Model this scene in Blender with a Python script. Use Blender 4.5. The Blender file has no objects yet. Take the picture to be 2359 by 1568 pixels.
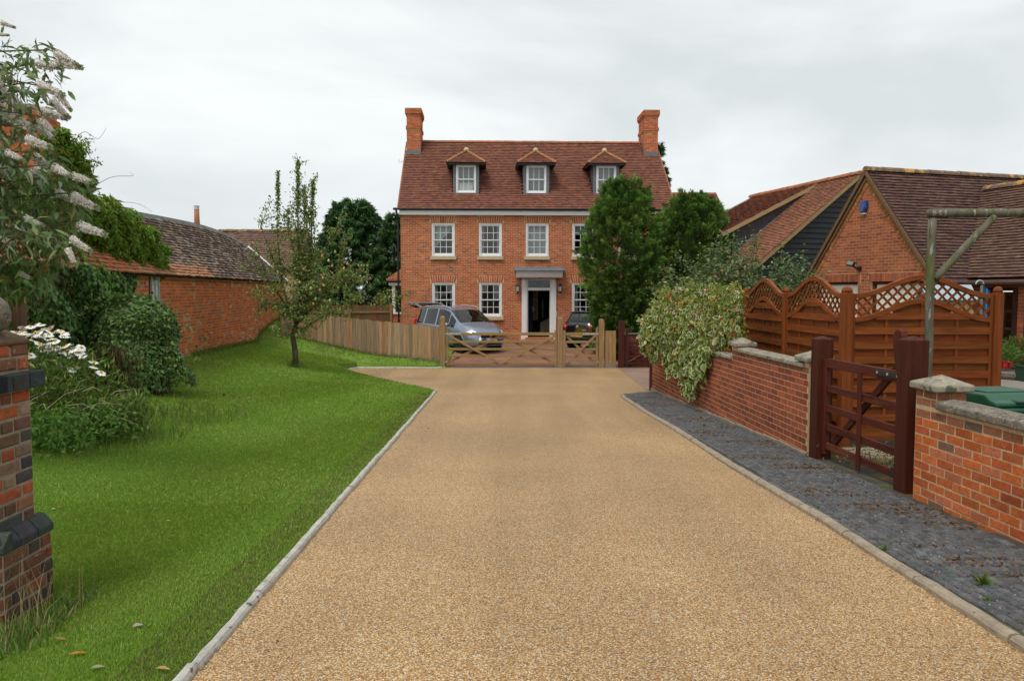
import bpy, math, random
import numpy as np
from mathutils import Matrix, Vector

R = math.radians
rnd = random.Random(7)
npr = np.random.default_rng(11)
scene = bpy.context.scene
COL = scene.collection

# ------------------------------------------------------------------ camera
CAMZ, FPX, PITCH = 1.58, 1792.0, R(3.64)          # eye height, focal length in 2359-px units, tilt down
cam_d = bpy.data.cameras.new('camera')
cam = bpy.data.objects.new('camera', cam_d)
COL.objects.link(cam)
cam.location = (0, 0, CAMZ)
cam.rotation_euler = (R(90) - PITCH, 0, 0)
cam_d.sensor_width = 36.0
cam_d.lens = 36.0 * FPX / 2359.0
cam_d.clip_start, cam_d.clip_end = 0.05, 2000
scene.camera = cam

# ------------------------------------------------------------------ world: overcast sky
SUN_EL, SUN_ROT = R(62), R(215)
world = bpy.data.worlds.new('World')
scene.world = world
world.use_nodes = True
nt = world.node_tree
nt.nodes.clear()
w_out = nt.nodes.new('ShaderNodeOutputWorld')
w_bg = nt.nodes.new('ShaderNodeBackground')
sky = nt.nodes.new('ShaderNodeTexSky')
sky.sky_type = 'NISHITA'
sky.sun_disc = False
sky.sun_elevation, sky.sun_rotation = SUN_EL, SUN_ROT
tc = nt.nodes.new('ShaderNodeTexCoord')
mp = nt.nodes.new('ShaderNodeMapping')
mp.inputs['Location'].default_value = (3.1, 1.35, 0.4)
mp.inputs['Scale'].default_value = (1.0, 1.0, 2.6)
nz = nt.nodes.new('ShaderNodeTexNoise')
nz.inputs['Scale'].default_value = 2.3
nz.inputs['Detail'].default_value = 5
nz.inputs['Roughness'].default_value = 0.5
nz.inputs['Distortion'].default_value = 0.4
cr = nt.nodes.new('ShaderNodeValToRGB')
cr.color_ramp.elements[0].position = 0.40
cr.color_ramp.elements[0].color = (6.5, 6.95, 7.05, 1)
cr.color_ramp.elements[1].position = 0.70
cr.color_ramp.elements[1].color = (8.9, 9.2, 9.25, 1)
sep = nt.nodes.new('ShaderNodeSeparateXYZ')
el = nt.nodes.new('ShaderNodeMapRange')            # cloud base is thinner and paler towards the horizon
el.inputs['From Min'].default_value, el.inputs['From Max'].default_value = 0.0, 0.3
el.inputs['To Min'].default_value, el.inputs['To Max'].default_value = 0.17, -0.03
addn = nt.nodes.new('ShaderNodeMath')
addn.operation = 'ADD'
mx = nt.nodes.new('ShaderNodeMix')
mx.data_type = 'RGBA'
mx.inputs[0].default_value = 0.97
nt.links.new(tc.outputs['Generated'], mp.inputs['Vector'])
nt.links.new(tc.outputs['Generated'], sep.inputs[0])
nt.links.new(sep.outputs['Z'], el.inputs['Value'])
nt.links.new(mp.outputs[0], nz.inputs['Vector'])
nt.links.new(nz.outputs['Fac'], addn.inputs[0])
nt.links.new(el.outputs[0], addn.inputs[1])
nt.links.new(addn.outputs[0], cr.inputs[0])
nt.links.new(sky.outputs[0], mx.inputs[6])
nt.links.new(cr.outputs[0], mx.inputs[7])
nt.links.new(mx.outputs[2], w_bg.inputs[0])
w_bg.inputs['Strength'].default_value = 0.081
nt.links.new(w_bg.outputs[0], w_out.inputs[0])

sun_d = bpy.data.lights.new('sun', 'SUN')
sun_d.energy = 1.5
sun_d.angle = R(22)
sun_d.color = (1.0, 0.97, 0.93)
sun = bpy.data.objects.new('sun', sun_d)
COL.objects.link(sun)
sun.location = (-20, -20, 40)
sun.rotation_euler = Vector((math.sin(SUN_ROT) * math.cos(SUN_EL), math.cos(SUN_ROT) * math.cos(SUN_EL), math.sin(SUN_EL))).to_track_quat('Z', 'Y').to_euler()

scene.view_settings.view_transform = 'Standard'
scene.view_settings.look = 'None'
scene.view_settings.exposure = 0.48
scene.view_settings.gamma = 1.0
scene.render.engine = 'CYCLES'
scene.cycles.max_bounces = 6
scene.cycles.diffuse_bounces = 3
scene.cycles.glossy_bounces = 3
scene.cycles.transmission_bounces = 4
scene.cycles.transparent_max_bounces = 10
scene.cycles.caustics_reflective = False
scene.cycles.caustics_refractive = False
scene.cycles.use_adaptive_sampling = True
scene.cycles.adaptive_threshold = 0.02

CP, SP = math.cos(PITCH), math.sin(PITCH)


def at(u, v, Y):
    """world point seen at (u, v) of the 2359-wide view at depth Y"""
    a, b = (u - 1179.5) / FPX, (784 - v) / FPX
    s = Y / (CP + b * SP)
    return Vector((a * s, Y, CAMZ + (b * CP - SP) * s))


def project(p):
    x, y, z = p[0], p[1], p[2] - CAMZ
    d = y * CP - z * SP
    if d < .1:
        return None
    return 1179.5 + FPX * x / d, 784 - FPX * (y * SP + z * CP) / d, d


# ------------------------------------------------------------------ helpers
def thing(name, label, cat, loc=(0, 0, 0), rz=0.0, group=None):
    o = bpy.data.objects.new(name, None)
    COL.objects.link(o)
    o.empty_display_size = .1
    o.location = loc
    o.rotation_euler = (0, 0, rz)
    o['label'], o['category'] = label, cat
    if group:
        o['group'] = group
    return o


def mtx(o):
    return Matrix.Translation(o.location) @ o.rotation_euler.to_matrix().to_4x4()


def tag(o, label, cat, group=None):
    o['label'], o['category'] = label, cat
    if group:
        o['group'] = group
    return o


def set_col(me, cols):
    a = me.attributes.new('col', 'FLOAT_COLOR', 'FACE')
    c = np.ones((len(me.polygons), 4), np.float32)
    c[:, :3] = cols
    a.data.foreach_set('color', c.ravel())


def link(name, me, mat, parent=None, kind=None):
    o = bpy.data.objects.new(name, me)
    COL.objects.link(o)
    if mat:
        if not me.materials:
            me.materials.append(mat)
    if parent is not None:
        o.parent = parent
    if kind:
        o['kind'] = kind
    return o


class MB:
    """collects shapes, builds them as one mesh object"""

    def __init__(s):
        s.v, s.f, s.c = [], [], []

    def add(s, verts, faces, col=(1, 1, 1)):
        n = len(s.v)
        s.v += [tuple(p) for p in verts]
        s.f += [tuple(i + n for i in f) for f in faces]
        s.c += [col] * len(faces)
        return s

    def box(s, x0, x1, y0, y1, z0, z1, col=(1, 1, 1), M=None):
        v = [(x0, y0, z0), (x1, y0, z0), (x1, y1, z0), (x0, y1, z0), (x0, y0, z1), (x1, y0, z1), (x1, y1, z1), (x0, y1, z1)]
        if M is not None:
            v = [M @ Vector(p) for p in v]
        return s.add(v, [(0, 3, 2, 1), (4, 5, 6, 7), (0, 1, 5, 4), (1, 2, 6, 5), (2, 3, 7, 6), (3, 0, 4, 7)], col)

    def bar(s, p0, p1, w, t, up=(0, 0, 1), col=(1, 1, 1)):
        """rectangular bar p0->p1, w across (in plane normal to up), t along up"""
        p0, p1 = Vector(p0), Vector(p1)
        d = (p1 - p0)
        L = d.length
        d.normalize()
        u = Vector(up)
        sdv = d.cross(u).normalized()
        u = sdv.cross(d)
        M = Matrix(((d.x, sdv.x, u.x, p0.x), (d.y, sdv.y, u.y, p0.y), (d.z, sdv.z, u.z, p0.z), (0, 0, 0, 1)))
        return s.box(0, L, -w / 2, w / 2, -t / 2, t / 2, col, M)

    def prism(s, poly, a, b, axis='y', col=(1, 1, 1), M=None):
        """polygon (p,q) extruded a..b along axis; y: (x,z), x: (y,z), z: (x,y)"""
        def pt(p, t):
            q = {'y': (p[0], t, p[1]), 'x': (t, p[0], p[1]), 'z': (p[0], p[1], t)}[axis]
            return M @ Vector(q) if M is not None else q
        n = len(poly)
        v = [pt(p, a) for p in poly] + [pt(p, b) for p in poly]
        f = [tuple(range(n - 1, -1, -1)), tuple(range(n, 2 * n))] + [(i, (i + 1) % n, n + (i + 1) % n, n + i) for i in range(n)]
        return s.add(v, f, col)

    def tube(s, pts, rad, n=8, col=(1, 1, 1), caps=True):
        pts = [Vector(p) for p in pts]
        if not hasattr(rad, '__len__'):
            rad = [rad] * len(pts)
        base = len(s.v)
        prev = None
        for i, p in enumerate(pts):
            d = (pts[min(i + 1, len(pts) - 1)] - pts[max(i - 1, 0)]).normalized()
            ref = prev if prev is not None else (Vector((0, 0, 1)) if abs(d.z) < .9 else Vector((1, 0, 0)))
            a = d.cross(ref).normalized()
            b = a.cross(d).normalized()
            prev = b
            for k in range(n):
                t = 2 * math.pi * k / n
                s.v.append(tuple(p + (a * math.cos(t) + b * math.sin(t)) * rad[i]))
        for i in range(len(pts) - 1):
            for k in range(n):
                k2 = (k + 1) % n
                s.f.append((base + i * n + k, base + i * n + k2, base + (i + 1) * n + k2, base + (i + 1) * n + k))
                s.c.append(col)
        if caps:
            s.f.append(tuple(base + k for k in range(n - 1, -1, -1)))
            s.f.append(tuple(base + (len(pts) - 1) * n + k for k in range(n)))
            s.c += [col, col]
        return s

    def lathe(s, prof, n=16, c=(0, 0, 0), col=(1, 1, 1), M=None):
        """profile of (r, z)"""
        base = len(s.v)
        for r, z in prof:
            for k in range(n):
                t = 2 * math.pi * k / n
                p = Vector((c[0] + r * math.cos(t), c[1] + r * math.sin(t), c[2] + z))
                s.v.append(tuple(M @ p if M is not None else p))
        for i in range(len(prof) - 1):
            for k in range(n):
                k2 = (k + 1) % n
                s.f.append((base + i * n + k, base + i * n + k2, base + (i + 1) * n + k2, base + (i + 1) * n + k))
                s.c.append(col)
        if prof[0][0] > 1e-4:
            s.f.append(tuple(base + k for k in range(n - 1, -1, -1))); s.c.append(col)
        if prof[-1][0] > 1e-4:
            s.f.append(tuple(base + (len(prof) - 1) * n + k for k in range(n))); s.c.append(col)
        return s

    def mesh(s, name):
        me = bpy.data.meshes.new(name)
        me.from_pydata(s.v, [], s.f)
        set_col(me, np.array(s.c, np.float32).reshape(-1, 3))
        return me

    def build(s, name, mat, parent=None, smooth=False, bevel=0, kind=None, seg=2):
        me = s.mesh(name)
        me.update()
        o = link(name, me, mat, parent, kind)
        if smooth:
            me.polygons.foreach_set('use_smooth', [True] * len(me.polygons))
        if bevel:
            b = o.modifiers.new('edge', 'BEVEL')
            b.width, b.segments, b.limit_method, b.angle_limit = bevel, seg, 'ANGLE', R(40)
        return o


def copy_tree(o, parent=None):
    c = o.copy()
    COL.objects.link(c)
    c.parent = parent
    for ch in list(o.children):
        copy_tree(ch, c)
    return c


def tri_mesh(name, V, T, C):
    """numpy triangles -> mesh with face colours"""
    me = bpy.data.meshes.new(name)
    V = np.asarray(V, np.float32).reshape(-1, 3)
    T = np.asarray(T, np.int32).reshape(-1, 3)
    me.vertices.add(len(V))
    me.vertices.foreach_set('co', V.ravel())
    me.loops.add(T.size)
    me.loops.foreach_set('vertex_index', T.ravel())
    me.polygons.add(len(T))
    me.polygons.foreach_set('loop_start', np.arange(0, T.size, 3, dtype=np.int32))
    me.polygons.foreach_set('loop_total', np.full(len(T), 3, np.int32))
    me.update(calc_edges=True)
    set_col(me, np.asarray(C, np.float32))
    return me


def nrm(a):
    return a / np.maximum(np.linalg.norm(a, axis=-1, keepdims=True), 1e-9)


class Leaves:
    """leaf-sized faces collected as numpy arrays"""

    def __init__(s):
        s.V, s.T, s.C, s.n = [], [], [], 0

    def _put(s, verts, tris, cols):
        k, m = verts.shape[0], verts.shape[1]
        off = (np.arange(k) * m)[:, None, None] + s.n
        s.V.append(verts.reshape(-1, 3))
        s.T.append((np.asarray(tris)[None] + off).reshape(-1, 3))
        s.C.append(np.repeat(cols, len(tris), axis=0))
        s.n += k * m

    def leaf(s, P, D, N, L, W, C, droop=.15, fold=.15):
        P, D, N = np.asarray(P, float), nrm(np.asarray(D, float)), np.asarray(N, float)
        S = nrm(np.cross(D, N))
        N = np.cross(S, D)
        L, W = np.asarray(L, float)[:, None], np.asarray(W, float)[:, None]
        v = np.stack([P, P + D * L * .45 + S * W * .5 + N * W * fold, P + D * L - N * L * droop, P + D * L * .45 - S * W * .5 + N * W * fold], 1)
        s._put(v, [(0, 1, 2), (0, 2, 3)], C)

    def long(s, P, D, N, L, W, C, curl=.35):
        """lance leaf bent over along its length"""
        P, D, N = np.asarray(P, float), nrm(np.asarray(D, float)), np.asarray(N, float)
        S = nrm(np.cross(D, N))
        N = np.cross(S, D)
        L, W = np.asarray(L, float)[:, None], np.asarray(W, float)[:, None]
        a, b = P + D * L * .3, P + D * L * .68 - N * L * curl * .35
        v = np.stack([P, a + S * W * .5 + N * W * .12, a - S * W * .5 + N * W * .12, b + S * W * .38, b - S * W * .38, P + D * L * .95 - N * L * curl], 1)
        s._put(v, [(0, 1, 2), (1, 3, 4), (1, 4, 2), (3, 5, 4)], C)

    def ivy(s, P, D, N, L, W, C):
        P, D, N = np.asarray(P, float), nrm(np.asarray(D, float)), np.asarray(N, float)
        S = nrm(np.cross(D, N))
        N = np.cross(S, D)
        L, W = np.asarray(L, float)[:, None], np.asarray(W, float)[:, None]
        f = lambda t, w, h: P + D * L * t + S * W * w + N * L * h
        v = np.stack([P, f(.12, .52, .05), f(.5, .3, .04), f(1, 0, -.15), f(.5, -.3, .04), f(.12, -.52, .05)], 1)
        s._put(v, [(0, 1, 2), (0, 2, 3), (0, 3, 4), (0, 4, 5)], C)

    def ovate(s, P, D, N, L, W, C, droop=.35, sc=1.0, lift=0.):
        """egg-shaped leaf folded along its midrib and drooping to the tip"""
        P, D, N = np.asarray(P, float), nrm(np.asarray(D, float)), np.asarray(N, float)
        S = nrm(np.cross(D, N))
        N = np.cross(S, D)
        L, W = np.asarray(L, float)[:, None], np.asarray(W, float)[:, None]

        def f(t, w):
            t2 = .5 + (t - .5) * sc
            return P + D * L * t2 + S * W * w * sc + N * (L * (abs(w) * .22 - droop * t2 * t2) + lift)
        o = [f(0, 0), f(.22, .42), f(.52, .5), f(.80, .27), f(1, 0), f(.80, -.27), f(.52, -.5), f(.22, -.42), f(.5, 0)]
        s._put(np.stack(o, 1), [(8, 0, 1), (8, 1, 2), (8, 2, 3), (8, 3, 4), (8, 4, 5), (8, 5, 6), (8, 6, 7), (8, 7, 0)], C)

    def build(s, name, mat, parent=None, kind=None):
        me = tri_mesh(name, np.concatenate(s.V), np.concatenate(s.T), np.concatenate(s.C))
        return link(name, me, mat, parent, kind)


def rdir(n, up=0.0):
    d = npr.normal(size=(n, 3))
    d = nrm(d)
    d[:, 2] += up
    return nrm(d)


def pal(n, cols, var=.12, hue=.05):
    """n colours drawn from a palette with brightness and tint jitter"""
    c = np.asarray(cols, float)[npr.integers(0, len(cols), n)]
    c = c * (1 + npr.normal(0, var, (n, 1))) * (1 + npr.normal(0, hue, (n, 3)))
    return np.clip(c, .003, 1)


def pick(W, n, weight=None):
    """indices of the n pieces that show largest"""
    sc = []
    for i, p in enumerate(W):
        q = project(p)
        if q is None or not (-30 < q[0] < 2390 and -30 < q[1] < 1600):
            continue
        sc.append((q[2] * (weight(i) if weight else 1), i))
    sc.sort()
    return set(i for _, i in sc[:n])

# ------------------------------------------------------------------ materials
def mat(name, col=(1, 1, 1), rough=.8, attr=False, metal=0., nscale=0, namt=.2, bscale=0, bstr=.3, bdist=.004, stretch=(1, 1, 1), spec=.4,
        spots=None, mix2=None, coat=0.):
    """principled surface: colour (attribute x object colour), blotches, optional second tone, spots (lichen, painted glints) and bump"""
    m = bpy.data.materials.new(name)
    m.use_nodes = True
    t = m.node_tree
    N, Lk = t.nodes, t.links
    b = N['Principled BSDF']
    b.inputs['Roughness'].default_value = rough
    b.inputs['Metallic'].default_value = metal
    b.inputs['Specular IOR Level'].default_value = spec
    if coat:
        b.inputs['Coat Weight'].default_value = coat
        b.inputs['Coat Roughness'].default_value = .05
    oi = N.new('ShaderNodeObjectInfo')
    vec = None
    if nscale or bscale or spots or mix2:
        tcn = N.new('ShaderNodeTexCoord')
        ofs = N.new('ShaderNodeVectorMath'); ofs.operation = 'MULTIPLY_ADD'
        comb = N.new('ShaderNodeCombineXYZ')
        for k in range(3):
            Lk.new(oi.outputs['Random'], comb.inputs[k])
        ofs.inputs[1].default_value = (37.0, 23.0, 51.0)
        Lk.new(comb.outputs[0], ofs.inputs[0])
        Lk.new(tcn.outputs['Object'], ofs.inputs[2])
        mpn = N.new('ShaderNodeMapping')
        mpn.inputs['Scale'].default_value = stretch
        Lk.new(ofs.outputs[0], mpn.inputs[0])
        vec = mpn.outputs[0]

    def noise(scale, detail=4, rgh=.6):
        n = N.new('ShaderNodeTexNoise')
        n.inputs['Scale'].default_value = scale
        n.inputs['Detail'].default_value = detail
        n.inputs['Roughness'].default_value = rgh
        Lk.new(vec, n.inputs['Vector'])
        return n.outputs['Fac']

    def mul(a, c2):
        x = N.new('ShaderNodeMix'); x.data_type = 'RGBA'; x.blend_type = 'MULTIPLY'
        x.inputs[0].default_value = 1
        Lk.new(a, x.inputs[6]); Lk.new(c2, x.inputs[7])
        return x.outputs[2]

    def blend(f, a, c2):
        x = N.new('ShaderNodeMix'); x.data_type = 'RGBA'
        Lk.new(f, x.inputs[0]); Lk.new(a, x.inputs[6])
        x.inputs[7].default_value = (*c2, 1)
        return x.outputs[2]

    def rng(s, a, b2, c0, c1):
        r = N.new('ShaderNodeMapRange')
        for k, val in zip(('From Min', 'From Max', 'To Min', 'To Max'), (a, b2, c0, c1)):
            r.inputs[k].default_value = val
        Lk.new(s, r.inputs['Value'])
        return r.outputs[0]
    if attr:
        at_ = N.new('ShaderNodeAttribute'); at_.attribute_name = 'col'
        base = mul(at_.outputs['Color'], oi.outputs['Color'])
    else:
        rgb = N.new('ShaderNodeRGB'); rgb.outputs[0].default_value = (*col, 1)
        base = rgb.outputs[0]
    if mix2:                                          # (colour, scale, threshold, softness)
        base = blend(rng(noise(mix2[1], 5), mix2[2], mix2[2] + mix2[3], 0, 1), base, mix2[0])
    if nscale:
        f = rng(noise(nscale), .25, .75, 1 - namt, 1 + namt)
        base = mul(base, f)
    if spots:
        for (c2, sc_, th) in spots:
            base = blend(rng(noise(sc_, 3), th, th + .04, 0, 1), base, c2)
    Lk.new(base, b.inputs['Base Color'])
    if bscale:
        bp = N.new('ShaderNodeBump')
        bp.inputs['Strength'].default_value = bstr
        bp.inputs['Distance'].default_value = bdist
        Lk.new(noise(bscale, 5, .65), bp.inputs['Height'])
        Lk.new(bp.outputs[0], b.inputs['Normal'])
    return m


def leafmat(name, rough=.55, trans=.3, spec=.3):
    m = bpy.data.materials.new(name)
    m.use_nodes = True
    t = m.node_tree
    N, Lk = t.nodes, t.links
    b = N['Principled BSDF']
    b.inputs['Roughness'].default_value = rough
    b.inputs['Specular IOR Level'].default_value = spec
    a = N.new('ShaderNodeAttribute'); a.attribute_name = 'col'
    tr = N.new('ShaderNodeBsdfTranslucent')
    mxs = N.new('ShaderNodeMixShader'); mxs.inputs[0].default_value = trans
    Lk.new(a.outputs['Color'], b.inputs['Base Color'])
    Lk.new(a.outputs['Color'], tr.inputs['Color'])
    Lk.new(b.outputs[0], mxs.inputs[1]); Lk.new(tr.outputs[0], mxs.inputs[2])
    Lk.new(mxs.outputs[0], N['Material Output'].inputs['Surface'])
    return m


def glassmat(name, tint=(.75, .8, .8), ior=1.6):
    """thin pane: clear where seen straight, mirrors by Fresnel"""
    m = bpy.data.materials.new(name)
    m.use_nodes = True
    t = m.node_tree
    N, Lk = t.nodes, t.links
    N.remove(N['Principled BSDF'])
    tr = N.new('ShaderNodeBsdfTransparent'); tr.inputs[0].default_value = (*tint, 1)
    gl = N.new('ShaderNodeBsdfGlossy'); gl.inputs['Roughness'].default_value = .01
    lw = N.new('ShaderNodeLayerWeight'); lw.inputs['Blend'].default_value = .5
    pw = N.new('ShaderNodeMath'); pw.operation = 'POWER'; pw.inputs[1].default_value = 4.0
    fr = N.new('ShaderNodeMath'); fr.operation = 'MULTIPLY_ADD'; fr.inputs[1].default_value = .7; fr.inputs[2].default_value = ((ior - 1) / (ior + 1)) ** 2 * 1.6
    Lk.new(lw.outputs['Facing'], pw.inputs[0]); Lk.new(pw.outputs[0], fr.inputs[0])
    mxs = N.new('ShaderNodeMixShader')
    Lk.new(fr.outputs[0], mxs.inputs[0]); Lk.new(tr.outputs[0], mxs.inputs[1]); Lk.new(gl.outputs[0], mxs.inputs[2])
    Lk.new(mxs.outputs[0], N['Material Output'].inputs['Surface'])
    return m


M = {}
M['brick'] = mat('brick', attr=True, rough=.9, nscale=14, namt=.16, bscale=60, bstr=.5, bdist=.003, spec=.2)
M['brick_old'] = mat('brick_old', attr=True, rough=.92, nscale=22, namt=.28, bscale=45, bstr=.8, bdist=.006, spec=.2,
                     mix2=((.36, .30, .22), 17, .64, .12))
M['mortar_pale'] = mat('mortar_pale', (.62, .47, .31), .95, nscale=9, namt=.2, bscale=90, bstr=.5)
M['mortar_red'] = mat('mortar_red', (.50, .31, .18), .95, nscale=9, namt=.2, bscale=90, bstr=.5)
M['mortar_near'] = mat('mortar_near', (.52, .37, .21), .95, nscale=30, namt=.35, bscale=70, bstr=.8, bdist=.006)
M['mortar_grey'] = mat('mortar_grey', (.27, .22, .16), .95, nscale=12, namt=.3, bscale=60, bstr=.8, bdist=.006)
M['tile'] = mat('tile', attr=True, rough=.85, nscale=9, namt=.2, bscale=50, bstr=.4, spec=.25)
M['tile_lichen'] = mat('tile_lichen', attr=True, rough=.9, nscale=7, namt=.25, bscale=50, bstr=.5, spec=.2,
                       spots=[((.55, .55, .5), 9, .74)])
M['ridge_lichen'] = mat('ridge_lichen', (.17, .11, .07), .95, nscale=8, namt=.3, bscale=40, bstr=.6,
                        spots=[((.5, .26, .05), 5, .56), ((.35, .34, .28), 9, .66), ((.1, .1, .05), 4, .66)])
M['stone'] = mat('stone', (.27, .24, .18), .92, nscale=9, namt=.35, bscale=45, bstr=.9, bdist=.008,
                 spots=[((.42, .39, .32), 24, .63), ((.10, .095, .065), 11, .58)])
M['stone_dark'] = mat('stone_dark', (.17, .145, .11), .95, nscale=12, namt=.4, bscale=45, bstr=1, bdist=.012,
                      spots=[((.42, .40, .35), 55, .61), ((.08, .075, .06), 18, .6)])
M['sandstone'] = mat('sandstone', (.55, .43, .27), .85, nscale=6, namt=.1, bscale=40, bstr=.2)
M['lead'] = mat('lead', (.13, .15, .17), .55, nscale=5, namt=.25, bscale=12, bstr=.15, spec=.5)
M['dark_lead'] = mat('dark_lead', (.045, .047, .05), .6, nscale=4, namt=.4)
M['white'] = mat('white_paint', (.80, .80, .79), .45, nscale=3, namt=.03)
M['cream'] = mat('cream_paint', (.78, .73, .62), .5, nscale=3, namt=.04)
M['black'] = mat('black_plastic', (.012, .012, .013), .4)
M['black_board'] = mat('black_board', (.018, .019, .021), .6, nscale=14, namt=.35, bscale=30, bstr=.3, stretch=(.15, 1, 1))
M['black_wood'] = mat('black_metal', (.015, .015, .016), .5)
M['glass'] = glassmat('window_glass')
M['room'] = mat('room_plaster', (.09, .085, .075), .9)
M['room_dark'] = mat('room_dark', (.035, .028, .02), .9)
M['blind_and_reflection'] = mat('blind_and_reflection', (.42, .45, .46), .9)
M['navy'] = mat('navy_paint', (.012, .018, .055), .35, spec=.5)
M['wood'] = mat('wood', attr=True, rough=.8, nscale=22, namt=.33, bscale=40, bstr=.35, bdist=.003, stretch=(1, 1, .08), spec=.25)
M['wood_h'] = mat('wood_horizontal', attr=True, rough=.8, nscale=22, namt=.28, bscale=40, bstr=.35, bdist=.003, stretch=(.08, 1, 1), spec=.25)
M['stain'] = mat('stained_wood', attr=True, rough=.62, mix2=((.27, .10, .035), 2.6, .60, .22), nscale=24, namt=.42, bscale=45, bstr=.3, bdist=.002, stretch=(.1, .6, 1), spec=.15)
M['stain_v'] = mat('stained_wood_upright', attr=True, rough=.65, mix2=((.16, .07, .035), 3, .66, .2), nscale=24, namt=.42, bscale=45, bstr=.3, bdist=.002, stretch=(1, 1, .07), spec=.15)
M['rustic'] = mat('rustic_pole', (.13, .115, .08), .95, nscale=14, namt=.4, bscale=30, bstr=.8, bdist=.006, stretch=(1, 1, .2),
                  mix2=((.10, .11, .035), 6, .5, .12), spots=[((.3, .3, .26), 22, .62), ((.04, .04, .025), 9, .62)])
M['galv'] = mat('galvanised', (.55, .56, .57), .4, metal=.6, nscale=15, namt=.15)
M['iron'] = mat('iron', (.03, .028, .027), .55, metal=.3)
M['bark'] = mat('bark', (.085, .07, .05), .95, nscale=20, namt=.4, bscale=30, bstr=1, bdist=.01, mix2=((.11, .12, .06), 8, .55, .1))
M['twig'] = mat('twig', (.11, .085, .05), .9)
M['leaf'] = leafmat('leaf')
M['leaf_gloss'] = leafmat('leaf_gloss', .48, .25, .25)
M['conifer'] = leafmat('conifer', .65, .2, .2)
M['petal'] = leafmat('petal', .7, .12, .2)
M['grass'] = leafmat('grass_blade', .6, .3, .22)
M['fruit'] = mat('fruit', attr=True, rough=.4, nscale=30, namt=.2)
M['paint_silver'] = mat('silver_blue_paint', (.23, .27, .34), .36, metal=.6, coat=.7)
M['paint_black'] = mat('black_car_paint', (.014, .014, .016), .3, coat=1)
M['tyre'] = mat('tyre', (.012, .012, .012), .85)
M['alloy'] = mat('alloy', (.5, .51, .53), .35, metal=.9)
M['chrome'] = mat('chrome', (.75, .76, .78), .12, metal=1)
M['car_glass'] = glassmat('car_glass', (.30, .34, .34), 1.5)
M['car_inside'] = mat('car_inside', (.02, .02, .021), .85)
M['lamp_clear'] = mat('lamp_clear', (.75, .78, .8), .12, metal=.5)
M['lamp_red'] = mat('lamp_red', (.5, .012, .014), .2, coat=1)
M['plate_white'] = mat('plate_white', (.75, .75, .72), .5)
M['plate_yellow'] = mat('plate_yellow', (.78, .50, .03), .5)
M['ink'] = mat('ink', (.01, .01, .01), .6)
M['plate_blue'] = mat('plate_blue', (.01, .05, .3), .5)
M['bin'] = mat('bin_green', (.018, .085, .045), .42, nscale=8, namt=.12, bscale=120, bstr=.12, bdist=.001)
M['bin_dark'] = mat('bin_dark', (.012, .05, .03), .5)
M['terracotta'] = mat('terracotta', (.36, .15, .07), .9, nscale=9, namt=.25, bscale=40, bstr=.3)
M['paver'] = mat('paver', attr=True, rough=.66, nscale=30, namt=.3, bscale=70, bstr=.6, bdist=.003, spec=.4,
                 spots=[((.42, .42, .40), 60, .66), ((.13, .07, .03), 9, .70)])  # pale specks paint the glints of the paver tops into the colour
M['blue_brick'] = mat('blue_brick', attr=True, rough=.8, nscale=14, namt=.35, bscale=50, bstr=.5, spec=.25, spots=[((.12, .11, .10), 40, .68)])
M['paver_joint'] = mat('paver_joint', (.05, .045, .035), .95, nscale=5, namt=.4, bscale=70, bstr=.8,
                       mix2=((.06, .065, .02), 2.5, .48, .14), spots=[((.16, .06, .018), 3.3, .62)])
M['kerb_pale'] = mat('kerb_pale', (.45, .43, .38), .95, nscale=10, namt=.3, bscale=40, bstr=1, bdist=.012, spots=[((.14, .12, .09), 9, .66), ((.1, .14, .05), 5, .72)])
M['kerb_brown'] = mat('kerb_brown', (.31, .25, .18), .95, nscale=10, namt=.3, bscale=40, bstr=1, bdist=.012, spots=[((.07, .055, .04), 8, .66)])
M['slab'] = mat('slab', attr=True, rough=.9, nscale=7, namt=.25, bscale=40, bstr=.4)
M['earth'] = mat('earth', (.075, .055, .035), .98, nscale=3, namt=.4, bscale=20, bstr=1, bdist=.03, mix2=((.05, .075, .02), 1.2, .5, .1))
M['blue_plastic'] = mat('blue_plastic', (.012, .05, .22), .3, coat=.4)
M['teal'] = mat('teal_plastic', (.02, .25, .38), .35)
M['clear_green'] = mat('pale_tube', (.16, .20, .16), .3)
M['felt'] = mat('pale_roof_felt', (.33, .40, .43), .8, nscale=12, namt=.1)
M['lamp_glass'] = mat('lantern_glass', (.55, .57, .55), .25)


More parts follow.
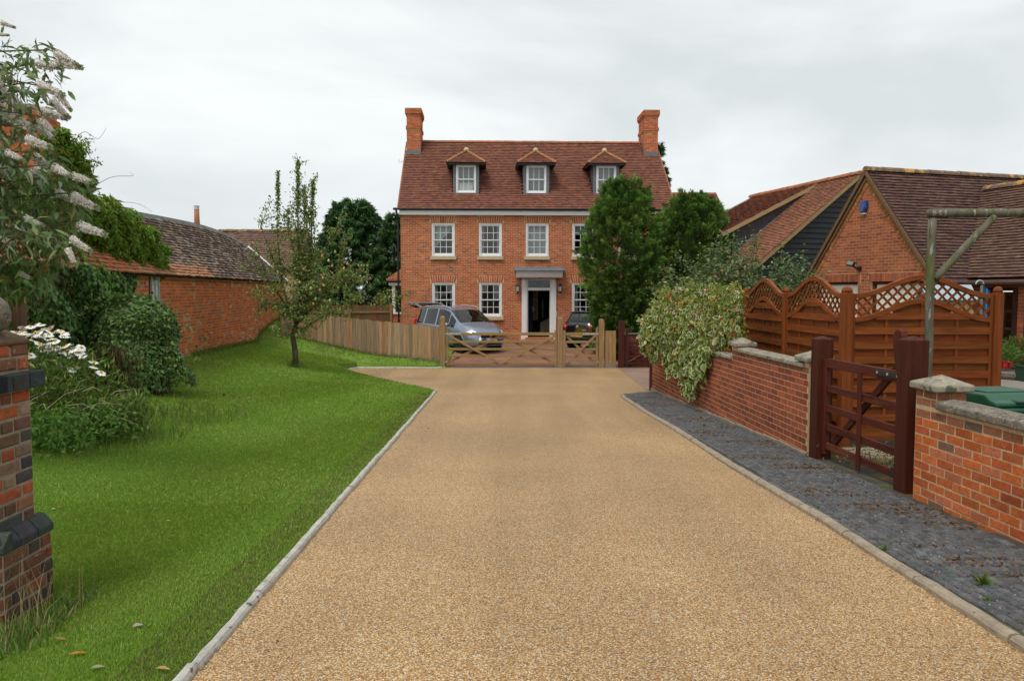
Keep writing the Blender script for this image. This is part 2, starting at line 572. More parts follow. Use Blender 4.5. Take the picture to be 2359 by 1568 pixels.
def gravel_mat():
    m = bpy.data.materials.new('resin_gravel')
    m.use_nodes = True
    t = m.node_tree
    N, Lk = t.nodes, t.links
    b = N['Principled BSDF']
    b.inputs['Roughness'].default_value = .62
    b.inputs['Specular IOR Level'].default_value = .35
    tcn = N.new('ShaderNodeTexCoord')
    vo = N.new('ShaderNodeTexVoronoi'); vo.inputs['Scale'].default_value = 135
    wn = N.new('ShaderNodeTexWhiteNoise'); wn.noise_dimensions = '3D'
    ramp = N.new('ShaderNodeValToRGB')
    ramp.color_ramp.interpolation = 'CONSTANT'
    cols = [(0, (.53, .32, .122)), (.18, (.43, .215, .068)), (.34, (.66, .465, .24)), (.5, (.49, .285, .105)), (.63, (.25, .112, .042)),
            (.74, (.73, .58, .375)), (.86, (.445, .25, .096)), (.95, (.19, .175, .17))]
    while len(ramp.color_ramp.elements) < len(cols):
        ramp.color_ramp.elements.new(.5)
    for e, (p, c) in zip(ramp.color_ramp.elements, cols):
        e.position, e.color = p, (*c, 1)
    big = N.new('ShaderNodeTexNoise'); big.inputs['Scale'].default_value = .55; big.inputs['Detail'].default_value = 6
    mr = N.new('ShaderNodeMapRange'); mr.inputs['From Min'].default_value = .36; mr.inputs['From Max'].default_value = .64
    mr.inputs['To Min'].default_value = .80; mr.inputs['To Max'].default_value = 1.12
    mu = N.new('ShaderNodeMix'); mu.data_type = 'RGBA'; mu.blend_type = 'MULTIPLY'; mu.inputs[0].default_value = 1
    edge = N.new('ShaderNodeMapRange'); edge.inputs['From Min'].default_value = .25; edge.inputs['From Max'].default_value = .75
    edge.inputs['To Min'].default_value = 1.0; edge.inputs['To Max'].default_value = .5  # rims darkened in colour for the shade between stones
    mu2 = N.new('ShaderNodeMix'); mu2.data_type = 'RGBA'; mu2.blend_type = 'MULTIPLY'; mu2.inputs[0].default_value = 1
    Lk.new(tcn.outputs['Object'], vo.inputs['Vector'])
    Lk.new(vo.outputs['Position'], wn.inputs['Vector'])
    Lk.new(wn.outputs['Value'], ramp.inputs[0])
    Lk.new(tcn.outputs['Object'], big.inputs['Vector'])
    trk = N.new('ShaderNodeTexNoise'); trk.inputs['Scale'].default_value = 1.0; trk.inputs['Detail'].default_value = 3   # faint wheel wear along the drive
    tmp_ = N.new('ShaderNodeMapping'); tmp_.inputs['Scale'].default_value = (1.5, .07, 1)
    avg = N.new('ShaderNodeMath'); avg.operation = 'MULTIPLY_ADD'; avg.inputs[1].default_value = .45
    hf = N.new('ShaderNodeMath'); hf.operation = 'MULTIPLY'; hf.inputs[1].default_value = .55
    Lk.new(tcn.outputs['Object'], tmp_.inputs[0]); Lk.new(tmp_.outputs[0], trk.inputs['Vector'])
    Lk.new(big.outputs['Fac'], hf.inputs[0])
    Lk.new(trk.outputs['Fac'], avg.inputs[0]); Lk.new(hf.outputs[0], avg.inputs[2])
    Lk.new(avg.outputs[0], mr.inputs['Value'])
    Lk.new(ramp.outputs[0], mu.inputs[6]); Lk.new(mr.outputs[0], mu.inputs[7])
    Lk.new(vo.outputs['Distance'], edge.inputs['Value'])
    Lk.new(mu.outputs[2], mu2.inputs[6]); Lk.new(edge.outputs[0], mu2.inputs[7])
    Lk.new(mu2.outputs[2], b.inputs['Base Color'])
    bp = N.new('ShaderNodeBump'); bp.invert = True
    bp.inputs['Strength'].default_value = .55; bp.inputs['Distance'].default_value = .004
    Lk.new(vo.outputs['Distance'], bp.inputs['Height'])
    Lk.new(bp.outputs[0], b.inputs['Normal'])
    return m


def block_mat(name, c1, c2, joint, scale=5.0, rot=0):
    """block paving seen too far off to build: brick pattern in colour and relief"""
    m = bpy.data.materials.new(name)
    m.use_nodes = True
    t = m.node_tree
    N, Lk = t.nodes, t.links
    b = N['Principled BSDF']; b.inputs['Roughness'].default_value = .85
    tcn = N.new('ShaderNodeTexCoord')
    mpn = N.new('ShaderNodeMapping'); mpn.inputs['Rotation'].default_value = (0, 0, rot)
    br = N.new('ShaderNodeTexBrick')
    br.inputs['Scale'].default_value = scale
    br.inputs['Color1'].default_value = (*c1, 1); br.inputs['Color2'].default_value = (*c2, 1); br.inputs['Mortar'].default_value = (*joint, 1)
    br.inputs['Mortar Size'].default_value = .012
    nz_ = N.new('ShaderNodeTexNoise'); nz_.inputs['Scale'].default_value = 1.3; nz_.inputs['Detail'].default_value = 6
    mr = N.new('ShaderNodeMapRange'); mr.inputs['From Min'].default_value = .3; mr.inputs['From Max'].default_value = .7
    mr.inputs['To Min'].default_value = .75; mr.inputs['To Max'].default_value = 1.2
    mu = N.new('ShaderNodeMix'); mu.data_type = 'RGBA'; mu.blend_type = 'MULTIPLY'; mu.inputs[0].default_value = 1
    Lk.new(tcn.outputs['Object'], mpn.inputs[0]); Lk.new(mpn.outputs[0], br.inputs['Vector'])
    Lk.new(tcn.outputs['Object'], nz_.inputs['Vector']); Lk.new(nz_.outputs['Fac'], mr.inputs['Value'])
    Lk.new(br.outputs['Color'], mu.inputs[6]); Lk.new(mr.outputs[0], mu.inputs[7])
    Lk.new(mu.outputs[2], b.inputs['Base Color'])
    bp = N.new('ShaderNodeBump'); bp.invert = True; bp.inputs['Strength'].default_value = .5; bp.inputs['Distance'].default_value = .006
    Lk.new(br.outputs['Fac'], bp.inputs['Height']); Lk.new(bp.outputs[0], b.inputs['Normal'])
    return m


M['gravel'] = gravel_mat()
M['red_blocks'] = block_mat('red_blocks', (.30, .13, .075), (.22, .10, .065), (.13, .085, .055))
M['brown_blocks'] = block_mat('brown_blocks', (.30, .185, .13), (.24, .15, .105), (.14, .10, .06), rot=.3)
M['lawn'] = mat('lawn_soil', (.14, .24, .03), .95, nscale=1.2, namt=.3, bscale=80, bstr=1, bdist=.02, mix2=((.20, .24, .05), 3, .56, .12))

# ------------------------------------------------------------------ piece builders
def brick_geo(lx, lz, d=.007, ch=0., back=.012, jit=0.):
    """brick face lx x lz centred on origin, standing d proud of y=0 (outward -y); 5 visible sides"""
    x, z = lx / 2, lz / 2
    j = (lambda: npr.uniform(-jit, jit)) if jit else (lambda: 0.)
    sg = ((-1, -1), (1, -1), (1, 1), (-1, 1))
    if ch:
        v = [(a * (x - ch) + j(), -d + j() * .6, b * (z - ch) + j()) for a, b in sg]
        v += [(a * x, -d + ch, b * z) for a, b in sg]
        v += [(a * x, back, b * z) for a, b in sg]
        f = [(0, 1, 2, 3)] + [(4 + k, 4 + (k + 1) % 4, (k + 1) % 4, k) for k in range(4)] + [(8 + k, 8 + (k + 1) % 4, 4 + (k + 1) % 4, 4 + k) for k in range(4)]
    else:
        v = [(a * x, -d, b * z) for a, b in sg] + [(a * x, back, b * z) for a, b in sg]
        f = [(0, 1, 2, 3)] + [(4 + k, 4 + (k + 1) % 4, (k + 1) % 4, k) for k in range(4)]
    return v, f


_bm = {}


def brick_mesh(name, lx, lz, d, ch, jit, var, mt):
    key = (name, round(lx / .004), round(lz, 3), d, ch, var, mt.name)
    if key not in _bm:
        v, f = brick_geo(lx, lz, d, ch, .012, jit)
        b = MB(); b.add(v, f)
        me = b.mesh(name); me.materials.append(mt)
        _bm[key] = me
    return _bm[key]


def lay_bricks(parent, WM, rects, mt, palette, singles=300, d=.007, ch=0., jit=0., name='brick', stuffname='brickwork', colfn=None, T=None, weight=None):
    """rects: (xc, zc, lx, lz[, angle]) on the y=0 face of parent; the largest on screen become brick objects, the rest one mesh.
    T: extra local transform (matrix) from brick plane to parent space"""
    T = T or Matrix.Identity(4)
    ctr = [WM @ (T @ Vector((r[0], 0, r[1]))) for r in rects]
    sel = pick(ctr, singles, weight) if singles else set()
    cols = pal(len(rects), palette, .10, .04) if colfn is None else np.array([colfn(r) for r in rects])
    mbs = MB()
    for i, r in enumerate(rects):
        ang = r[4] if len(r) > 4 else 0
        dd = d * npr.uniform(.6, 1.4)
        if i in sel:
            me = brick_mesh(name, r[2], r[3], d, ch, jit, int(npr.integers(0, 6)) if jit else 0, mt)
            o = bpy.data.objects.new(name, me)
            COL.objects.link(o)
            o.parent = parent
            o.matrix_local = T @ Matrix.Translation((r[0], npr.uniform(-.4, .4) * d, r[1])) @ Matrix.Rotation(-ang, 4, 'Y')
            o.color = (*[float(c) for c in cols[i]], 1)
        else:
            v, f = brick_geo(r[2], r[3], dd, ch, .012, jit)
            if ang:
                ca, sa = math.cos(ang), math.sin(ang)
                v = [(x * ca - z * sa, y, x * sa + z * ca) for x, y, z in v]
            v = [T @ Vector((x + r[0], y, z + r[1])) for x, y, z in v]
            mbs.add(v, f, tuple(cols[i]))
    if mbs.v:
        mbs.build(stuffname, mt, parent, kind='stuff')


def bond(x0, x1, z0, z1, holes=(), inside=None, blen=.225, course=.075, joint=.010, style='stretcher', minlen=.035):
    """brick rectangles over a wall face; holes are (x0,x1,z0,z1); inside(z)->(xa,xb) trims each course"""
    out = []
    n = int(round((z1 - z0) / course))
    for i in range(n):
        za, zb = z0 + i * course, z0 + (i + 1) * course
        zc = (za + zb) / 2
        xa, xb = x0, x1
        if inside:
            q = inside(zc)
            if q is None:
                continue
            xa, xb = max(xa, q[0]), min(xb, q[1])
        segs = []
        x = x0 - (blen / 2 if i % 2 else 0)
        k = 0
        if style == 'flemish':
            x = x0 - (blen * .75 if i % 2 else 0)
        while x < xb:
            w = blen
            if style == 'flemish' and k % 2:
                w = blen / 2
            if style == 'garden' and i % 4 == 0:
                w = blen / 2
            segs.append((x, x + w))
            x += w
            k += 1
        for a, b in segs:
            parts = [(max(a, xa), min(b, xb))]
            for h in holes:
                if h[2] < zc < h[3]:
                    np_ = []
                    for p, q in parts:
                        if q <= h[0] or p >= h[1]:
                            np_.append((p, q))
                        else:
                            if p < h[0]:
                                np_.append((p, h[0]))
                            if q > h[1]:
                                np_.append((h[1], q))
                    parts = np_
            for p, q in parts:
                if q - p > minlen:
                    out.append(((p + q) / 2, zc, q - p - joint, course - joint))
    return out


def panel_with_holes(mb, x0, x1, z0, z1, y0, y1, holes):
    """slab y0..y1 with rectangular openings"""
    zs = sorted(set([z0, z1] + [min(max(h[k], z0), z1) for h in holes for k in (2, 3)]))
    for za, zb in zip(zs, zs[1:]):
        zc = (za + zb) / 2
        hs = sorted((max(h[0], x0), min(h[1], x1)) for h in holes if h[2] < zc < h[3])
        x = x0
        for a, b in hs:
            if a > x:
                mb.box(x, a, y0, y1, za, zb)
            x = max(x, b)
        if x < x1:
            mb.box(x, x1, y0, y1, za, zb)


def voussoirs(xc, zb, w, h, splay=.12, n=11):
    """flat arch of upright bricks fanning out over an opening"""
    out = []
    for k in range(n):
        t = (k + .5) / n * 2 - 1
        a = t * splay * 2.2
        x = xc + t * (w / 2 + splay * .5)
        out.append((x, zb + h / 2, w / n * .86, h - .01, -a))
    return out


_tm = {}


def lay_tiles(parent, WM, T, W, S, palette, mt, tw=.165, gauge=.1, keep=None, colfn=None, singles=300, lift=.048, thick=.016, disp=None, name='tile', stuffname='tiling', jit=.004, weight=None):
    """plain tiles on a slope: T maps (along eaves, up the slope, out of the slope) into parent space"""
    rows, cols_ = int(S / gauge), int(W / tw) + 2
    P = []
    for r in range(rows):
        for c in range(cols_):
            x = c * tw - (tw / 2 if r % 2 else 0)
            a, b = max(x, 0), min(x + tw, W)
            if b - a < .03:
                continue
            if keep and not keep((a + b) / 2, (r + .5) * gauge):
                continue
            P.append((a, b, r * gauge))
    ctr = [WM @ (T @ Vector(((a + b) / 2, s, 0))) for a, b, s in P]
    sel = pick(ctr, singles, weight) if singles else set()
    cols = pal(len(P), palette, .08, .035) if colfn is None else np.array([colfn((a + b) / 2, s) for a, b, s in P])
    mb = MB()

    def geo(w):
        g = gauge + .035
        x = w / 2 - .002
        v = [(-x, 0, lift - thick), (x, 0, lift - thick), (-x, 0, lift), (x, 0, lift), (-x, g, .011), (x, g, .011), (-x, g, -.004), (x, g, -.004)]
        return v, [(2, 3, 5, 4), (0, 1, 3, 2), (0, 2, 4, 6), (1, 7, 5, 3)]
    for i, (a, b, s) in enumerate(P):
        w = b - a
        v, f = geo(w)
        dz = npr.uniform(-jit, jit)
        off = Vector(((a + b) / 2, s + npr.uniform(-jit, jit), dz))
        sag = Vector((0, 0, disp((a + b) / 2, s))) if disp else Vector()
        if i in sel:
            key = (name, round(w, 3), round(gauge, 3), lift, mt.name)
            if key not in _tm:
                q = MB(); q.add(v, f)
                me = q.mesh(name); me.materials.append(mt)
                _tm[key] = me
            o = bpy.data.objects.new(name, _tm[key])
            COL.objects.link(o)
            o.parent = parent
            o.matrix_local = Matrix.Translation(sag) @ T @ Matrix.Translation(off)
            o.color = (*[float(c) for c in cols[i]], 1)
        else:
            mb.add([(T @ (Vector(p) + off)) + sag for p in v], f, tuple(cols[i]))
    if mb.v:
        mb.build(stuffname, mt, parent, kind='stuff')


def slope_T(p0, along, up):
    """frame with origin p0, x along the eaves, y up the slope, z out of the roof"""
    a, u = Vector(along).normalized(), Vector(up).normalized()
    n = a.cross(u).normalized()
    if n.z < 0:
        n = -n
    return Matrix(((a.x, u.x, n.x, p0[0]), (a.y, u.y, n.y, p0[1]), (a.z, u.z, n.z, p0[2]), (0, 0, 0, 1)))


def half_ridge(mb, p0, p1, r=.11, seg=.32, col=(1, 1, 1), droop=None):
    """row of half-round ridge tiles"""
    p0, p1 = Vector(p0), Vector(p1)
    d = p1 - p0
    n = max(1, int(d.length / seg))
    dn = d.normalized()
    sd = dn.cross(Vector((0, 0, 1))).normalized()
    up = sd.cross(dn)
    for i in range(n):
        a, b = p0 + d * (i / n), p0 + d * ((i + 1) / n - .012 / d.length)
        if droop:
            a, b = a + Vector((0, 0, droop(i / n))), b + Vector((0, 0, droop((i + 1) / n)))
        rr = r * (1 + npr.uniform(-.05, .05))
        ring = [(math.cos(t), math.sin(t)) for t in [math.pi * k / 8 for k in range(9)]]
        v = [a + sd * (c * rr) + up * (s_ * rr) for c, s_ in ring] + [b + sd * (c * rr * .95) + up * (s_ * rr * .95) for c, s_ in ring]
        v += [a, b]
        f = [(k, k + 1, 10 + k, 9 + k) for k in range(8)]
        f += [tuple([18] + list(range(8, -1, -1))), tuple([19] + list(range(9, 18)))]
        cc = tuple(c * (1 + npr.uniform(-.15, .15)) for c in col)
        mb.add(v, f, cc)


def ridge_row(parent, mt, name, p0, p1, r=.11, seg=.4, col=(1, 1, 1)):
    """ridge of half-round tiles, each an object"""
    p0, p1 = Vector(p0), Vector(p1)
    n = max(1, int((p1 - p0).length / seg))
    for i in range(n):
        q = MB()
        half_ridge(q, p0.lerp(p1, i / n), p0.lerp(p1, (i + 1) / n), r, 99, col)
        q.build(name, mt, parent)


def sash(parent, x0, x1, z0, z1, rows, cols, yf=.0, frame=.075, sill=True, pane_list=None, midrail=True, deep=.10):
    """box sash window: frame, two sashes with glazing bars, one pane object per light"""
    w = MB()
    w.box(x0, x0 + frame, yf, yf + deep, z0, z1); w.box(x1 - frame, x1, yf, yf + deep, z0, z1)
    w.box(x0 + frame, x1 - frame, yf, yf + deep, z1 - frame, z1); w.box(x0 + frame, x1 - frame, yf, yf + deep, z0, z0 + frame * .6)
    win = w.build('window', M['white'], parent, bevel=.006)
    a, b, c, d = x0 + frame, x1 - frame, z0 + frame * .6, z1 - frame
    st = .045
    g = MB()
    zm = (c + d) / 2
    panes = []
    for k, (za, zb, yy) in enumerate(((c, zm + .02, yf + .055), (zm - .02, d, yf + .03))):
        bot = .085 if k == 0 else .045
        g.box(a, a + st, yy, yy + .035, za, zb); g.box(b - st, b, yy, yy + .035, za, zb)
        g.box(a + st, b - st, yy - .002, yy + .035, za, za + bot); g.box(a + st, b - st, yy - .002, yy + .035, zb - .045, zb)
        ia, ib, ic, id_ = a + st, b - st, za + bot, zb - .045
        rr = rows // 2
        bw = .022
        pw, ph = (ib - ia - bw * (cols - 1)) / cols, (id_ - ic - bw * (rr - 1)) / rr
        for i in range(1, cols):
            x = ia + i * pw + (i - .5) * bw
            g.box(x - bw / 2, x + bw / 2, yy + .003, yy + .03, ic, id_)
        for j in range(1, rr):
            z = ic + j * ph + (j - .5) * bw
            g.box(ia, ib, yy + .005, yy + .028, z - bw / 2, z + bw / 2)
        for i in range(cols):
            for j in range(rr):
                panes.append((ia + i * (pw + bw) + pw / 2, yy + .018, ic + j * (ph + bw) + ph / 2, pw, ph))
    g.build('sash', M['white'], win, bevel=.003)
    key = ('pane', round(panes[0][3], 3), round(panes[0][4], 3))
    for (px, py, pz, pw, ph) in panes:
        key = ('pane', round(pw, 3), round(ph, 3))
        if key not in _bm:
            q = MB(); q.add([(-pw / 2 - .004, 0, -ph / 2 - .004), (pw / 2 + .004, 0, -ph / 2 - .004), (pw / 2 + .004, 0, ph / 2 + .004), (-pw / 2 - .004, 0, ph / 2 + .004)], [(0, 1, 2, 3)])
            me = q.mesh('pane'); me.materials.append(M['glass']); _bm[key] = me
        o = bpy.data.objects.new('pane', _bm[key]); COL.objects.link(o)
        o.parent = win
        o.location = (px, py, pz)
        o.rotation_euler = (R(npr.uniform(-.8, .8)), 0, R(npr.uniform(-.8, .8)))
    if sill:
        s = MB()
        s.box(x0 - .06, x1 + .06, yf - .12, yf + .06, z0 - .15, z0)
        s.build('sill', M['sandstone'], win, bevel=.008)
    return win


def smooth01(t):
    t = min(max(t, 0.), 1.)
    return t * t * (3 - 2 * t)


# ------------------------------------------------------------------ ground levels
def zd(Y):
    """drive and forecourt level"""
    if Y < 25.4:
        return -.0365 * Y
    return -.927 + .285 * smooth01((Y - 25.4) / 3.4)


def rise(X, Y):
    r = .02 * max(0, -1.62 - X) + .18 * .5 * ((-X - 4.6) + math.sqrt((-X - 4.6) ** 2 + .3))
    if X > -1.6:
        r = 0
    r += .22 * smooth01((Y - 25.2) / .7) * smooth01((-2.1 - X) / .4)
    r -= .17 * smooth01((-1.75 - X) / .9) * smooth01((7.5 - Y) / 3.5)
    return r * (1 if Y < 30 else 1)


def gz(X, Y):
    return zd(Y) + rise(X, Y)


def strip(name, ys, xl, xr, zf, m, nx=2, kind='structure', parent=None, skirt=False):
    mb = MB()
    for y in ys:
        a, b = xl(y), xr(y)
        for k in range(nx + 1):
            x = a + (b - a) * k / nx
            mb.v.append((x, y, zf(x, y)))
    for i in range(len(ys) - 1):
        for k in range(nx):
            p = i * (nx + 1) + k
            mb.f.append((p, p + 1, p + nx + 2, p + nx + 1)); mb.c.append((1, 1, 1))
    if skirt:                                                 # turf edge down to the gravel
        n0 = len(mb.v)
        for y in ys:
            mb.v += [(xr(y), y, zf(xr(y), y)), (xr(y) + .004, y, zd(y) - .05)]
        for i in range(len(ys) - 1):
            a = n0 + 2 * i
            mb.f.append((a, a + 1, a + 3, a + 2)); mb.c.append((1, 1, 1))
    return mb.build(name, m, parent, smooth=True, kind=kind)


def lawn_xr(y):
    """drive-side edge of the lawn"""
    if y < 17.0:
        return -1.38 - .0168 * y
    if y < 23.3:
        return -1.664 - (y - 17.0) * (3.62 / 6.3)
    if y < 25.06:
        return -5.28 + (y - 23.3) * .16
    return -2.12


def wall_x(y):
    """drive-side face of the right-hand garden wall"""
    return 3.72 - .0365 * y


def path_x(y):
    """drive-side edge of the dark paver strip"""
    return 2.59 - .0205 * y

# ------------------------------------------------------------------ the ground
ys = [-3 + .5 * i for i in range(75)]
strip('ground', [-60, -20, -3] + ys[1:] + [36, 40, 50, 80, 150, 400, 900], lambda y: -40 if y < 60 else -900, lambda y: 40 if y < 60 else 900,
      lambda x, y: (gz(max(x, -10), min(y, 34)) - (.3 if x < -1 else .035)), M['earth'], nx=80)
strip('driveway', [y for y in ys if y <= 25.2] + [25.22], lambda y: -5.9 if y > 15 else lawn_xr(y) - .06, lambda y: 2.65 - .0205 * y if y < 15.95 else min(3.02 + (y - 16.4) * .056, 3.5), lambda x, y: zd(y), M['gravel'], nx=3)
strip('forecourt', [25.22 + .4 * i for i in range(23)], lambda y: -3.0 if y < 27 else -6.5, lambda y: 6.0, lambda x, y: zd(y) + .002, M['red_blocks'], nx=3)
tb = MB()
tb.box(-2.0, 3.4, 25.18, 25.36, zd(25.2) - .1, zd(25.2) + .012)
tb.build('threshold_kerb', M['lead'], None, kind='structure', bevel=.01)
strip('side_paving', [15.9 + .5 * i for i in range(21)], lambda y: min(2.95 + (y - 16.4) * .056, 3.46), lambda y: 6.5, lambda x, y: zd(y) + .006, M['brown_blocks'], nx=2)

LY = [2.0 + .25 * i for i in range(93)]
LY = [y for y in LY if y < 25.0] + [25.05]
lawn = strip('lawn', LY, lambda y: -9.6, lambda y: lawn_xr(y) - .03, lambda x, y: gz(x, y) + .02, M['lawn'], nx=40, skirt=True)

strip('lawn_verge', [25.03, 25.06] + [25.1 + .22 * i for i in range(28)], lambda y: -9.6, lambda y: lawn_xr(max(y, 25.07)) - .03, lambda x, y: gz(x, y) + .02 if y > 25.04 else zd(y) - .05, M['lawn'], nx=40)

# timber and concrete edging, each length a piece of its own
def edging(name, pts, mt, w=.075, h=.05, seg=.9, round_=True):
    root = bpy.data.objects.new(name, None); COL.objects.link(root)
    root['kind'] = 'structure'
    path = [Vector(p) for p in pts]
    L = [0]
    for a, b in zip(path, path[1:]):
        L.append(L[-1] + (b - a).length)
    def pt(s):
        for i in range(len(path) - 1):
            if s <= L[i + 1] or i == len(path) - 2:
                return path[i].lerp(path[i + 1], (s - L[i]) / max(L[i + 1] - L[i], 1e-6))
    s = 0
    while s < L[-1] - .05:
        e = min(s + seg * npr.uniform(.85, 1.15), L[-1])
        mb = MB()
        n = 7
        prof = [(-w / 2, -.06), (-w / 2, h * .55), (-w * .32, h * .9), (0, h), (w * .32, h * .9), (w / 2, h * .5), (w / 2, -.06)]
        jx, jz = npr.uniform(-.006, .006), npr.uniform(-.005, .005)
        for k in range(n + 1):
            q = s + .008 + (e - s - .016) * k / n
            p, p2 = pt(q), pt(q + .02)
            d = (p2 - p).normalized() if (p2 - p).length > 1e-5 else (p - pt(q - .02)).normalized()
            sd = Vector((d.y, -d.x, 0)).normalized()
            wob = npr.uniform(-.004, .004)
            for (a, b) in prof:
                c = p + sd * (a + jx + wob)
                mb.v.append((c.x, c.y, c.z + b + jz + npr.uniform(-.002, .002)))
        m_ = len(prof)
        for k in range(n):
            for j in range(m_ - 1):
                mb.f.append((k * m_ + j, k * m_ + j + 1, (k + 1) * m_ + j + 1, (k + 1) * m_ + j)); mb.c.append((1, 1, 1))
        mb.f.append(tuple(range(m_ - 1, -1, -1))); mb.f.append(tuple(n * m_ + j for j in range(m_))); mb.c += [(1, 1, 1)] * 2
        mb.build('kerb_stone', mt, root)
        s = e
    return root


def P3(x, y, dz=0):
    return (x, y, zd(y) + dz)


edging('lawn_kerb', [P3(lawn_xr(y), y) for y in (2.6, 4, 6, 8, 10, 12, 14, 16, 16.95)] + [P3(-1.78, 17.25)], M['kerb_pale'], w=.055, h=.042)
edging('turning_kerb', [P3(-5.28, 23.25), P3(-5.0, 25.0), P3(-3.6, 24.98), P3(-2.5, 24.95), P3(-2.12, 25.2)], M['kerb_pale'], w=.08, h=.05)
edging('path_kerb', [P3(path_x(y) - .04 + .015 * math.sin(y * 1.3), y) for y in [2.8 + .6 * i for i in range(22)]] + [P3(path_x(15.9) + .02, 15.95)], M['kerb_brown'], w=.085, h=.045)

# dark chequered pavers between the drive and the wall
fp = strip('footpath', [2.6 + .4 * i for i in range(35)], lambda y: path_x(y), lambda y: 3.5 if y > 9 else 4.6, lambda x, y: zd(y) + .012, M['paver_joint'], nx=2)
rects = []
pitch, psi = .0655, R(-1.6)
for i in range(-2, 210):
    y = 3.0 + i * pitch
    for k in range(0, 26):
        x = 2.10 + k * pitch + (y - 9) * -.03
        if x < path_x(y) + .035 or x > wall_x(y) - .02 or y > 16.0 - (x - 2.2) * -.9 + .05 or y > 16.6:
            continue
        rects.append((x + npr.uniform(-.003, .003), y + npr.uniform(-.003, .003)))
ctr = [(x, y, zd(y)) for x, y in rects]
sel = pick(ctr, 300)
pm_ = []
for vv in range(4):
    q = MB(); s_, c_ = .0285, .011
    h0, h1 = 0.0, .012
    sg = ((-1, -1), (1, -1), (1, 1), (-1, 1))
    tp = [(a * (s_ - c_) + npr.uniform(-.002, .002), b * (s_ - c_) + npr.uniform(-.002, .002), h1 + npr.uniform(-.0015, .0015)) for a, b in sg]
    q.add(tp + [(a * s_, b * s_, h1 - c_) for a, b in sg] + [(a * s_, b * s_, h0 - .01) for a, b in sg],
          [(0, 1, 2, 3)] + [(4 + k, 4 + (k + 1) % 4, (k + 1) % 4, k) for k in range(4)] + [(8 + k, 8 + (k + 1) % 4, 4 + (k + 1) % 4, 4 + k) for k in range(4)])
    pm_.append(q)
pmesh = []
for q in pm_:
    me = q.mesh('paver'); me.materials.append(M['paver']); pmesh.append(me)
pc = pal(len(rects), [(.078, .079, .083), (.092, .092, .094), (.066, .067, .07), (.10, .097, .093), (.085, .078, .074)], .14, .03)
mb = MB()
tilt = -.0365
for i, (x, y) in enumerate(rects):
    z = zd(y) + .016 + npr.uniform(-.0025, .0025)
    k = int(npr.integers(0, 4))
    if i in sel:
        o = bpy.data.objects.new('paver', pmesh[k]); COL.objects.link(o); o.parent = fp
        o.location = (x, y, z); o.rotation_euler = (tilt, 0, psi)
        o.color = (*[float(c) for c in pc[i]], 1)
    else:
        q = pm_[k]
        mb.add([(x + a, y + b, z + c + tilt * b) for a, b, c in q.v], q.f, tuple(pc[i]))
mb.build('pavers', M['paver'], fp, kind='stuff')

# litter of dead moss and leaf scraps lying in rows along the paver joints
lv = Leaves()
n = 6500
rows_y = npr.uniform(3.2, 15.8, 60)
yy = rows_y[npr.integers(0, 60, n)] + npr.normal(0, .016, n)
xx = np.array([path_x(y) + .06 + (wall_x(y) - path_x(y) - .08) * t for y, t in zip(yy, np.clip(npr.beta(1.5, 1.2, n), 0, 1))])
keepm = (np.sin(xx * 5 + yy * 3.7) + npr.normal(0, .6, n)) > .1
xx, yy = xx[keepm], yy[keepm]
n = len(xx)
P = np.stack([xx, yy, np.array([zd(y) + .03 for y in yy])], 1)
D = npr.normal(size=(n, 3)); D[:, 2] *= .25
lv.leaf(P, D, np.tile([0, 0, 1.], (n, 1)) + npr.normal(0, .3, (n, 3)), npr.uniform(.015, .05, n), npr.uniform(.007, .018, n),
        pal(n, [(.24, .085, .03), (.19, .10, .03), (.13, .065, .025), (.26, .11, .04), (.12, .13, .04)], .2))
n = 150                                                       # stray scraps along the edges of the gravel
yy = npr.uniform(3, 24, n); sd_ = npr.random(n) < .5
xx = np.where(sd_, np.array([lawn_xr(min(y, 16.5)) for y in yy]) + .05 + np.abs(npr.normal(0, .25, n)), np.array([path_x(min(y, 16)) for y in yy]) - .10 - np.abs(npr.normal(0, .2, n)))
P = np.stack([xx, yy, np.array([zd(y) + .006 for y in yy])], 1)
D = npr.normal(size=(n, 3)); D[:, 2] *= .15
lv.leaf(P, D, np.tile([0, 0, 1.], (n, 1)) + npr.normal(0, .25, (n, 3)), npr.uniform(.012, .04, n), npr.uniform(.006, .016, n), pal(n, [(.22, .12, .05), (.14, .10, .05), (.30, .20, .08), (.10, .09, .05)], .2))
lo = lv.build('leaf_litter', M['leaf'], None, 'stuff')
lo['label'], lo['category'] = 'reddish brown scraps of leaf litter along the paver joints', 'leaf litter'


def grass_blades(name, pts, hmin, hmax, cols, lean=None, w=(.004, .008)):
    """bent blades: two triangles each"""
    n = len(pts)
    P = np.asarray(pts, float)
    h = npr.uniform(hmin, hmax, n)[:, None] if np.isscalar(hmin) else (hmin + (hmax - hmin) * npr.random(n))[:, None]
    a = npr.uniform(0, 2 * np.pi, n)
    S = np.stack([np.cos(a), np.sin(a), np.zeros(n)], 1)
    bend = npr.normal(0, .38, (n, 3)); bend[:, 2] = 0
    if lean is not None:
        bend += lean
    ww = (npr.uniform(*w, n) if not hasattr(w, 'shape') else w)[:, None]
    mid = P + np.array([0, 0, 1.]) * h * .6 + bend * h * .25
    tip = P + np.array([0, 0, 1.]) * h + bend * h * .8
    v = np.stack([P - S * ww * .5, P + S * ww * .5, mid + S * ww * .42, mid - S * ww * .42, tip], 1)
    lv = Leaves()
    lv._put(v, [(0, 1, 2), (0, 2, 3), (3, 2, 4)], cols)
    return lv.build(name, M['grass'], None, 'stuff')


def lawn_points(n, y0, y1, power=1.0):
    out = []
    y = y0 + (y1 - y0) * npr.random(n) ** power
    xr = np.array([lawn_xr(t) for t in y]) - .035
    xl = np.maximum(-.70 * y - .3, -9.3)
    x = xl + (xr - xl) * npr.random(n)
    ok = xr > xl
    return x[ok], y[ok]


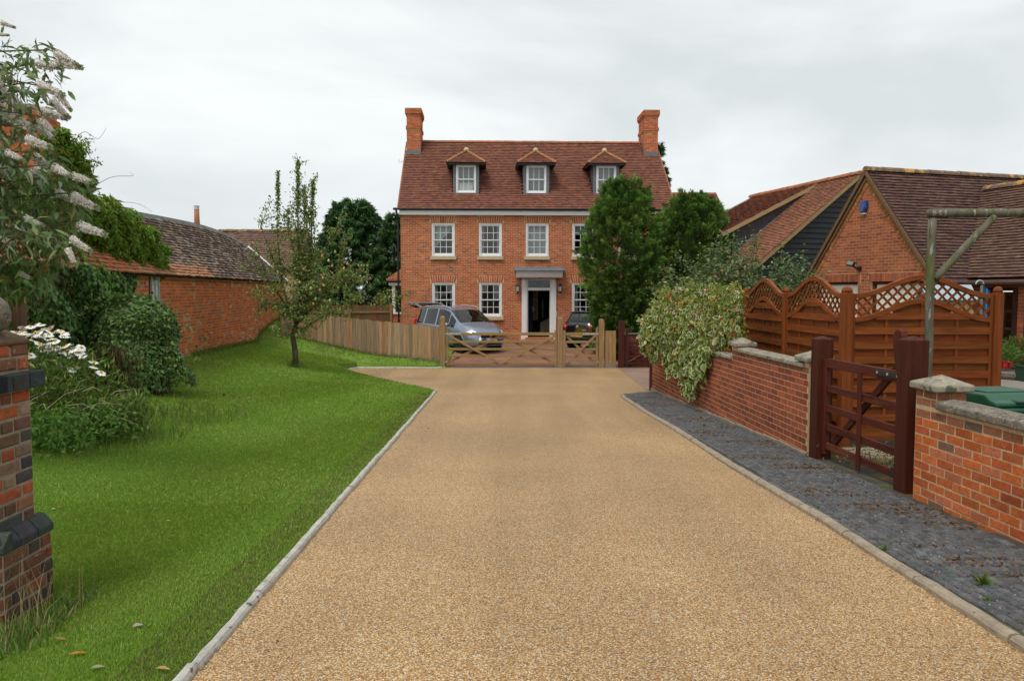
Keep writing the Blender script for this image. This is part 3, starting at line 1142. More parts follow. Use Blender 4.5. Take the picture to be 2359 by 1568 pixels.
GX, GY = [], []
for n_, a_, b_, pw_ in ((170000, 2.9, 6.5, 1), (130000, 6.5, 11.5, 1), (90000, 11.5, 18.0, 1), (50000, 18.0, 27.0, 1)):
    x_, y_ = lawn_points(n_, a_, b_, pw_)
    GX.append(x_); GY.append(y_)
GX, GY = np.concatenate(GX), np.concatenate(GY)
Z = np.array([gz(a, b) + .018 for a, b in zip(GX, GY)])
# mowing stripes: alternate passes lean the blades away from or towards the camera
sdir = np.array([.18, .98])
sc = GX * sdir[1] - GY * sdir[0]
band = np.cos((sc + 5.47) * 2 * np.pi / 3.2)
edge_l = smooth = np.clip((np.abs(GX + 1.7) - 0) / 2.2, 0, 1)
lean = np.zeros((len(GX), 3))
lean[:, 0], lean[:, 1] = sdir[0] * np.clip(band * 2.5, -1, 1) * .10, sdir[1] * np.clip(band * 2.5, -1, 1) * .10
dist = GY
patch = np.array([math.sin(a * 1.9 + 2 * math.sin(b * .8)) + math.sin(b * 2.3 + a) for a, b in zip(GX, GY)]) * .5
base = pal(len(GX), [(.165, .285, .027), (.195, .31, .034), (.142, .255, .024), (.225, .31, .045)], .08, .035)
dry = (npr.random(len(GX)) < (.05 + .13 * np.clip(patch, 0, 1)))
base[dry] = pal(int(dry.sum()), [(.38, .37, .11), (.32, .35, .08), (.40, .36, .15)], .15, .05)
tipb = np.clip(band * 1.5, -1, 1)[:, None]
base = base * 1.14 * (1 + .06 * tipb * np.array([.6, 1, 1.6]))  # stripe light and dark also tinted into the blade colour
near_edge = (GX > np.array([lawn_xr(t) for t in GY]) - .28) & (GY < 16.5) & (npr.random(len(GX)) < .35)
base[near_edge] = pal(int(near_edge.sum()), [(.22, .18, .08), (.16, .16, .05)], .15)
hm = np.where(GY < 11, .013, .018)
grass_blades('lawn_grass', np.stack([GX, GY, Z], 1), hm, hm * 2.0, np.clip(base, 0, 1), lean, np.clip(.0011 * GY, .0028, .026))
# longer tufts round the pier, along the wall foot, fence foot and tree
TX, TY, TH = [], [], []
def tufts(cx, cy, sx, sy, n, h):
    TX.append(cx + npr.normal(0, sx, n)); TY.append(cy + npr.normal(0, sy, n)); TH.append(np.full(n, h))
tufts(-2.58, 4.25, .05, .22, 500, .07)
tufts(-2.75, 3.95, .16, .12, 600, .08)
tufts(-5.72, 20.5, .12, .12, 260, .16)
for k in range(60):
    t = k / 59
    tufts(-7.66 - 1.15 * t, 18.6 + 11 * t, .06, .1, 60, .13)
for k in range(50):
    t = k / 49
    tufts(-2.3 - 5.4 * t, 25.62 + .82 * t, .06, .05, 36, .10)
for k in range(40):
    tufts(-5.3 + 1.2 * npr.random(), 8.2 + 4 * npr.random(), .18, .18, 30, .12)
TX, TY, TH = map(np.concatenate, (TX, TY, TH))
TZ = np.array([gz(a, b) + .01 for a, b in zip(TX, TY)])
grass_blades('rough_grass', np.stack([TX, TY, TZ], 1), TH * .6, TH * 1.6, pal(len(TX), [(.11, .21, .03), (.14, .22, .04), (.30, .27, .11), (.085, .17, .025)], .18), None, (.005, .012))
# tall dry stalks by the pier
n = 34
sx_ = -2.60 + npr.normal(0, .05, n); sy_ = 4.15 + npr.normal(0, .18, n)
grass_blades('dry_stalks', np.stack([sx_, sy_, np.array([gz(a, b) for a, b in zip(sx_, sy_)])], 1), .2, .5, pal(n, [(.42, .33, .15), (.36, .28, .13)], .15), None, (.0025, .004))

# fallen leaves on the grass
def fallen(u, v, Y, L, W, col, rz, label):
    p = at(u, v, Y); z = gz(p.x, p.y) + .036
    mbx = MB()
    n = 7
    for i in range(n):
        t = i / (n - 1)
        w = W * math.sin(math.pi * min(max(t, .04), .97)) * (.9 + .2 * npr.random())
        h = .25 * L * (math.sin(3 * t + .4) * .5)
        for sx in (-1, 0, 1):
            mbx.v.append((L * (t - .5), sx * w / 2, h + (0.18 * W if sx else 0)))
    for i in range(n - 1):
        for k in range(2):
            a = i * 3 + k
            mbx.f.append((a, a + 1, a + 4, a + 3)); mbx.c.append(tuple(c * (1 + npr.uniform(-.15, .15)) for c in col))
    o = mbx.build('fallen_leaf', M['leaf'], None)
    o.location = (p.x, p.y, z); o.rotation_euler = (0, 0, rz)
    tag(o, label, 'leaf', 'leaves fallen on the lawn')


def gy(u, v):
    """depth at which the ray of a pixel meets the lawn"""
    y = 3.0
    while y < 24:
        p = at(u, v, y)
        if p.z <= gz(p.x, p.y):
            return y
        y += .03
    return y


for (u, v, L, W, c, rz, lb) in (
        (180, 1526, .10, .035, (.62, .30, .03), .4, 'orange yellow leaf lying on the lawn below the brick pier'),
        (318, 1461, .06, .05, (.62, .55, .48), .8, 'pale curled dry leaf on the grass near the drive'),
        (225, 1560, .07, .04, (.42, .45, .22), .5, 'curled pale green leaf at the bottom edge of the lawn'),
        (375, 1561, .08, .035, (.60, .42, .14), .0, 'tan yellow leaf beside the pale kerb at the bottom edge'),
        (140, 1181, .06, .05, (.48, .24, .07), .9, 'brown orange leaf on the grass level with the pier plinth'),
        (123, 1185, .04, .035, (.6, .58, .52), .2, 'small whitish scrap beside the brown orange leaf'),
        (388, 1213, .04, .03, (.62, .48, .18), .2, 'small yellow leaf in the middle of the lawn'),
        (246, 1217, .045, .035, (.24, .06, .03), 1.2, 'small dark red leaf in the middle of the lawn'),
        (140, 1493, .09, .03, (.42, .27, .06), -.1, 'narrow brown leaf above the orange yellow leaf'),
        (812, 1084, .05, .04, (.40, .24, .10), .5, 'small tan leaf on the lawn edge beside the kerb'),
        (543, 1032, .05, .03, (.34, .07, .05), .3, 'tiny reddish leaf on the far half of the lawn')):
    fallen(u, v, gy(u, v), L * .85, W * .8, tuple(k * .72 for k in c), rz, lb)

# weeds between the pavers
def weed(u, v, s, label):
    y = 4.
    while y < 18 and at(u, v, y).z > zd(y):
        y += .03
    p = at(u, v, y)
    lv = Leaves(); n = int(60 * s / .1)
    d = rdir(n, .7)
    lv.leaf(np.tile([0, 0, .0], (n, 1)) + d * npr.uniform(0, s * .2, (n, 1)), d + npr.normal(0, .4, (n, 3)), rdir(n, 1), npr.uniform(.3, .75, n) * s, npr.uniform(.10, .18, n) * s,
            pal(n, [(.10, .19, .03), (.13, .22, .04), (.16, .17, .04)], .2))
    o = lv.build('weed', M['leaf'], None)
    o.location = (p.x, p.y, zd(p.y) + .02)
    tag(o, label, 'weed', 'weeds growing between the dark pavers')


for u, v, s, lb in ((2262, 1355, .11, 'largest green weed in the dark pavers near the bottom corner'), (1613, 966, .07, 'small bright green weed in the far pavers beside the wall'),
                    (1677, 1024, .06, 'small green weed half way along the dark pavers'), (1555, 915, .12, 'bushy weed at the foot of the wall by the far paver end'),
                    (1622, 985, .07, 'flat mossy green weed in the middle of the far pavers'), (1885, 1177, .05, 'weed tuft growing against the brown kerb'),
                    (2035, 1273, .06, 'grass tuft on the brown kerb beside the gravel'), (1870, 1185, .05, 'tiny weed on the gravel side of the brown kerb'),
                    (2275, 1395, .05, 'tiny weed just below the largest paver weed')):
    weed(u, v, s, lb)

# ------------------------------------------------------------------ the main house
HG = -.62                                                   # ground at the house
H = thing('brick_house', 'three storey red brick house with three dormers and two chimneys behind the gate', 'house', (-4.74, 33.3, HG), R(2.0))
HM = mtx(H)
HL, HE, HD = 11.65, 5.62, 7.6                               # length, eaves height, depth
BR = [(.47, .14, .055), (.50, .16, .065), (.43, .12, .048), (.52, .175, .075), (.40, .11, .05), (.48, .145, .06), (.45, .13, .052)]
WX = [1.32, 3.33, 5.33, 7.33, 9.33]
holes = []
for i, x in enumerate(WX):
    holes.append((x, x + .98, 3.68, 5.08))
    if i != 2:
        holes.append((x, x + .98, 1.10, 2.56))
door = (5.20, 6.60, 0.0, 2.72)
holes.append(door)
w = MB()
panel_with_holes(w, 0, HL, 0, HE, 0, .3, holes)
hw = w.build('wall', M['mortar_pale'], H)
o = MB()
o.box(0, .3, .3, HD, 0, HE); o.box(HL - .3, HL, .3, HD, 0, HE); o.box(.3, HL - .3, HD - .3, HD, 0, HE)
o.build('side_wall', M['mortar_red'], H)
# brick faces; arches are fans of upright bricks
arch = []
bh = list(holes)
for h in holes:
    if h is door:
        continue
    arch += voussoirs((h[0] + h[1]) / 2, h[3], .98, .29)
    bh.append((h[0] - .07, h[1] + .07, h[3], h[3] + .29))
    bh.append((h[0] - .06, h[1] + .06, h[2] - .15, h[2]))
rects = bond(0, HL, 0, HE - .07, bh)


def brick_col(r):
    c = BR[int(npr.integers(0, len(BR)))]
    if npr.random() < .025:
        c = (.20, .125, .09)
    return tuple(np.clip(np.array(c) * (1 + npr.normal(0, .09)), .01, 1))


lay_bricks(hw, HM, rects, M['brick'], BR, 270, d=.0015, colfn=brick_col, weight=lambda i: 1 if 4.0 < rects[i][0] < 7.3 or rects[i][1] > 2.6 else 2)
lay_bricks(hw, HM, arch, M['brick'], BR, 30, d=.008, name='arch_brick', stuffname='arch_bricks')
# projecting string course

# rooms behind the glass
q = MB()
q.box(.32, HL - .32, 4.6, 4.7, 0, HE - .1); q.box(.32, HL - .32, .31, 4.6, 2.8, 3.0); q.box(.32, HL - .32, .31, 4.6, HE - .12, HE - .06)
for x in (3.1, 5.0, 7.0, 9.1):
    q.box(x - .05, x + .05, .31, 4.6, 0, HE - .1)
q.build('rooms', M['room'], H)
q = MB(); q.box(.32, HL - .32, .31, 4.6, -.02, .22); q.build('indoor_floor', M['room_dark'], H)

for i, x in enumerate(WX):
    if i < 4 or True:
        sash(H, x, x + .98, 3.68, 5.08, 4, 3, yf=.02)
        if i != 2:
            sash(H, x, x + .98, 1.10, 2.56, 4, 3, yf=.02)
# curtains and blinds behind the glass; the slanted grey sheet stands in for reflected sky
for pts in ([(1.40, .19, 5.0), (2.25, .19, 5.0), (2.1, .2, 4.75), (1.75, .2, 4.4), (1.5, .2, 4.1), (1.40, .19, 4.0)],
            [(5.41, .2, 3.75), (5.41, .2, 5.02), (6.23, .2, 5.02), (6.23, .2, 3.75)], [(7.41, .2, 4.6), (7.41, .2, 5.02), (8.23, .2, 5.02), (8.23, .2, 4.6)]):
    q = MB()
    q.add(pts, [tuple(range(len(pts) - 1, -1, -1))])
    q.build('blind_and_reflection', M['blind_and_reflection'], H)
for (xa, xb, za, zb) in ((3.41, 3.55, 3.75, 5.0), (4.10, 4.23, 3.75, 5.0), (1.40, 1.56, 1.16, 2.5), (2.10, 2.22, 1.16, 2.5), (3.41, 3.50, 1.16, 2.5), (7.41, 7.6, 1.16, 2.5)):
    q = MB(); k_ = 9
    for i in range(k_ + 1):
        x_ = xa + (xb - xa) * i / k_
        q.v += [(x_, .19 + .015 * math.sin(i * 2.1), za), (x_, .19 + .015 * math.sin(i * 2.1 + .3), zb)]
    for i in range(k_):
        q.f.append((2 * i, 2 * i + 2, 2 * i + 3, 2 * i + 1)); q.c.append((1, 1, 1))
    q.build('curtain', M['blind_and_reflection'], H)

# white fascia, gutter, downpipe
q = MB(); q.box(-.03, HL + .03, -.16, .0, HE - .21, HE - .02)
q.build('fascia', M['white'], H, bevel=.006)
q = MB()
q.tube([(-.28, -.23, HE + .03), (HL + .1, -.23, HE + .03)], .052, 10)
for k in range(15):
    q.box(.3 + k * .8, .33 + k * .8, -.29, -.17, HE - .03, HE + .06)
q.build('gutter', M['black'], H)
q = MB(); q.tube([(-.16, -.22, HE - .0), (-.1, -.12, HE - .35), (-.1, -.06, HE - .55), (-.1, -.06, -.0)], .04, 8)
for z in (.9, 2.6, 4.3):
    q.tube([(-.1, -.06, z), (-.1, -.06, z + .07)], .052, 8)
q.build('downpipe', M['black'], H)

# roof
RZ, RS = HE + 3.57, 3.86                                    # ridge height, plan run of the slope
e0 = Vector((-.08, -.24, HE + .03))
up = Vector((0, RS + .24, RZ - HE - .03))
Sl = up.length
TR = slope_T(e0, (1, 0, 0), up)
q = MB()
q.prism([(-.2, HE), (RS, RZ - .06), (HD + .2, HE)], -.04, HL + .04, 'x')
roof = q.build('roof', M['room_dark'], H)
DX = [2.78, 5.82, 8.86]


def roof_keep(x, s):
    p = TR @ Vector((x, s, 0))
    for d in DX:
        if abs(p.x - d) < .56 and .62 < p.y < 2.4 and p.z < HE + 2.4:
            return False
    if p.y > 3.22 and (p.x < .60 or p.x > HL - .64):
        return False
    return True


TP = [(.225, .09, .056), (.21, .082, .052), (.24, .097, .06), (.195, .077, .052), (.25, .103, .063), (.18, .073, .052)]
lay_tiles(roof, HM, TR, HL + .16, Sl, TP, M['tile'], keep=roof_keep, gauge=.136, lift=.052, thick=.018)
Bk = slope_T((HL + .08, HD + .24, HE - .02), (-1, 0, 0), (0, -(HD + .24 - RS), RZ - HE + .02))
q = MB(); q.add([Bk @ Vector(p) for p in ((0, 0, .02), (HL + .16, 0, .02), (HL + .16, Sl, .02), (0, Sl, .02))], [(0, 1, 2, 3)], TP[0]); q.build('rear_tiles', M['tile'], roof)
ridge_row(roof, M['tile'], 'ridge_tile', (.62, RS, RZ - .02), (HL - .66, RS, RZ - .02), .12, .42, (.34, .13, .06))

# mortared verges down both gable edges
for xv in (-.09, HL + .09):
    q = MB()
    q.bar((xv, -.25, HE + .02), (xv, RS, RZ - .03), .05, .10, (0, -.7, .7), (.30, .13, .07))
    q.build('verge', M['tile'], roof)

# chimneys
CWD = .62
for x0 in (0.0, HL - CWD):
    c = MB()
    yb0, yb1 = 3.06, 4.5
    zt = RZ + 1.36
    c.box(x0, x0 + CWD, yb0, yb1, HE + 2.2, zt)
    ch = c.build('chimney', M['mortar_pale'], H)
    b2 = MB()
    rects_ = []
    for (za, zb, g) in ((HE + 2.85, zt - .92, .0), (zt - .92, zt - .78, .035), (zt - .78, zt - .30, .0), (zt - .30, zt - .22, .035), (zt - .22, zt - .02, .07)):
        nn = max(1, int(round((zb - za) / .075)))
        for T_, Lw in ((Matrix.Translation((x0 - g, yb0 - g, 0)), CWD + 2 * g),
                       (Matrix.Translation((x0 + CWD + g, yb0 - g, 0)) @ Matrix.Rotation(R(90), 4, 'Z'), yb1 - yb0 + 2 * g),
                       (Matrix.Translation((x0 - g, yb1 + g, 0)) @ Matrix.Rotation(R(-90), 4, 'Z'), yb1 - yb0 + 2 * g)):
            if g:
                b2.box(0, Lw, 0, .12, za, zb, (.35, .12, .055), T_)
            for r in bond(0, Lw, za, za + nn * .075, style='stretcher'):
                v, f = brick_geo(r[2], r[3], .006)
                b2.add([T_ @ Vector((a + r[0], b, c2 + r[1])) for a, b, c2 in v], f, tuple(pal(1, BR, .1)[0]))
    b2.build('brickwork', M['brick'], ch, kind='stuff')
    c = MB(); c.prism([(x0 - .06, yb0 - .06), (x0 + CWD + .06, yb0 - .06), (x0 + CWD + .06, yb1 + .06), (x0 - .06, yb1 + .06)], zt - .02, zt + .03, 'z')
    c.lathe([(.30, .03), (.16, .10), (.13, .13), (.0, .14)], 14, (x0 + CWD / 2, yb0 + .72, zt))
    c.build('flaunching', M['stone'], ch)
    c = MB()
    yy = yb0 - .012
    c.box(x0 - .02, x0 + CWD + .02, yy - .03, yb0 - .002, HE + 2.76, HE + 3.05)
    for k in range(6):
        ya = yb0 + k * .14
        zz = HE + 2.9 + k * .13
        for xs in ((x0 - .02, x0 - .003), (x0 + CWD + .003, x0 + CWD + .02)):
            c.box(xs[0], xs[1], ya, ya + .15, zz - .1, zz + .16)
    c.build('flashing', M['lead'], ch)

# dormers
for d in DX:
    yf, zb, zt = .58, HE + .70, HE + 2.06
    dm = MB()
    dm.box(d - .56, d - .43, yf, yf + .1, zb, zt); dm.box(d + .43, d + .56, yf, yf + .1, zb, zt)
    dm.box(d - .43, d + .43, yf, yf + .1, zt - .06, zt); dm.box(d - .43, d + .43, yf, yf + .1, zb, zb + .1)
    for s_ in (-1, 1):
        x_ = d + s_ * .555
        dm.prism([(yf + .1, zb), (yf + .1, zt), (yf + 1.55, zt)], min(x_, x_ - s_ * .02), max(x_, x_ - s_ * .02), 'x')
    dm.box(d - .6, d + .6, yf - .10, yf - .0, zb - .10, zb - .06)
    dm.add([(d - .6, yf - .14, zb - .12), (d + .6, yf - .14, zb - .12), (d + .6, yf, zb + .04), (d - .6, yf, zb + .04)], [(0, 1, 2, 3)])
    dor = dm.build('dormer', M['lead'], H)
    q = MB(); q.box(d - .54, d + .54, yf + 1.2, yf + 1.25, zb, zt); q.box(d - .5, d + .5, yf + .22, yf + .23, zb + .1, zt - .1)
    q.build('blind_and_reflection', M['blind_and_reflection'], dor)
    sash(dor, d - .43, d + .43, zb + .1, zt - .06, 2, 3, yf=yf - .03, frame=.055, sill=False)
    if d == DX[0]:
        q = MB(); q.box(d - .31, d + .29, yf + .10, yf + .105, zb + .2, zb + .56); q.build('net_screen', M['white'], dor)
    # hipped hat: three tiled planes
    ex, ez, ax, az = .84, zt + .0, .0, zt + .62
    yfe = yf - .22
    ya = yfe + .80
    back = yf + 2.0
    q = MB()
    q.add([(d - ex, yfe, ez), (d + ex, yfe, ez), (d + ex, back, ez), (d - ex, back, ez)], [(0, 3, 2, 1)])
    q.box(d - ex + .02, d + ex - .02, yfe + .02, yfe + .06, ez - .07, ez); q.box(d - ex + .02, d - ex + .06, yfe + .06, back - 1.1, ez - .07, ez); q.box(d + ex - .06, d + ex - .02, yfe + .06, back - 1.1, ez - .07, ez)
    q.build('soffit', M['black'], dor)
    Tf = slope_T((d - ex, yfe, ez), (1, 0, 0), (0, ya - yfe, az - ez))
    Lf = math.hypot(ya - yfe, az - ez)
    lay_tiles(dor, HM, Tf, 2 * ex, Lf, TP, M['tile'], gauge=.1, singles=0, keep=lambda x, s: ex * s / Lf - .02 < x < 2 * ex - ex * s / Lf + .02, stuffname='front_tiling')
    q = MB()
    q.add([Tf @ Vector(p) for p in ((0, 0, -.01), (2 * ex, 0, -.01), (ex, Lf, -.01))], [(0, 1, 2)])
    for s_ in (-1, 1):
        Tside = slope_T((d + s_ * ex, yfe if s_ > 0 else back, ez), (0, s_, 0), (-s_ * ex, 0, az - ez))
        Ls = math.hypot(ex, az - ez)
        W_ = back - yfe
        kf = (lambda x, s, Ls=Ls: x > .80 * s / Ls - .02) if s_ > 0 else (lambda x, s, Ls=Ls, W_=W_: x < W_ - .80 * s / Ls + .02)
        def kk(x, s, kf=kf, Tside=Tside):
            if not kf(x, s):
                return False
            p = Tside @ Vector((x, s, 0))
            rz_ = HE + (p.y + .0) * (RZ - HE) / RS
            return p.z > rz_ - .1
        lay_tiles(dor, HM, Tside, W_, Ls, TP, M['tile'], singles=0, keep=kk, stuffname='side_tiling')
    q.build('roof_deck', M['room_dark'], dor)
    q = MB()
    for s_ in (-1, 1):
        half_ridge(q, (d + s_ * ex, yfe, ez + .02), (d, ya, az + .02), .075, .105, (.36, .165, .07))
    half_ridge(q, (d, ya, az), (d, back + 1.0, az), .09, .3, (.30, .12, .06))
    q.build('hip_tiles', M['tile'], dor)
    q = MB(); q.lathe([(.0, -.05), (.11, -.02), (.115, .06), (.07, .13), (0, .15)], 12, (d, ya - .03, az + .02)); q.build('finial', M['sandstone'], dor, smooth=True)

# portico and door
for x in (5.16, 6.42):
    q = MB()
    q.box(x, x + .22, -.10, .02, .38, 2.72); q.box(x - .035, x + .255, -.14, .02, .02, .38)
    q.box(x + .06, x + .16, -.16, -.10, 2.44, 2.72)
    q.build('pilaster', M['white'], H, bevel=.01)
q = MB()
q.box(5.38, 5.43, -.02, .14, .22, 2.72); q.box(6.37, 6.42, -.02, .14, .22, 2.72); q.box(5.43, 6.37, -.02, .14, 2.66, 2.72); q.box(5.43, 6.37, -.02, .14, 2.22, 2.34)
q.build('door_frame', M['white'], H, bevel=.006)
q = MB(); q.prism([(0.02, 2.76), (-.42, 2.76), (-.44, 2.80), (-.48, 2.95), (-.52, 3.0), (-.52, 3.04), (.02, 3.04)], 4.92, 6.88, 'x')
cano = q.build('canopy', M['white'], H, bevel=.006)
q = MB(); q.prism([(.0, 3.22), (-.06, 3.22), (-.58, 3.10), (-.60, 3.045), (.0, 3.045)], 4.84, 6.98, 'x'); q.build('lead_roof', M['lead'], cano, bevel=.012)
q = MB(); q.box(5.43, 6.37, .06, .065, 2.34, 2.66); fan = q.build('fanlight', M['car_glass'], H)
q = MB()
for k in range(3):
    x = 5.58 + k * .31
    for a in (-1, 1):
        q.bar((x - .155, .05, 2.5 - a * .15), (x + .155, .05, 2.5 + a * .15), .012, .012, (0, 1, 0))
q.build('leading', M['lead'], fan)
q = MB()
q.box(0, .90, -.025, .025, .22, 2.21)
for (a, b, c, d_) in ((.10, .40, .42, 1.0), (.50, .80, .42, 1.0), (.10, .40, 1.12, 2.0), (.50, .80, 1.12, 2.0)):
    q.box(a, b, -.034, -.025, c, d_)
dr = q.build('door', M['navy'], H, bevel=.004)
dr.location = (5.45, .14, 0); dr.rotation_euler = (0, 0, R(76))
q = MB(); q.tube([(.78, -.05, 1.30), (.78, -.09, 1.32), (.78, -.09, 1.46), (.78, -.05, 1.48)], .014, 8); q.lathe([(0, -.02), (.03, -.01), (.03, .01), (0, .02)], 10, (.72, -.06, 1.38)); q.build('handle', M['chrome'], dr)
q = MB()
q.box(5.02, 6.78, -.95, -.12, -.1, .14); q.box(5.30, 6.50, -.45, .12, .14, .21)
q.build('doorstep', M['terracotta'], H, bevel=.01)
# inside the hall: glazed inner door, stair side, coats
q = MB(); q.box(5.62, 6.0, 3.0, 3.04, .9, 2.3); hg = q.build('hall_window', M['sandstone'], H)
q = MB()
q.box(5.56, 5.62, 2.97, 3.05, .85, 2.36); q.box(6.0, 6.06, 2.97, 3.05, .85, 2.36)
for z in (.84, 1.3, 1.76, 2.3):
    q.box(5.62, 6.0, 2.97, 3.05, z, z + .05)
q.build('hall_window_frame', M['cream'], hg)
q = MB(); q.prism([(6.12, .22), (6.6, .22), (6.6, 1.0), (6.12, .75)], 2.2, 2.25, 'y'); q.build('stair_panel', M['sandstone'], H)
q = MB(); q.lathe([(.02, 0), (.15, .08), (.17, .6), (.12, .9), (.05, 1.0), (0, 1.02)], 10, (6.18, 1.7, .9)); q.build('hanging_coat', M['black'], H)

for x in (4.98, 6.80):
    q = MB()
    q.lathe([(0, -.19), (.03, -.17), (.015, -.14), (.06, -.12), (.07, -.10)], 6, (x, -.17, 2.28))
    q.lathe([(.105, .11), (.09, .13), (.045, .19), (.02, .22), (.0, .25)], 6, (x, -.17, 2.28))
    for k in range(6):
        t = k * math.pi / 3
        q.tube([(x + .07 * math.cos(t), -.17 + .07 * math.sin(t), 2.18), (x + .1 * math.cos(t), -.17 + .1 * math.sin(t), 2.40)], .008, 5)
    q.tube([(x, -.17, 2.14), (x, -.06, 2.08), (x, .0, 2.12)], .014, 6)
    la = q.build('wall_lantern', M['black_wood'], H)
    q = MB(); q.lathe([(.062, -.10), (.09, .11)], 6, (x, -.17, 2.28)); q.build('lantern_glass', M['lamp_glass'], la)

# single-storey bay on the far side
q = MB(); q.box(-.62, -.0, 1.7, 3.7, 0, 1.2); q.build('bay_wall', M['brick'], H).color = (.37, .125, .055, 1)
bayr = []
for r in bond(0, .62, 0, 1.2):
    bayr.append(r)
bw = MB(); bw.box(-.60, -.02, 1.698, 1.699, 0, 1.2); bwo = bw.build('bay_brickwork', M['mortar_pale'], H)
lay_bricks(bwo, HM, bayr, M['brick'], BR, 0, T=Matrix.Translation((-.62, 1.697, 0)))
q = MB()
q.box(-.66, .0, 1.62, 3.75, 1.16, 1.24); q.box(-.58, -.44, 1.66, 1.78, 1.24, 2.44); q.box(-.10, -.0, 1.66, 1.78, 1.24, 2.44); q.box(-.72, .0, 1.58, 3.75, 2.44, 2.58)
q.box(-.58, -.50, 1.8, 3.6, 1.24, 1.34); q.box(-.58, -.50, 3.5, 3.6, 1.24, 2.44)
bay = q.build('bay_window', M['white'], H, bevel=.006)
q = MB(); q.box(-.44, -.10, 1.72, 1.725, 1.24, 2.44); q.build('pane', M['glass'], bay)
q = MB(); q.box(-.42, -.08, 1.86, 1.87, 1.24, 2.44); q.build('curtain', M['bin'], bay)
q = MB(); q.tube([(-.80, 1.52, 2.63), (.0, 1.52, 2.63)], .055, 8); q.tube([(-.80, 1.52, 2.63), (-.80, 3.7, 2.63)], .055, 8); q.build('bay_gutter', M['black'], H)
Tb = slope_T((-.82, 1.5, 2.66), (1, 0, 0), (0, .75, .62))
lay_tiles(H, HM, Tb, .84, .95, [(.42, .16, .07), (.38, .13, .06), (.33, .11, .055)], M['tile'], singles=0, keep=lambda x, s: x > s * .75, stuffname='bay_tiling')
q = MB(); q.add([(-.8, 1.5, 2.65), (0, 1.5, 2.65), (0, 2.3, 3.28), (-.1, 2.3, 3.28), (-.8, 3.7, 2.65), (0, 3.7, 2.65)], [(0, 1, 2, 3), (0, 3, 4), (2, 5, 4, 3)]); q.build('bay_roof', M['tile'], H).color = (.36, .12, .06, 1)

# lower wing on the right
WL = 2.75
q = MB(); q.box(HL + .003, HL + WL, .9, 5.2, 0, 4.78); wg = q.build('wing_wall', M['mortar_pale'], H)
lay_bricks(wg, HM, bond(0, WL, 0, 4.72), M['brick'], BR, 0, T=Matrix.Translation((HL, .897, 0)))
We, Wr, Wy = 4.84, 6.72, 2.35
q = MB(); q.prism([(.7, We - .02), (.9 + Wy, Wr - .05), (5.6, We - .02)], HL + .003, HL + WL + .06, 'x'); wr_ = q.build('wing_roof', M['room_dark'], H)
Tw = slope_T((HL + .0, .66, We - .04), (1, 0, 0), (0, Wy + .24, Wr - We + .04))
lay_tiles(wr_, HM, Tw, WL + .12, math.hypot(Wy + .24, Wr - We + .04), TP, M['tile'], singles=0)
ridge_row(wr_, M['tile'], 'ridge_tile', (HL, .9 + Wy, Wr), (HL + WL + .1, .9 + Wy, Wr), .11, .4, (.36, .15, .07))
q = MB(); q.box(HL, HL + WL, .72, .90, We - .22, We - .08); q.build('wing_fascia', M['white'], H)

# television aerial on the far gable
q = MB(); q.tube([(-.05, 3.2, HE + .2), (-.05, 3.2, HE + 2.7)], .016, 6); q.tube([(-.35, 3.2, HE + 2.55), (.18, 3.2, HE + 2.62)], .01, 5)
for k in range(7):
    x = -.33 + k * .08
    q.tube([(x, 2.95 + .02 * k, HE + 2.55 + .01 * k), (x, 3.45 - .02 * k, HE + 2.55 + .01 * k)], .006, 4)
q.tube([(-.38, 3.1, HE + 2.45), (-.38, 3.3, HE + 2.68)], .008, 4)
q.build('aerial', M['galv'], H)

# ------------------------------------------------------------------ the old brick barn on the left
b0, b1 = Vector((-6.78, 9.29)), Vector((-8.85, 30.2))        # eaves wall, near end to far end
ang = math.atan2(b1.y - b0.y, b1.x - b0.x)
BL = (b1 - b0).length
BB = thing('brick_barn', 'long low old barn of orange red brick with sagging mottled tiled roof', 'barn', (b0.x, b0.y, -.4), ang)
# local x runs away from the camera; the lawn side is -y
BMX = mtx(BB)
bz = 2.33                                                     # eaves height in local units (world 1.93)
q = MB()
q.box(0, BL, .0, .3, 0, bz); q.box(BL - .3, BL, .3, 3.0, 0, bz); q.box(0, .3, .3, 3.0, 0, bz)
q.box(BL - .3, BL, .3, 2.9, bz, bz + .6)
bwall = q.build('wall', M['mortar_red'], BB)
XS = 2.72
xw0, xw1 = 6.75, 7.22                                         # narrow leaded window
OB = [(.52, .135, .04), (.48, .12, .035), (.56, .16, .05), (.42, .10, .035), (.50, .145, .05), (.45, .13, .055), (.38, .10, .05)]


def barn_col(r):
    c = np.array(OB[int(npr.integers(0, len(OB)))])
    h = r[1]
    if npr.random() < .06 + .25 * max(0, 1 - h / 1.1):        # salts and replaced bricks low down
        c = np.array([(.42, .26, .17), (.30, .14, .08), (.46, .30, .22)][int(npr.integers(0, 3))])
    if npr.random() < .03:
        c = np.array((.28, .22, .18))
    return tuple(np.clip(c * (1 + npr.normal(0, .10)), .01, 1))


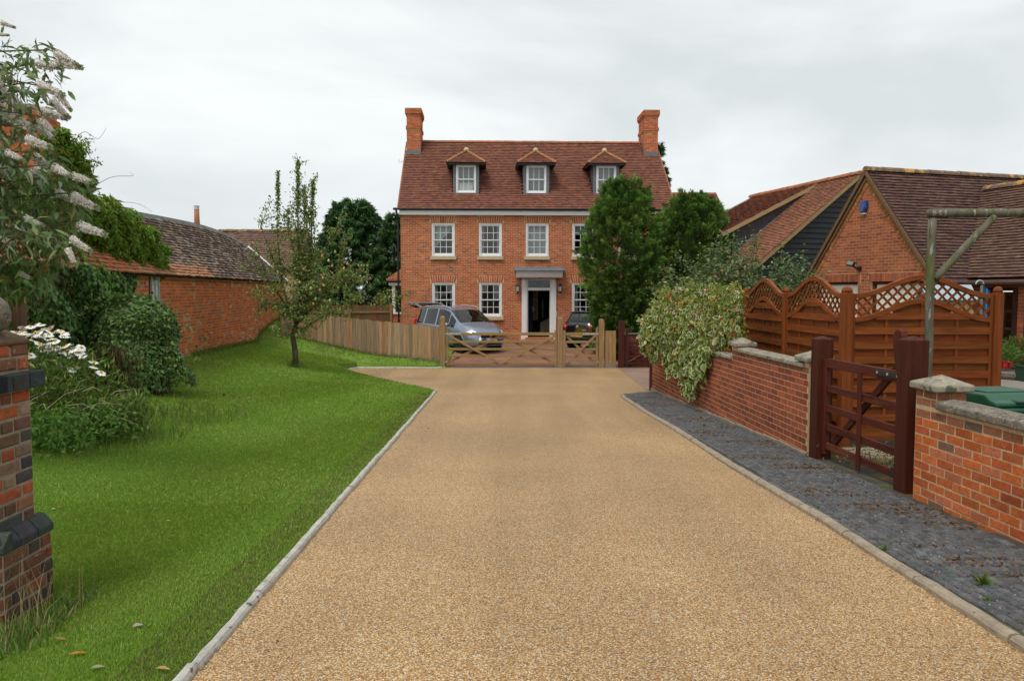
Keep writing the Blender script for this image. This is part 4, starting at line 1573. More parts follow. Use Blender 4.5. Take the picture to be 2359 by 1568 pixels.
rects = bond(5.0, BL, 0, bz - .06, [(xw0, xw1, .75, bz)], style='garden')
rects = [r for r in rects if not (r[1] > bz - .2 and r[0] > 9.6 + XS and (r[0] % .78) < .13)]
lay_bricks(bwall, BMX, rects, M['brick_old'], OB, 300, d=.002, colfn=barn_col, weight=lambda i: 1 if rects[i][0] > 7.2 else 9)
q = MB(); q.box(xw0 - .03, xw1 + .02, -.012, -.002, .72, bz); bwin = q.build('window', M['room_dark'], BB)
q = MB()
q.box(xw0, xw0 + .04, -.05, -.012, .75, bz); q.box(xw1 - .04, xw1, -.05, -.012, .75, bz)
for k in range(5):
    z = .75 + k * .34
    q.box(xw0 + .04, xw1 - .04, -.045, -.014, z, z + .03)
q.box((xw0 + xw1) / 2 - .01, (xw0 + xw1) / 2 + .01, -.045, -.014, .75, bz)
q.build('window_frame', M['slab'], bwin).color = (.35, .36, .32, 1)
q = MB(); q.add([(xw0 + .04, -.02, .78), (xw1 - .04, -.02, .78), (xw1 - .04, -.02, bz), (xw0 + .04, -.02, bz)], [(0, 1, 2, 3)]); q.build('pane', M['lamp_glass'], bwin).hide_render = False


def sag(x, s):
    t = (x - XS) / (BL - XS)
    r = s / 2.05
    return r * (.30 * math.sin(t * 7.2 + 2.2) * .45 - .34 * max(0, (t - .62) / .38) ** 1.6 * 1.0) - .05 * math.sin(t * 11) * r


run, rr = 1.32, 1.60
Tb_ = slope_T((-.1, -.16, bz - .02), (1, 0, 0), (0, run + .16, rr + .02))
Sb = math.hypot(run + .16, rr + .02)
q = MB()
n = 40
for i in range(n + 1):
    x = -.1 + (BL + .2) * i / n
    s_ = sag(x, Sb)
    q.v += [(x, -.14, bz - .05), (x, run, bz + rr - .06 + s_), (x, 2.9, bz - .05)]
for i in range(n):
    a = i * 3
    q.f += [(a, a + 1, a + 4, a + 3), (a + 1, a + 2, a + 5, a + 4), (a + 2, a, a + 3, a + 5)]; q.c += [(1, 1, 1)] * 3
q.f += [(0, 2, 1), (n * 3, n * 3 + 1, n * 3 + 2)]; q.c += [(1, 1, 1)] * 2
broof = q.build('roof', M['room_dark'], BB)


def btile(x, s):
    u = npr.random()
    if s < .36 and x < 11.0:                                  # new courses along the eaves
        c = (.42, .20, .11) if x > 6 else (.44, .17, .08)
    elif x < 5.9:
        c = (.34, .14, .075)
    elif u < .10:
        c = (.30, .25, .20)
    elif u < .30 + .3 * max(0, 1 - s / 1.2) * (x < 12):
        c = (.27, .185, .13)
    else:
        c = [(.115, .08, .06), (.10, .072, .057), (.135, .09, .065), (.09, .068, .057)][int(npr.integers(0, 4))]
    return tuple(np.array(c) * (1 + npr.normal(0, .12)))


lay_tiles(broof, BMX, Tb_, BL + .2, Sb, None, M['tile'], colfn=btile, singles=300, disp=sag, lift=.05, thick=.036, jit=.008)
n = 60
for i in range(n):                                            # grey slate ridge capping
    q = MB()
    x0, x1 = -.1 + (BL + .2) * i / n, -.1 + (BL + .2) * (i + .97) / n
    za, zb = bz + rr + sag(x0, Sb), bz + rr + sag(x1, Sb)
    c = tuple(np.array((.13, .15, .13)) * (1 + npr.uniform(-.2, .2)))
    q.add([(x0, run - .15, za - .14), (x1, run - .15, zb - .14), (x1, run + .01, zb + .055), (x0, run + .01, za + .055), (x0, run + .16, za - .14), (x1, run + .16, zb - .14)],
          [(0, 1, 2, 3), (3, 2, 5, 4)], c)
    q.build('ridge_slate', M['slab'], broof)
q = MB(); q.box(BL - .02, BL + .14, -.16, .02, bz - .06, bz + .02); q.bar((BL + .07, -.16, bz + .03), (BL + .07, run, bz + rr + sag(BL, Sb) + .07), .14, .05, (0, -.8, 1)); q.build('verge', M['slab'], broof)
fp_ = at(410, 515, 24)
fl = BMX.inverted() @ Vector((fp_.x, fp_.y, 0))
fx = fl.x
fzr = bz + rr + sag(fx, Sb)
q = MB(); q.lathe([(.11, -.3), (.085, .12), (.075, .5)], 12, (fx, run + .1, fzr)); q.lathe([(.12, -.06), (.09, .05)], 12, (fx, run + .1, fzr)); flue = q.build('flue_pipe', M['terracotta'], BB, smooth=True)
q = MB(); q.lathe([(.078, .5), (.078, .60)], 12, (fx, run + .1, fzr)); q.lathe([(.09, .6), (.09, .615), (0, .64)], 12, (fx, run + .1, fzr)); q.build('cowl', M['galv'], flue)
cx = 2.1 + XS
q = MB(); q.box(cx - .4, cx + .45, run - .3, run + .35, bz + 1.0, bz + rr + 1.25); bch = q.build('chimney', M['mortar_red'], BB)
bm_ = MB()
for (za, nn, g) in ((bz + 1.3, 13, 0), (bz + 1.3 + 13 * .075, 2, .04), (bz + 1.3 + 15 * .075, 2, .0), (bz + 1.3 + 17 * .075, 2, .04)):
    for T_, Lw in ((Matrix.Translation((cx - .4 - g, run - .3 - g, 0)), .85 + 2 * g), (Matrix.Translation((cx - .4 - g, run + .35 + g, 0)) @ Matrix.Rotation(R(-90), 4, 'Z'), .65 + 2 * g)):
        if g:
            bm_.box(0, Lw, .001, .06, za, za + nn * .075, (.42, .12, .05), T_)
        for r in bond(0, Lw, za, za + nn * .075):
            v, f = brick_geo(r[2], r[3], .006)
            bm_.add([T_ @ Vector((a + r[0], b, c2 + r[1])) for a, b, c2 in v], f, tuple(pal(1, OB, .1)[0]))
bm_.build('brickwork', M['brick_old'], bch, kind='stuff')

# ------------------------------------------------------------------ far roofs behind the barn
F = thing('tiled_farmhouse', 'low dark tiled roof with orange lichened ridge behind the sagging barn', 'house', (at(470, 600, 46).x, 46, -.5), R(2))
FL = 5.4
q = MB(); q.box(0, FL, 0, 6, 0, 3.4); q.build('wall', M['mortar_red'], F)
q = MB(); q.prism([(-.2, 3.35), (3.0, 5.75), (6.2, 3.35)], -.1, FL + .1, 'x'); fr_ = q.build('roof', M['room_dark'], F)
Tf = slope_T((-.1, -.25, 3.32), (1, 0, 0), (0, 3.25, 2.46))
lay_tiles(fr_, mtx(F), Tf, FL + .2, math.hypot(3.25, 2.46), [(.16, .09, .07), (.13, .075, .06), (.19, .11, .085)], M['tile_lichen'], tw=.25, gauge=.2, singles=0)
q = MB(); half_ridge(q, (-.1, 3.0, 5.78), (FL + .1, 3.0, 5.78), .16, .45, (.42, .24, .07)); q.build('ridge_tiles', M['ridge_lichen'], fr_)

S = thing('slate_cottage', 'small grey slate roof with white bargeboard gable glimpsed between the conifers', 'house', (at(852, 600, 62).x, 62, -.5), 0)
q = MB(); q.box(0, 2.6, 0, 5, 0, 4.3); q.build('wall', M['cream'], S)
q = MB(); q.prism([(-.2, 4.2), (2.5, 6.55), (5.2, 4.2)], -.1, 2.7, 'x'); sr = q.build('roof', M['room_dark'], S)
lay_tiles(sr, mtx(S), slope_T((-.1, -.2, 4.2), (1, 0, 0), (0, 2.7, 2.35)), 2.8, math.hypot(2.7, 2.35), [(.15, .165, .18), (.18, .19, .2), (.13, .14, .16)], M['slab'], tw=.3, gauge=.2, singles=0)
q = MB(); half_ridge(q, (-.1, 2.5, 6.58), (2.7, 2.5, 6.58), .13, .5, (.42, .25, .08)); q.build('ridge_tiles', M['ridge_lichen'], sr)
q = MB(); q.prism([(1.0, 3.6), (1.9, 4.9), (2.8, 3.6)], -.7, -.2, 'y'); q.build('porch_gable', M['cream'], S)
q = MB(); q.bar((.9, -.75, 3.5), (1.9, -.75, 4.95), .08, .16, (0, 1, 0)); q.bar((1.9, -.75, 4.95), (2.9, -.75, 3.5), .08, .16, (0, 1, 0)); q.build('bargeboard', M['white'], S)

# ------------------------------------------------------------------ black weatherboarded barn on the right
# local x along the gable front (to the right), y away from the camera along the ridge
kb = at(1722, 640, 25.6)
KB = thing('weatherboarded_barn', 'black weatherboarded barn with orange tiled roof behind the garage gable', 'barn', (kb.x, kb.y, -.5), R(14))
KM = mtx(KB)
kw, ke, kr, kd = 8.2, 2.75, 6.0, 6.6                         # width, eaves, ridge, depth
q = MB(); q.prism([(0, 0), (kw, 0), (kw, ke), (kw / 2, kr - .1), (0, ke)], .12, kd, 'y'); kwall = q.build('wall', M['black_wood'], KB)
z = 0
boards = 0
while z < kr - .2:
    zt_ = z + .175
    hl = 0 if z < ke else (z - ke) / (kr - ke) * kw / 2
    hl2 = 0 if zt_ < ke else (zt_ - ke) / (kr - ke) * kw / 2
    xa, xb = hl + .02, kw - hl - .02
    xa2, xb2 = hl2 + .02, kw - hl2 - .02
    if xb2 - xa2 > .2:
        b_ = MB()
        b_.add([(xa, .065, z), (xb, .065, z), (xb2, .10, zt_ + .02), (xa2, .10, zt_ + .02), (xa, .12, z), (xb, .12, z)], [(0, 1, 2, 3), (4, 5, 1, 0)])
        b_.build('board', M['black_board'], kwall)
    z = zt_
up_l = Vector((kw / 2 + .25, 0, (kr - ke) * (kw / 2 + .25) / (kw / 2)))
Tk = slope_T((-.25, kd + .1, ke - (kr - ke) * .25 / (kw / 2)), (0, -1, 0), up_l)
q = MB(); q.prism([(-.24, ke - .25), (kw / 2, kr - .03), (kw + .24, ke - .25), (kw + .1, ke - .3), (kw / 2, kr - .2), (-.1, ke - .3)], -.02, kd + .1, 'y'); kroof = q.build('roof', M['room_dark'], KB)
KT = [(.32, .138, .08), (.29, .122, .07), (.35, .152, .088), (.25, .105, .065), (.31, .135, .082)]
dy0, dy1 = 2.2, 6.3                                           # dormer extent along the ridge


def kkeep(x, s):
    p = Tk @ Vector((x, s, 0))
    return not (dy0 + .05 < p.y < dy1 and p.x > .75)


lay_tiles(kroof, KM, Tk, kd + .2, up_l.length, KT, M['tile'], keep=kkeep, singles=230, lift=.05)
Tk2 = slope_T((kw + .25, -.1, ke - (kr - ke) * .25 / (kw / 2)), (0, 1, 0), (-up_l.x, 0, up_l.z))
lay_tiles(kroof, KM, Tk2, kd + .2, up_l.length, KT, M['tile'], singles=0, stuffname='rear_tiling')
ridge_row(kroof, M['tile'], 'ridge_tile', (kw / 2, -.1, kr), (kw / 2, kd + .15, kr), .13, .4, (.36, .13, .06))
for s_, xe in ((-1, -.24), (1, kw + .24)):
    q = MB()
    q.bar((xe, -.07, ke - .28), (kw / 2, -.07, kr - .06), .045, .13, (s_ * .6, 0, .7))
    q.build('bargeboard', M['wood_h'], KB).color = (.33, .22, .10, 1)
# long dormer: shallow roof running down from the ridge, lead cheek, window in its face
dx0, dz0 = .55, ke + 1.45
q = MB()
q.prism([(dx0, dz0 - .12), (kw / 2 - .05, kr - .05), (kw / 2 - .05, kr - .25), (.75, ke + .55), (dx0 + .25, ke + .30), (dx0 + .25, dz0 - .12)], dy0 + .03, dy0 + .09, 'y')
kd_ = q.build('dormer_cheek', M['dark_lead'], KB)
q = MB(); q.box(dx0 + .22, dx0 + .30, dy0 + .1, dy1, ke + .2, dz0 - .1); q.box(dx0, dx0 + .3, dy0 - .02, dy1, dz0 - .2, dz0 - .06); kf = q.build('dormer_face', M['black_wood'], KB)
q = MB()
q.box(dx0 + .16, dx0 + .22, dy0 + .35, dy0 + .42, ke + .45, dz0 - .25); q.box(dx0 + .16, dx0 + .22, dy0 + 1.5, dy0 + 1.57, ke + .45, dz0 - .25)
for z in (ke + .45, ke + .95, dz0 - .3):
    q.box(dx0 + .165, dx0 + .215, dy0 + .42, dy0 + 1.5, z, z + .05)
kwn = q.build('dormer_window', M['white'], KB)
q = MB(); q.box(dx0 + .19, dx0 + .195, dy0 + .42, dy0 + 1.5, ke + .45, dz0 - .25); q.build('pane', M['car_glass'], kwn)
upd = Vector((kw / 2 - dx0 + .35, 0, kr - dz0 + .12))
Td = slope_T((dx0 - .35, dy1 + .1, dz0 - .10), (0, -1, 0), upd)
q = MB(); q.add([Td @ Vector(p) for p in ((0, 0, 0), (dy1 - dy0 + .2, 0, 0), (dy1 - dy0 + .2, upd.length, 0), (0, upd.length, 0), (0, 0, -.06), (dy1 - dy0 + .2, 0, -.06), (dy1 - dy0 + .2, upd.length, -.06), (0, upd.length, -.06))],
               [(0, 1, 2, 3), (7, 6, 5, 4), (0, 4, 5, 1), (1, 5, 6, 2)]); ddk = q.build('dormer_roof', M['room_dark'], KB)


def dcol(x, s):
    k = (int(x / .165 + .5 * (int(s / .1) % 2)) + int(s / .1)) % 3
    c = (.40, .15, .07) if k else (.17, .13, .15)
    return tuple(np.array(c) * (1 + npr.normal(0, .12)))


lay_tiles(ddk, KM, Td, dy1 - dy0 + .2, upd.length, None, M['tile'], colfn=dcol, singles=70)
q = MB(); q.bar(Td @ Vector((dy1 - dy0 + .2, 0, -.05)), Td @ Vector((dy1 - dy0 + .2, upd.length, -.05)), .04, .12); q.build('dormer_bargeboard', M['wood_h'], KB).color = (.36, .26, .13, 1)
q = MB()
pa, pb = Tk @ Vector((kd + .1 - dy0 - .0, .9, .03)), Tk @ Vector((kd + .1 - dy0, up_l.length - .5, .03))
q.tube([pa, pb], .022, 6); q.build('flashing', M['lead'], KB)

# ------------------------------------------------------------------ bungalow with garage gable on the right
GA = thing('brick_bungalow', 'brick bungalow with steep garage gable and brown tiled roof beyond the brown fence', 'house', (8.22, 21.4, -.6), R(-73.6))
GM = mtx(GA)
gw, ge, gr = 4.07, 2.72, 5.13
gs = (gr - ge) / (gw / 2)
gh = [(.16, 1.80, 0, 2.42), (2.25, 3.90, 0, 2.42)]
GB = [(.34, .105, .045), (.30, .09, .042), (.37, .12, .05), (.27, .08, .042), (.33, .11, .055)]
q = MB()
panel_with_holes(q, 0, gw, 0, ge, 0, .25, gh)
q.prism([(0, ge), (gw, ge), (gw / 2, gr - .08)], 0, .25, 'y')
gwall = q.build('wall', M['mortar_red'], GA)
ins = lambda z: (0, gw) if z < ge else (((z - ge) / gs + .03, gw - (z - ge) / gs - .03) if z < gr - .12 else None)
sold = [(x + .0375, 2.51, .066, .20) for h in gh for x in np.arange(h[0] - .08, h[1] + .02, .075)]
rects = bond(0, gw, 0, gr, gh + [(h[0] - .08, h[1] + .1, 2.41, 2.62) for h in gh], inside=ins, style='stretcher')
lay_bricks(gwall, GM, rects, M['brick'], GB, 300, d=.0018, weight=lambda i: 1 if rects[i][1] > 2.5 else 9)
lay_bricks(gwall, GM, sold, M['brick'], GB, 0, d=.006, stuffname='soldier_course')
for h in gh:
    q = MB(); q.box(h[0], h[0] + .06, .06, .2, 0, 2.41); q.box(h[1] - .06, h[1], .06, .2, 0, 2.41); q.box(h[0] + .06, h[1] - .06, .06, .2, 2.35, 2.41); gf = q.build('garage_frame', M['stain'], GA); gf.color = (.06, .025, .015, 1)
    q = MB()
    for k in range(9):
        q.box(h[0] + .06, h[1] - .06, .12, .14, .02 + k * .2585, .02 + k * .2585 + .254)
    q.build('garage_door', M['cream'], GA, bevel=.006)
# side and wing walls
wy = 1.08
q = MB()
q.box(gw - .25, gw, .25, wy, 0, ge); gsd = q.build('side_wall', M['mortar_red'], GA)
Tsd = Matrix.Translation((gw, 0, 0)) @ Matrix.Rotation(R(90), 4, 'Z')
lay_bricks(gsd, GM, bond(0, wy, 0, ge), M['brick'], GB, 0, d=.006, T=Tsd)
wl = 6.0
dh = [(gw + .50, gw + 1.28, 0, 2.25), (gw + 1.45, gw + 2.9, .95, 2.25)]
q = MB(); panel_with_holes(q, gw, gw + wl, 0, ge, wy, wy + .25, dh); gwg = q.build('wing_wall', M['mortar_red'], GA)
lay_bricks(gwg, GM, bond(gw, gw + wl, 0, ge, dh), M['brick'], GB, 0, d=.006, T=Matrix.Translation((0, wy, 0)))
q = MB(); q.box(gw, gw + wl, wy + 1.4, wy + 1.5, 0, ge); q.box(gw, gw + wl, wy + .25, wy + 1.4, 2.45, 2.5); q.build('room', M['room_dark'], GA)
DB = (.055, .022, .016, 1)
q = MB()
a, b = dh[0][0], dh[0][1]
q.box(a, a + .07, wy - .02, wy + .1, 0, 2.25); q.box(b - .07, b, wy - .02, wy + .1, 0, 2.25); q.box(a + .07, b - .07, wy - .02, wy + .1, 2.18, 2.25); q.build('porch_frame', M['stain_v'], GA).color = DB
q = MB()
q.box(a + .07, b - .07, wy + .03, wy + .07, .05, .95); q.box(a + .07, a + .16, wy + .03, wy + .07, .95, 2.18); q.box(b - .16, b - .07, wy + .03, wy + .07, .95, 2.18)
for z in (.95, 1.33, 1.71, 2.10):
    q.box(a + .16, b - .16, wy + .03, wy + .07, z, z + .06)
q.box((a + b) / 2 - .02, (a + b) / 2 + .02, wy + .035, wy + .065, 1.0, 2.12)
q.box(a + .18, b - .18, wy + .02, wy + .03, .55, .85)
gd = q.build('porch_door', M['stain_v'], GA, bevel=.004); gd.color = DB
q = MB(); q.box(a + .16, b - .16, wy + .05, wy + .055, 1.0, 2.12); q.build('pane', M['car_glass'], gd)
q = MB(); q.box(a + .22, b - .22, wy + .3, wy + .31, .95, 2.12); q.build('curtain', M['sandstone'], gd)
q = MB(); q.box(a + .30, a + .52, wy + .015, wy + .03, .22, .50); cf = q.build('cat_flap', M['iron'], gd)
a, b = dh[1][0], dh[1][1]
q = MB()
q.box(a, a + .07, wy - .02, wy + .1, .95, 2.25); q.box(b - .07, b, wy - .02, wy + .1, .95, 2.25); q.box(a + .07, b - .07, wy - .02, wy + .1, 2.18, 2.25); q.box(a - .05, b + .05, wy - .1, wy + .1, .88, .95)
q.box((a + b) / 2 - .03, (a + b) / 2 + .03, wy - .01, wy + .09, .95, 2.18)
gwn = q.build('window', M['stain_v'], GA); gwn.color = DB
q = MB(); q.box(a + .07, b - .07, wy + .04, wy + .045, .95, 2.18); q.build('pane', M['car_glass'], gwn)
q = MB()
for k in range(-6, 16):
    x = a + .07 + k * .13
    for s_ in (1, -1):
        pts = []
        for z in (.95, 2.18):
            xx_ = x + s_ * (z - .95) * .6 + (0 if s_ > 0 else .7)
            pts.append((xx_, wy + .036, z))
        (xa, _, za), (xb, _, zb) = pts
        lo_, hi_ = a + .07, b - .07
        t0, t1 = 0., 1.
        for t_, xe in ((0, xa), (1, xb)):
            pass
        if xb != xa:
            ta, tb2 = sorted(((lo_ - xa) / (xb - xa), (hi_ - xa) / (xb - xa)))
            t0, t1 = max(0, ta), min(1, tb2)
        if t1 - t0 > .05:
            q.bar((xa + (xb - xa) * t0, wy + .036, za + (zb - za) * t0), (xa + (xb - xa) * t1, wy + .036, za + (zb - za) * t1), .006, .008, (0, 1, 0))
q.build('leading', M['galv'], gwn)
# roofs
q = MB()
q.prism([(-.2, ge - .25), (gw / 2, gr - .01), (gw + .2, ge - .25), (gw + .1, ge - .25), (gw / 2, gr - .14), (-.1, ge - .25)], -.06, 9, 'y')
groof = q.build('roof', M['room_dark'], GA)
GT = [(.115, .062, .048), (.10, .055, .045), (.13, .07, .052), (.09, .05, .043)]
upg = Vector((-(gw / 2 + .30), 0, gs * (gw / 2 + .30)))
Tg = slope_T((gw + .30, -.07, ge - gs * .30 + .01), (0, 1, 0), upg)
wr_y, wr_z = 3.2, 4.72                                        # wing ridge
wsl = (wr_z - ge) / (wr_y - wy)


def gkeep(x, s):
    p = Tg @ Vector((x, s, 0))
    if p.y < wy - .1:
        return True
    return p.z > ge + wsl * (min(p.y, 2 * wr_y - p.y) - wy) - .03


lay_tiles(groof, GM, Tg, 7.5, upg.length, GT, M['tile_lichen'], tw=.165, gauge=.1, keep=gkeep, singles=230)
Tg2 = slope_T((-.30, 7.4, ge - gs * .30 + .01), (0, -1, 0), (-upg.x, 0, upg.z))
lay_tiles(groof, GM, Tg2, 7.5, upg.length, GT, M['tile_lichen'], singles=0, stuffname='rear_tiling')
ridge_row(groof, M['ridge_lichen'], 'ridge_tile', (gw / 2, -.08, gr), (gw / 2, 8, gr), .12, .45)
q = MB(); q.prism([(wy - .2, ge - .22), (wr_y, wr_z - .02), (2 * wr_y - wy + .2, ge - .22)], 2.4, gw + wl, 'x'); wroof = q.build('wing_roof', M['room_dark'], GA)
upw = Vector((0, wr_y - wy + .30, wsl * (wr_y - wy + .30)))
Tw_ = slope_T((gw + wl, wy - .30, ge - wsl * .30 + .01), (-1, 0, 0), upw)


def wkeep(x, s):
    p = Tw_ @ Vector((x, s, 0))
    return p.z > gr - gs * abs(p.x - gw / 2) - .05


lay_tiles(wroof, GM, Tw_, wl + 2.2, upw.length, [(.135, .075, .055), (.12, .066, .05), (.15, .085, .06)], M['tile_lichen'], keep=wkeep, singles=70)
ridge_row(wroof, M['ridge_lichen'], 'ridge_tile', (2.5, wr_y, wr_z), (gw + wl, wr_y, wr_z), .12, .45)
# verge of the gable: undercloak strip and a sloping course of cut bricks
for s_ in (-1, 1):
    q = MB()
    q.bar((gw / 2 + s_ * (gw / 2 + .28), -.05, ge - gs * .28 - .05), (gw / 2, -.05, gr - .03), .10, .07, (s_ * .78, 0, .62), (.17, .10, .05))
    q.bar((gw / 2 + s_ * (gw / 2 + .20), -.028, ge - gs * .28 - .02), (gw / 2 + s_ * .02, -.028, gr - .16), .05, .10, (s_ * .78, 0, .62), (.21, .12, .055))
    q.build('verge', M['brick'], GA)
vr = []
Lr = math.hypot(gw / 2, gr - ge)
for s_ in (-1, 1):
    a_ = math.atan2(gr - ge, -s_ * gw / 2)
    for k in range(int(Lr / .115)):
        t = (k + .5) * .115 / Lr
        vr.append((gw / 2 + s_ * gw / 2 * (1 - t) - s_ * .10, ge + (gr - ge) * t - .14, .10, .16, (-s_) * math.atan2(gr - ge, gw / 2)))
lay_bricks(gwall, GM, vr, M['brick'], [(.33, .14, .05), (.28, .115, .045), (.37, .16, .06)], 0, d=.014, stuffname='verge_bricks')
q = MB()
q.tube([(gw + .36, -.05, ge - .36), (gw + .36, wy - .36, ge - .36)], .055, 8); q.tube([(gw + .36, wy - .36, ge - .36), (gw + wl, wy - .36, ge - .36)], .055, 8)
q.build('gutter', M['stain'], GA).color = (.10, .06, .045, 1)
q = MB(); q.box(gw, gw + .30, 0, wy, ge - .42, ge - .28); q.box(gw, gw + wl, wy - .30, wy, ge - .42, ge - .28); q.build('soffit', M['iron'], GA)
# alarm box and floodlight on the gable
p_ = Vector((1.98, -.11, 4.27))
q = MB()
pr = [(a_ * .82, b_ * .82) for a_, b_ in [(-.10, .17), (.10, .17), (.125, .06), (.125, -.05), (.07, -.19), (-.07, -.19), (-.125, -.05), (-.125, .06)]]
n = len(pr)
v = [(p_.x + a, 0, p_.z + b) for a, b in pr] + [(p_.x + a, -.07, p_.z + b) for a, b in pr] + [(p_.x + a * .72, -.11, p_.z + b * .8) for a, b in pr]
f = [tuple(2 * n + k for k in range(n))] + [(k, (k + 1) % n, n + (k + 1) % n, n + k) for k in range(n)] + [(n + k, n + (k + 1) % n, 2 * n + (k + 1) % n, 2 * n + k) for k in range(n)]
q.add(v, [tuple(reversed(x)) for x in f]); ab = q.build('alarm_box', M['blue_plastic'], GA)
q = MB(); q.box(p_.x - .056, p_.x + .056, -.075, -.003, p_.z - .195, p_.z - .155); q.build('alarm_lamp', M['lamp_glass'], ab)
q = MB()
Mf = Matrix.Translation((1.78, -.22, 2.86)) @ Matrix.Rotation(R(-32), 4, 'X') @ Matrix.Rotation(R(20), 4, 'Z')
q.box(-.09, .09, -.035, .04, -.06, .06, M=Mf); q.tube([(1.80, -.16, 2.80), (1.84, -.08, 2.74), (1.86, 0, 2.74)], .022, 6); q.box(1.80, 1.92, -.05, -.007, 2.68, 2.79)
fl_ = q.build('floodlight', M['black'], GA)
q = MB(); q.box(-.078, .078, -.041, -.036, -.048, .048, M=Mf); q.build('lens', M['clear_green'], fl_)

# ------------------------------------------------------------------ garden walls along the path
def coping(root, x0, x1, z, y0=-.03, y1=.26, h=.07, mt=None, name='coping_stone', lens=.62):
    x = x0
    while x < x1 - .02:
        e = min(x + lens * npr.uniform(.92, 1.08), x1)
        if x1 - e < .15:
            e = x1
        q = MB()
        q.prism([(y0, z), (y1, z), (y1, z + h * .72), ((y0 + y1) / 2, z + h), (y0, z + h * .72)], x + .004, e - .004, 'x')
        q.build(name, mt or M['stone'], root, bevel=.012)
        x = e


def pier_cap(root, x0, x1, y0, y1, z, h=.13, mt=None):
    q = MB()
    xc, yc = (x0 + x1) / 2, (y0 + y1) / 2
    v = [(x0, y0, z), (x1, y0, z), (x1, y1, z), (x0, y1, z), (x0, y0, z + .055), (x1, y0, z + .055), (x1, y1, z + .055), (x0, y1, z + .055), (xc, yc, z + h)]
    q.add(v, [(3, 2, 1, 0), (0, 1, 5, 4), (1, 2, 6, 5), (2, 3, 7, 6), (3, 0, 4, 7), (4, 5, 8), (5, 6, 8), (6, 7, 8), (7, 4, 8)])
    q.build('pier_cap', mt or M['stone'], root, bevel=.012)


w0, w1 = Vector((wall_x(17.1), 17.1)), Vector((wall_x(8.86), 8.86))
GW = thing('garden_wall', 'long low red brick wall with stone coping beside the dark pavers', 'wall', (w0.x, w0.y, -.72), math.atan2(w1.y - w0.y, w1.x - w0.x))
WMX = mtx(GW)
WLn = (w1 - w0).length
zt1, zt2 = 1.275, 1.41                                        # brick tops of the far and near stretches (world .555, .69)
step = WLn - 2.75
q = MB(); q.box(0, step, 0, .22, 0, zt1); q.box(step, WLn, 0, .22, 0, zt2); q.box(step - .02, step + .25, -.0, .25, zt2, zt2 + .08)
gwb = q.build('wall_core', M['mortar_near'], GW)
RB = [(.28, .07, .036), (.31, .08, .038), (.25, .062, .034), (.34, .09, .042), (.22, .057, .038), (.29, .077, .045)]


def wallcol(r):
    c = np.array(RB[int(npr.integers(0, len(RB)))])
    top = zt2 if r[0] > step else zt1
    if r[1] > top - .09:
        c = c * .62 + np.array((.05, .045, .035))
    return tuple(np.clip(c * (1 + npr.normal(0, .10)), .01, 1))


rects = bond(0, WLn, 0, zt2 + .001, inside=lambda z: (0, WLn) if z < zt1 else (step, WLn), blen=.225)
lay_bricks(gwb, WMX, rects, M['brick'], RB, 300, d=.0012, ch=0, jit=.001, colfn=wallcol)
coping(GW, 0, step - .02, zt1, mt=M['stone'])
coping(GW, step + .30, WLn - .12, zt2 + .002, mt=M['stone'])
q = MB(); q.box(WLn - .12, WLn, .0, .25, zt2, zt2 + .07); q.build('pier_top', M['mortar_near'], GW)
pier_cap(GW, step - .05, step + .28, -.045, .28, zt2 + .075)
pier_cap(GW, WLn - .34, WLn + .03, -.04, .28, zt2 + .075)
# concrete footing along the pavers
q = MB(); q.box(0, WLn - .05, -.035, 0, 0, .02)
for k in range(30):
    x = k * WLn / 30
    y_ = w0.y + (w1.y - w0.y) * k / 30
    zb = zd(y_) + .72
    q.box(x + .001, x + WLn / 30, -.03 - .008 * npr.random(), -.001, zb - .1, zb + .05 + .02 * npr.random())
q.build('footing', M['mortar_grey'], GW)
q = MB(); q.box(w0.x - .05, w0.x + .03, w0.y + .002, w0.y + .09, -.72, .60)
o = q.build('corner_post', M['stain_v'], None, bevel=.008); o.color = (.075, .025, .018, 1)
tag(o, 'thin dark brown timber post at the far end of the brick wall', 'post')
q = MB(); q.box(w0.x + .03, w0.x + 3.4, w0.y - .22, w0.y, -.75, .50); q.build('return_wall', M['brick'], None).color = (.27, .07, .036, 1)
tag(bpy.data.objects['return_wall'], 'end return of the low red brick wall behind the variegated ivy', 'wall')

n0, n1 = Vector((3.515, 6.72)), Vector((3.70, 3.3))
NW = thing('roadside_wall', 'old orange brick wall with rough dark coping at the right edge', 'wall', (n0.x, n0.y, -.40), math.atan2(n1.y - n0.y, n1.x - n0.x))
NM = mtx(NW)
NL = (n1 - n0).length
nzt = 1.00                                                    # brick top (world .60)
q = MB(); q.box(0, NL, 0, .23, 0, nzt); q.box(0, .30, 0, .25, nzt, nzt + .14); q.box(0, .30, .23, .25, 0, nzt)
nwb = q.build('wall_core', M['mortar_near'], NW)
NB = [(.47, .115, .03), (.45, .105, .032), (.50, .13, .035), (.42, .095, .035), (.48, .13, .045), (.43, .135, .065)]


def nearcol(r):
    u = npr.random()
    c = np.array(NB[int(npr.integers(0, len(NB)))])
    if u < .045:
        c = np.array((.21, .11, .075))
    elif u < .06:
        c = np.array((.30, .17, .12))
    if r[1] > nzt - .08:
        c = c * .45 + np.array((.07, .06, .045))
    return tuple(np.clip(c * (1 + npr.normal(0, .11)), .01, 1))


rects = bond(0, NL, 0, nzt + .001, blen=.222, style='stretcher') + bond(0, .30, nzt, nzt + .14, blen=.22, course=.07)
rects = [(x + npr.normal(0, .002), z + npr.normal(0, .0015), a * npr.uniform(.955, 1.0), b * npr.uniform(.95, 1.0)) for x, z, a, b in rects]
for i in range(len(rects)):                                   # some courses break to headers
    pass
lay_bricks(nwb, NM, rects, M['brick_old'], NB, 300, d=.0035, ch=.003, jit=.002, colfn=nearcol)
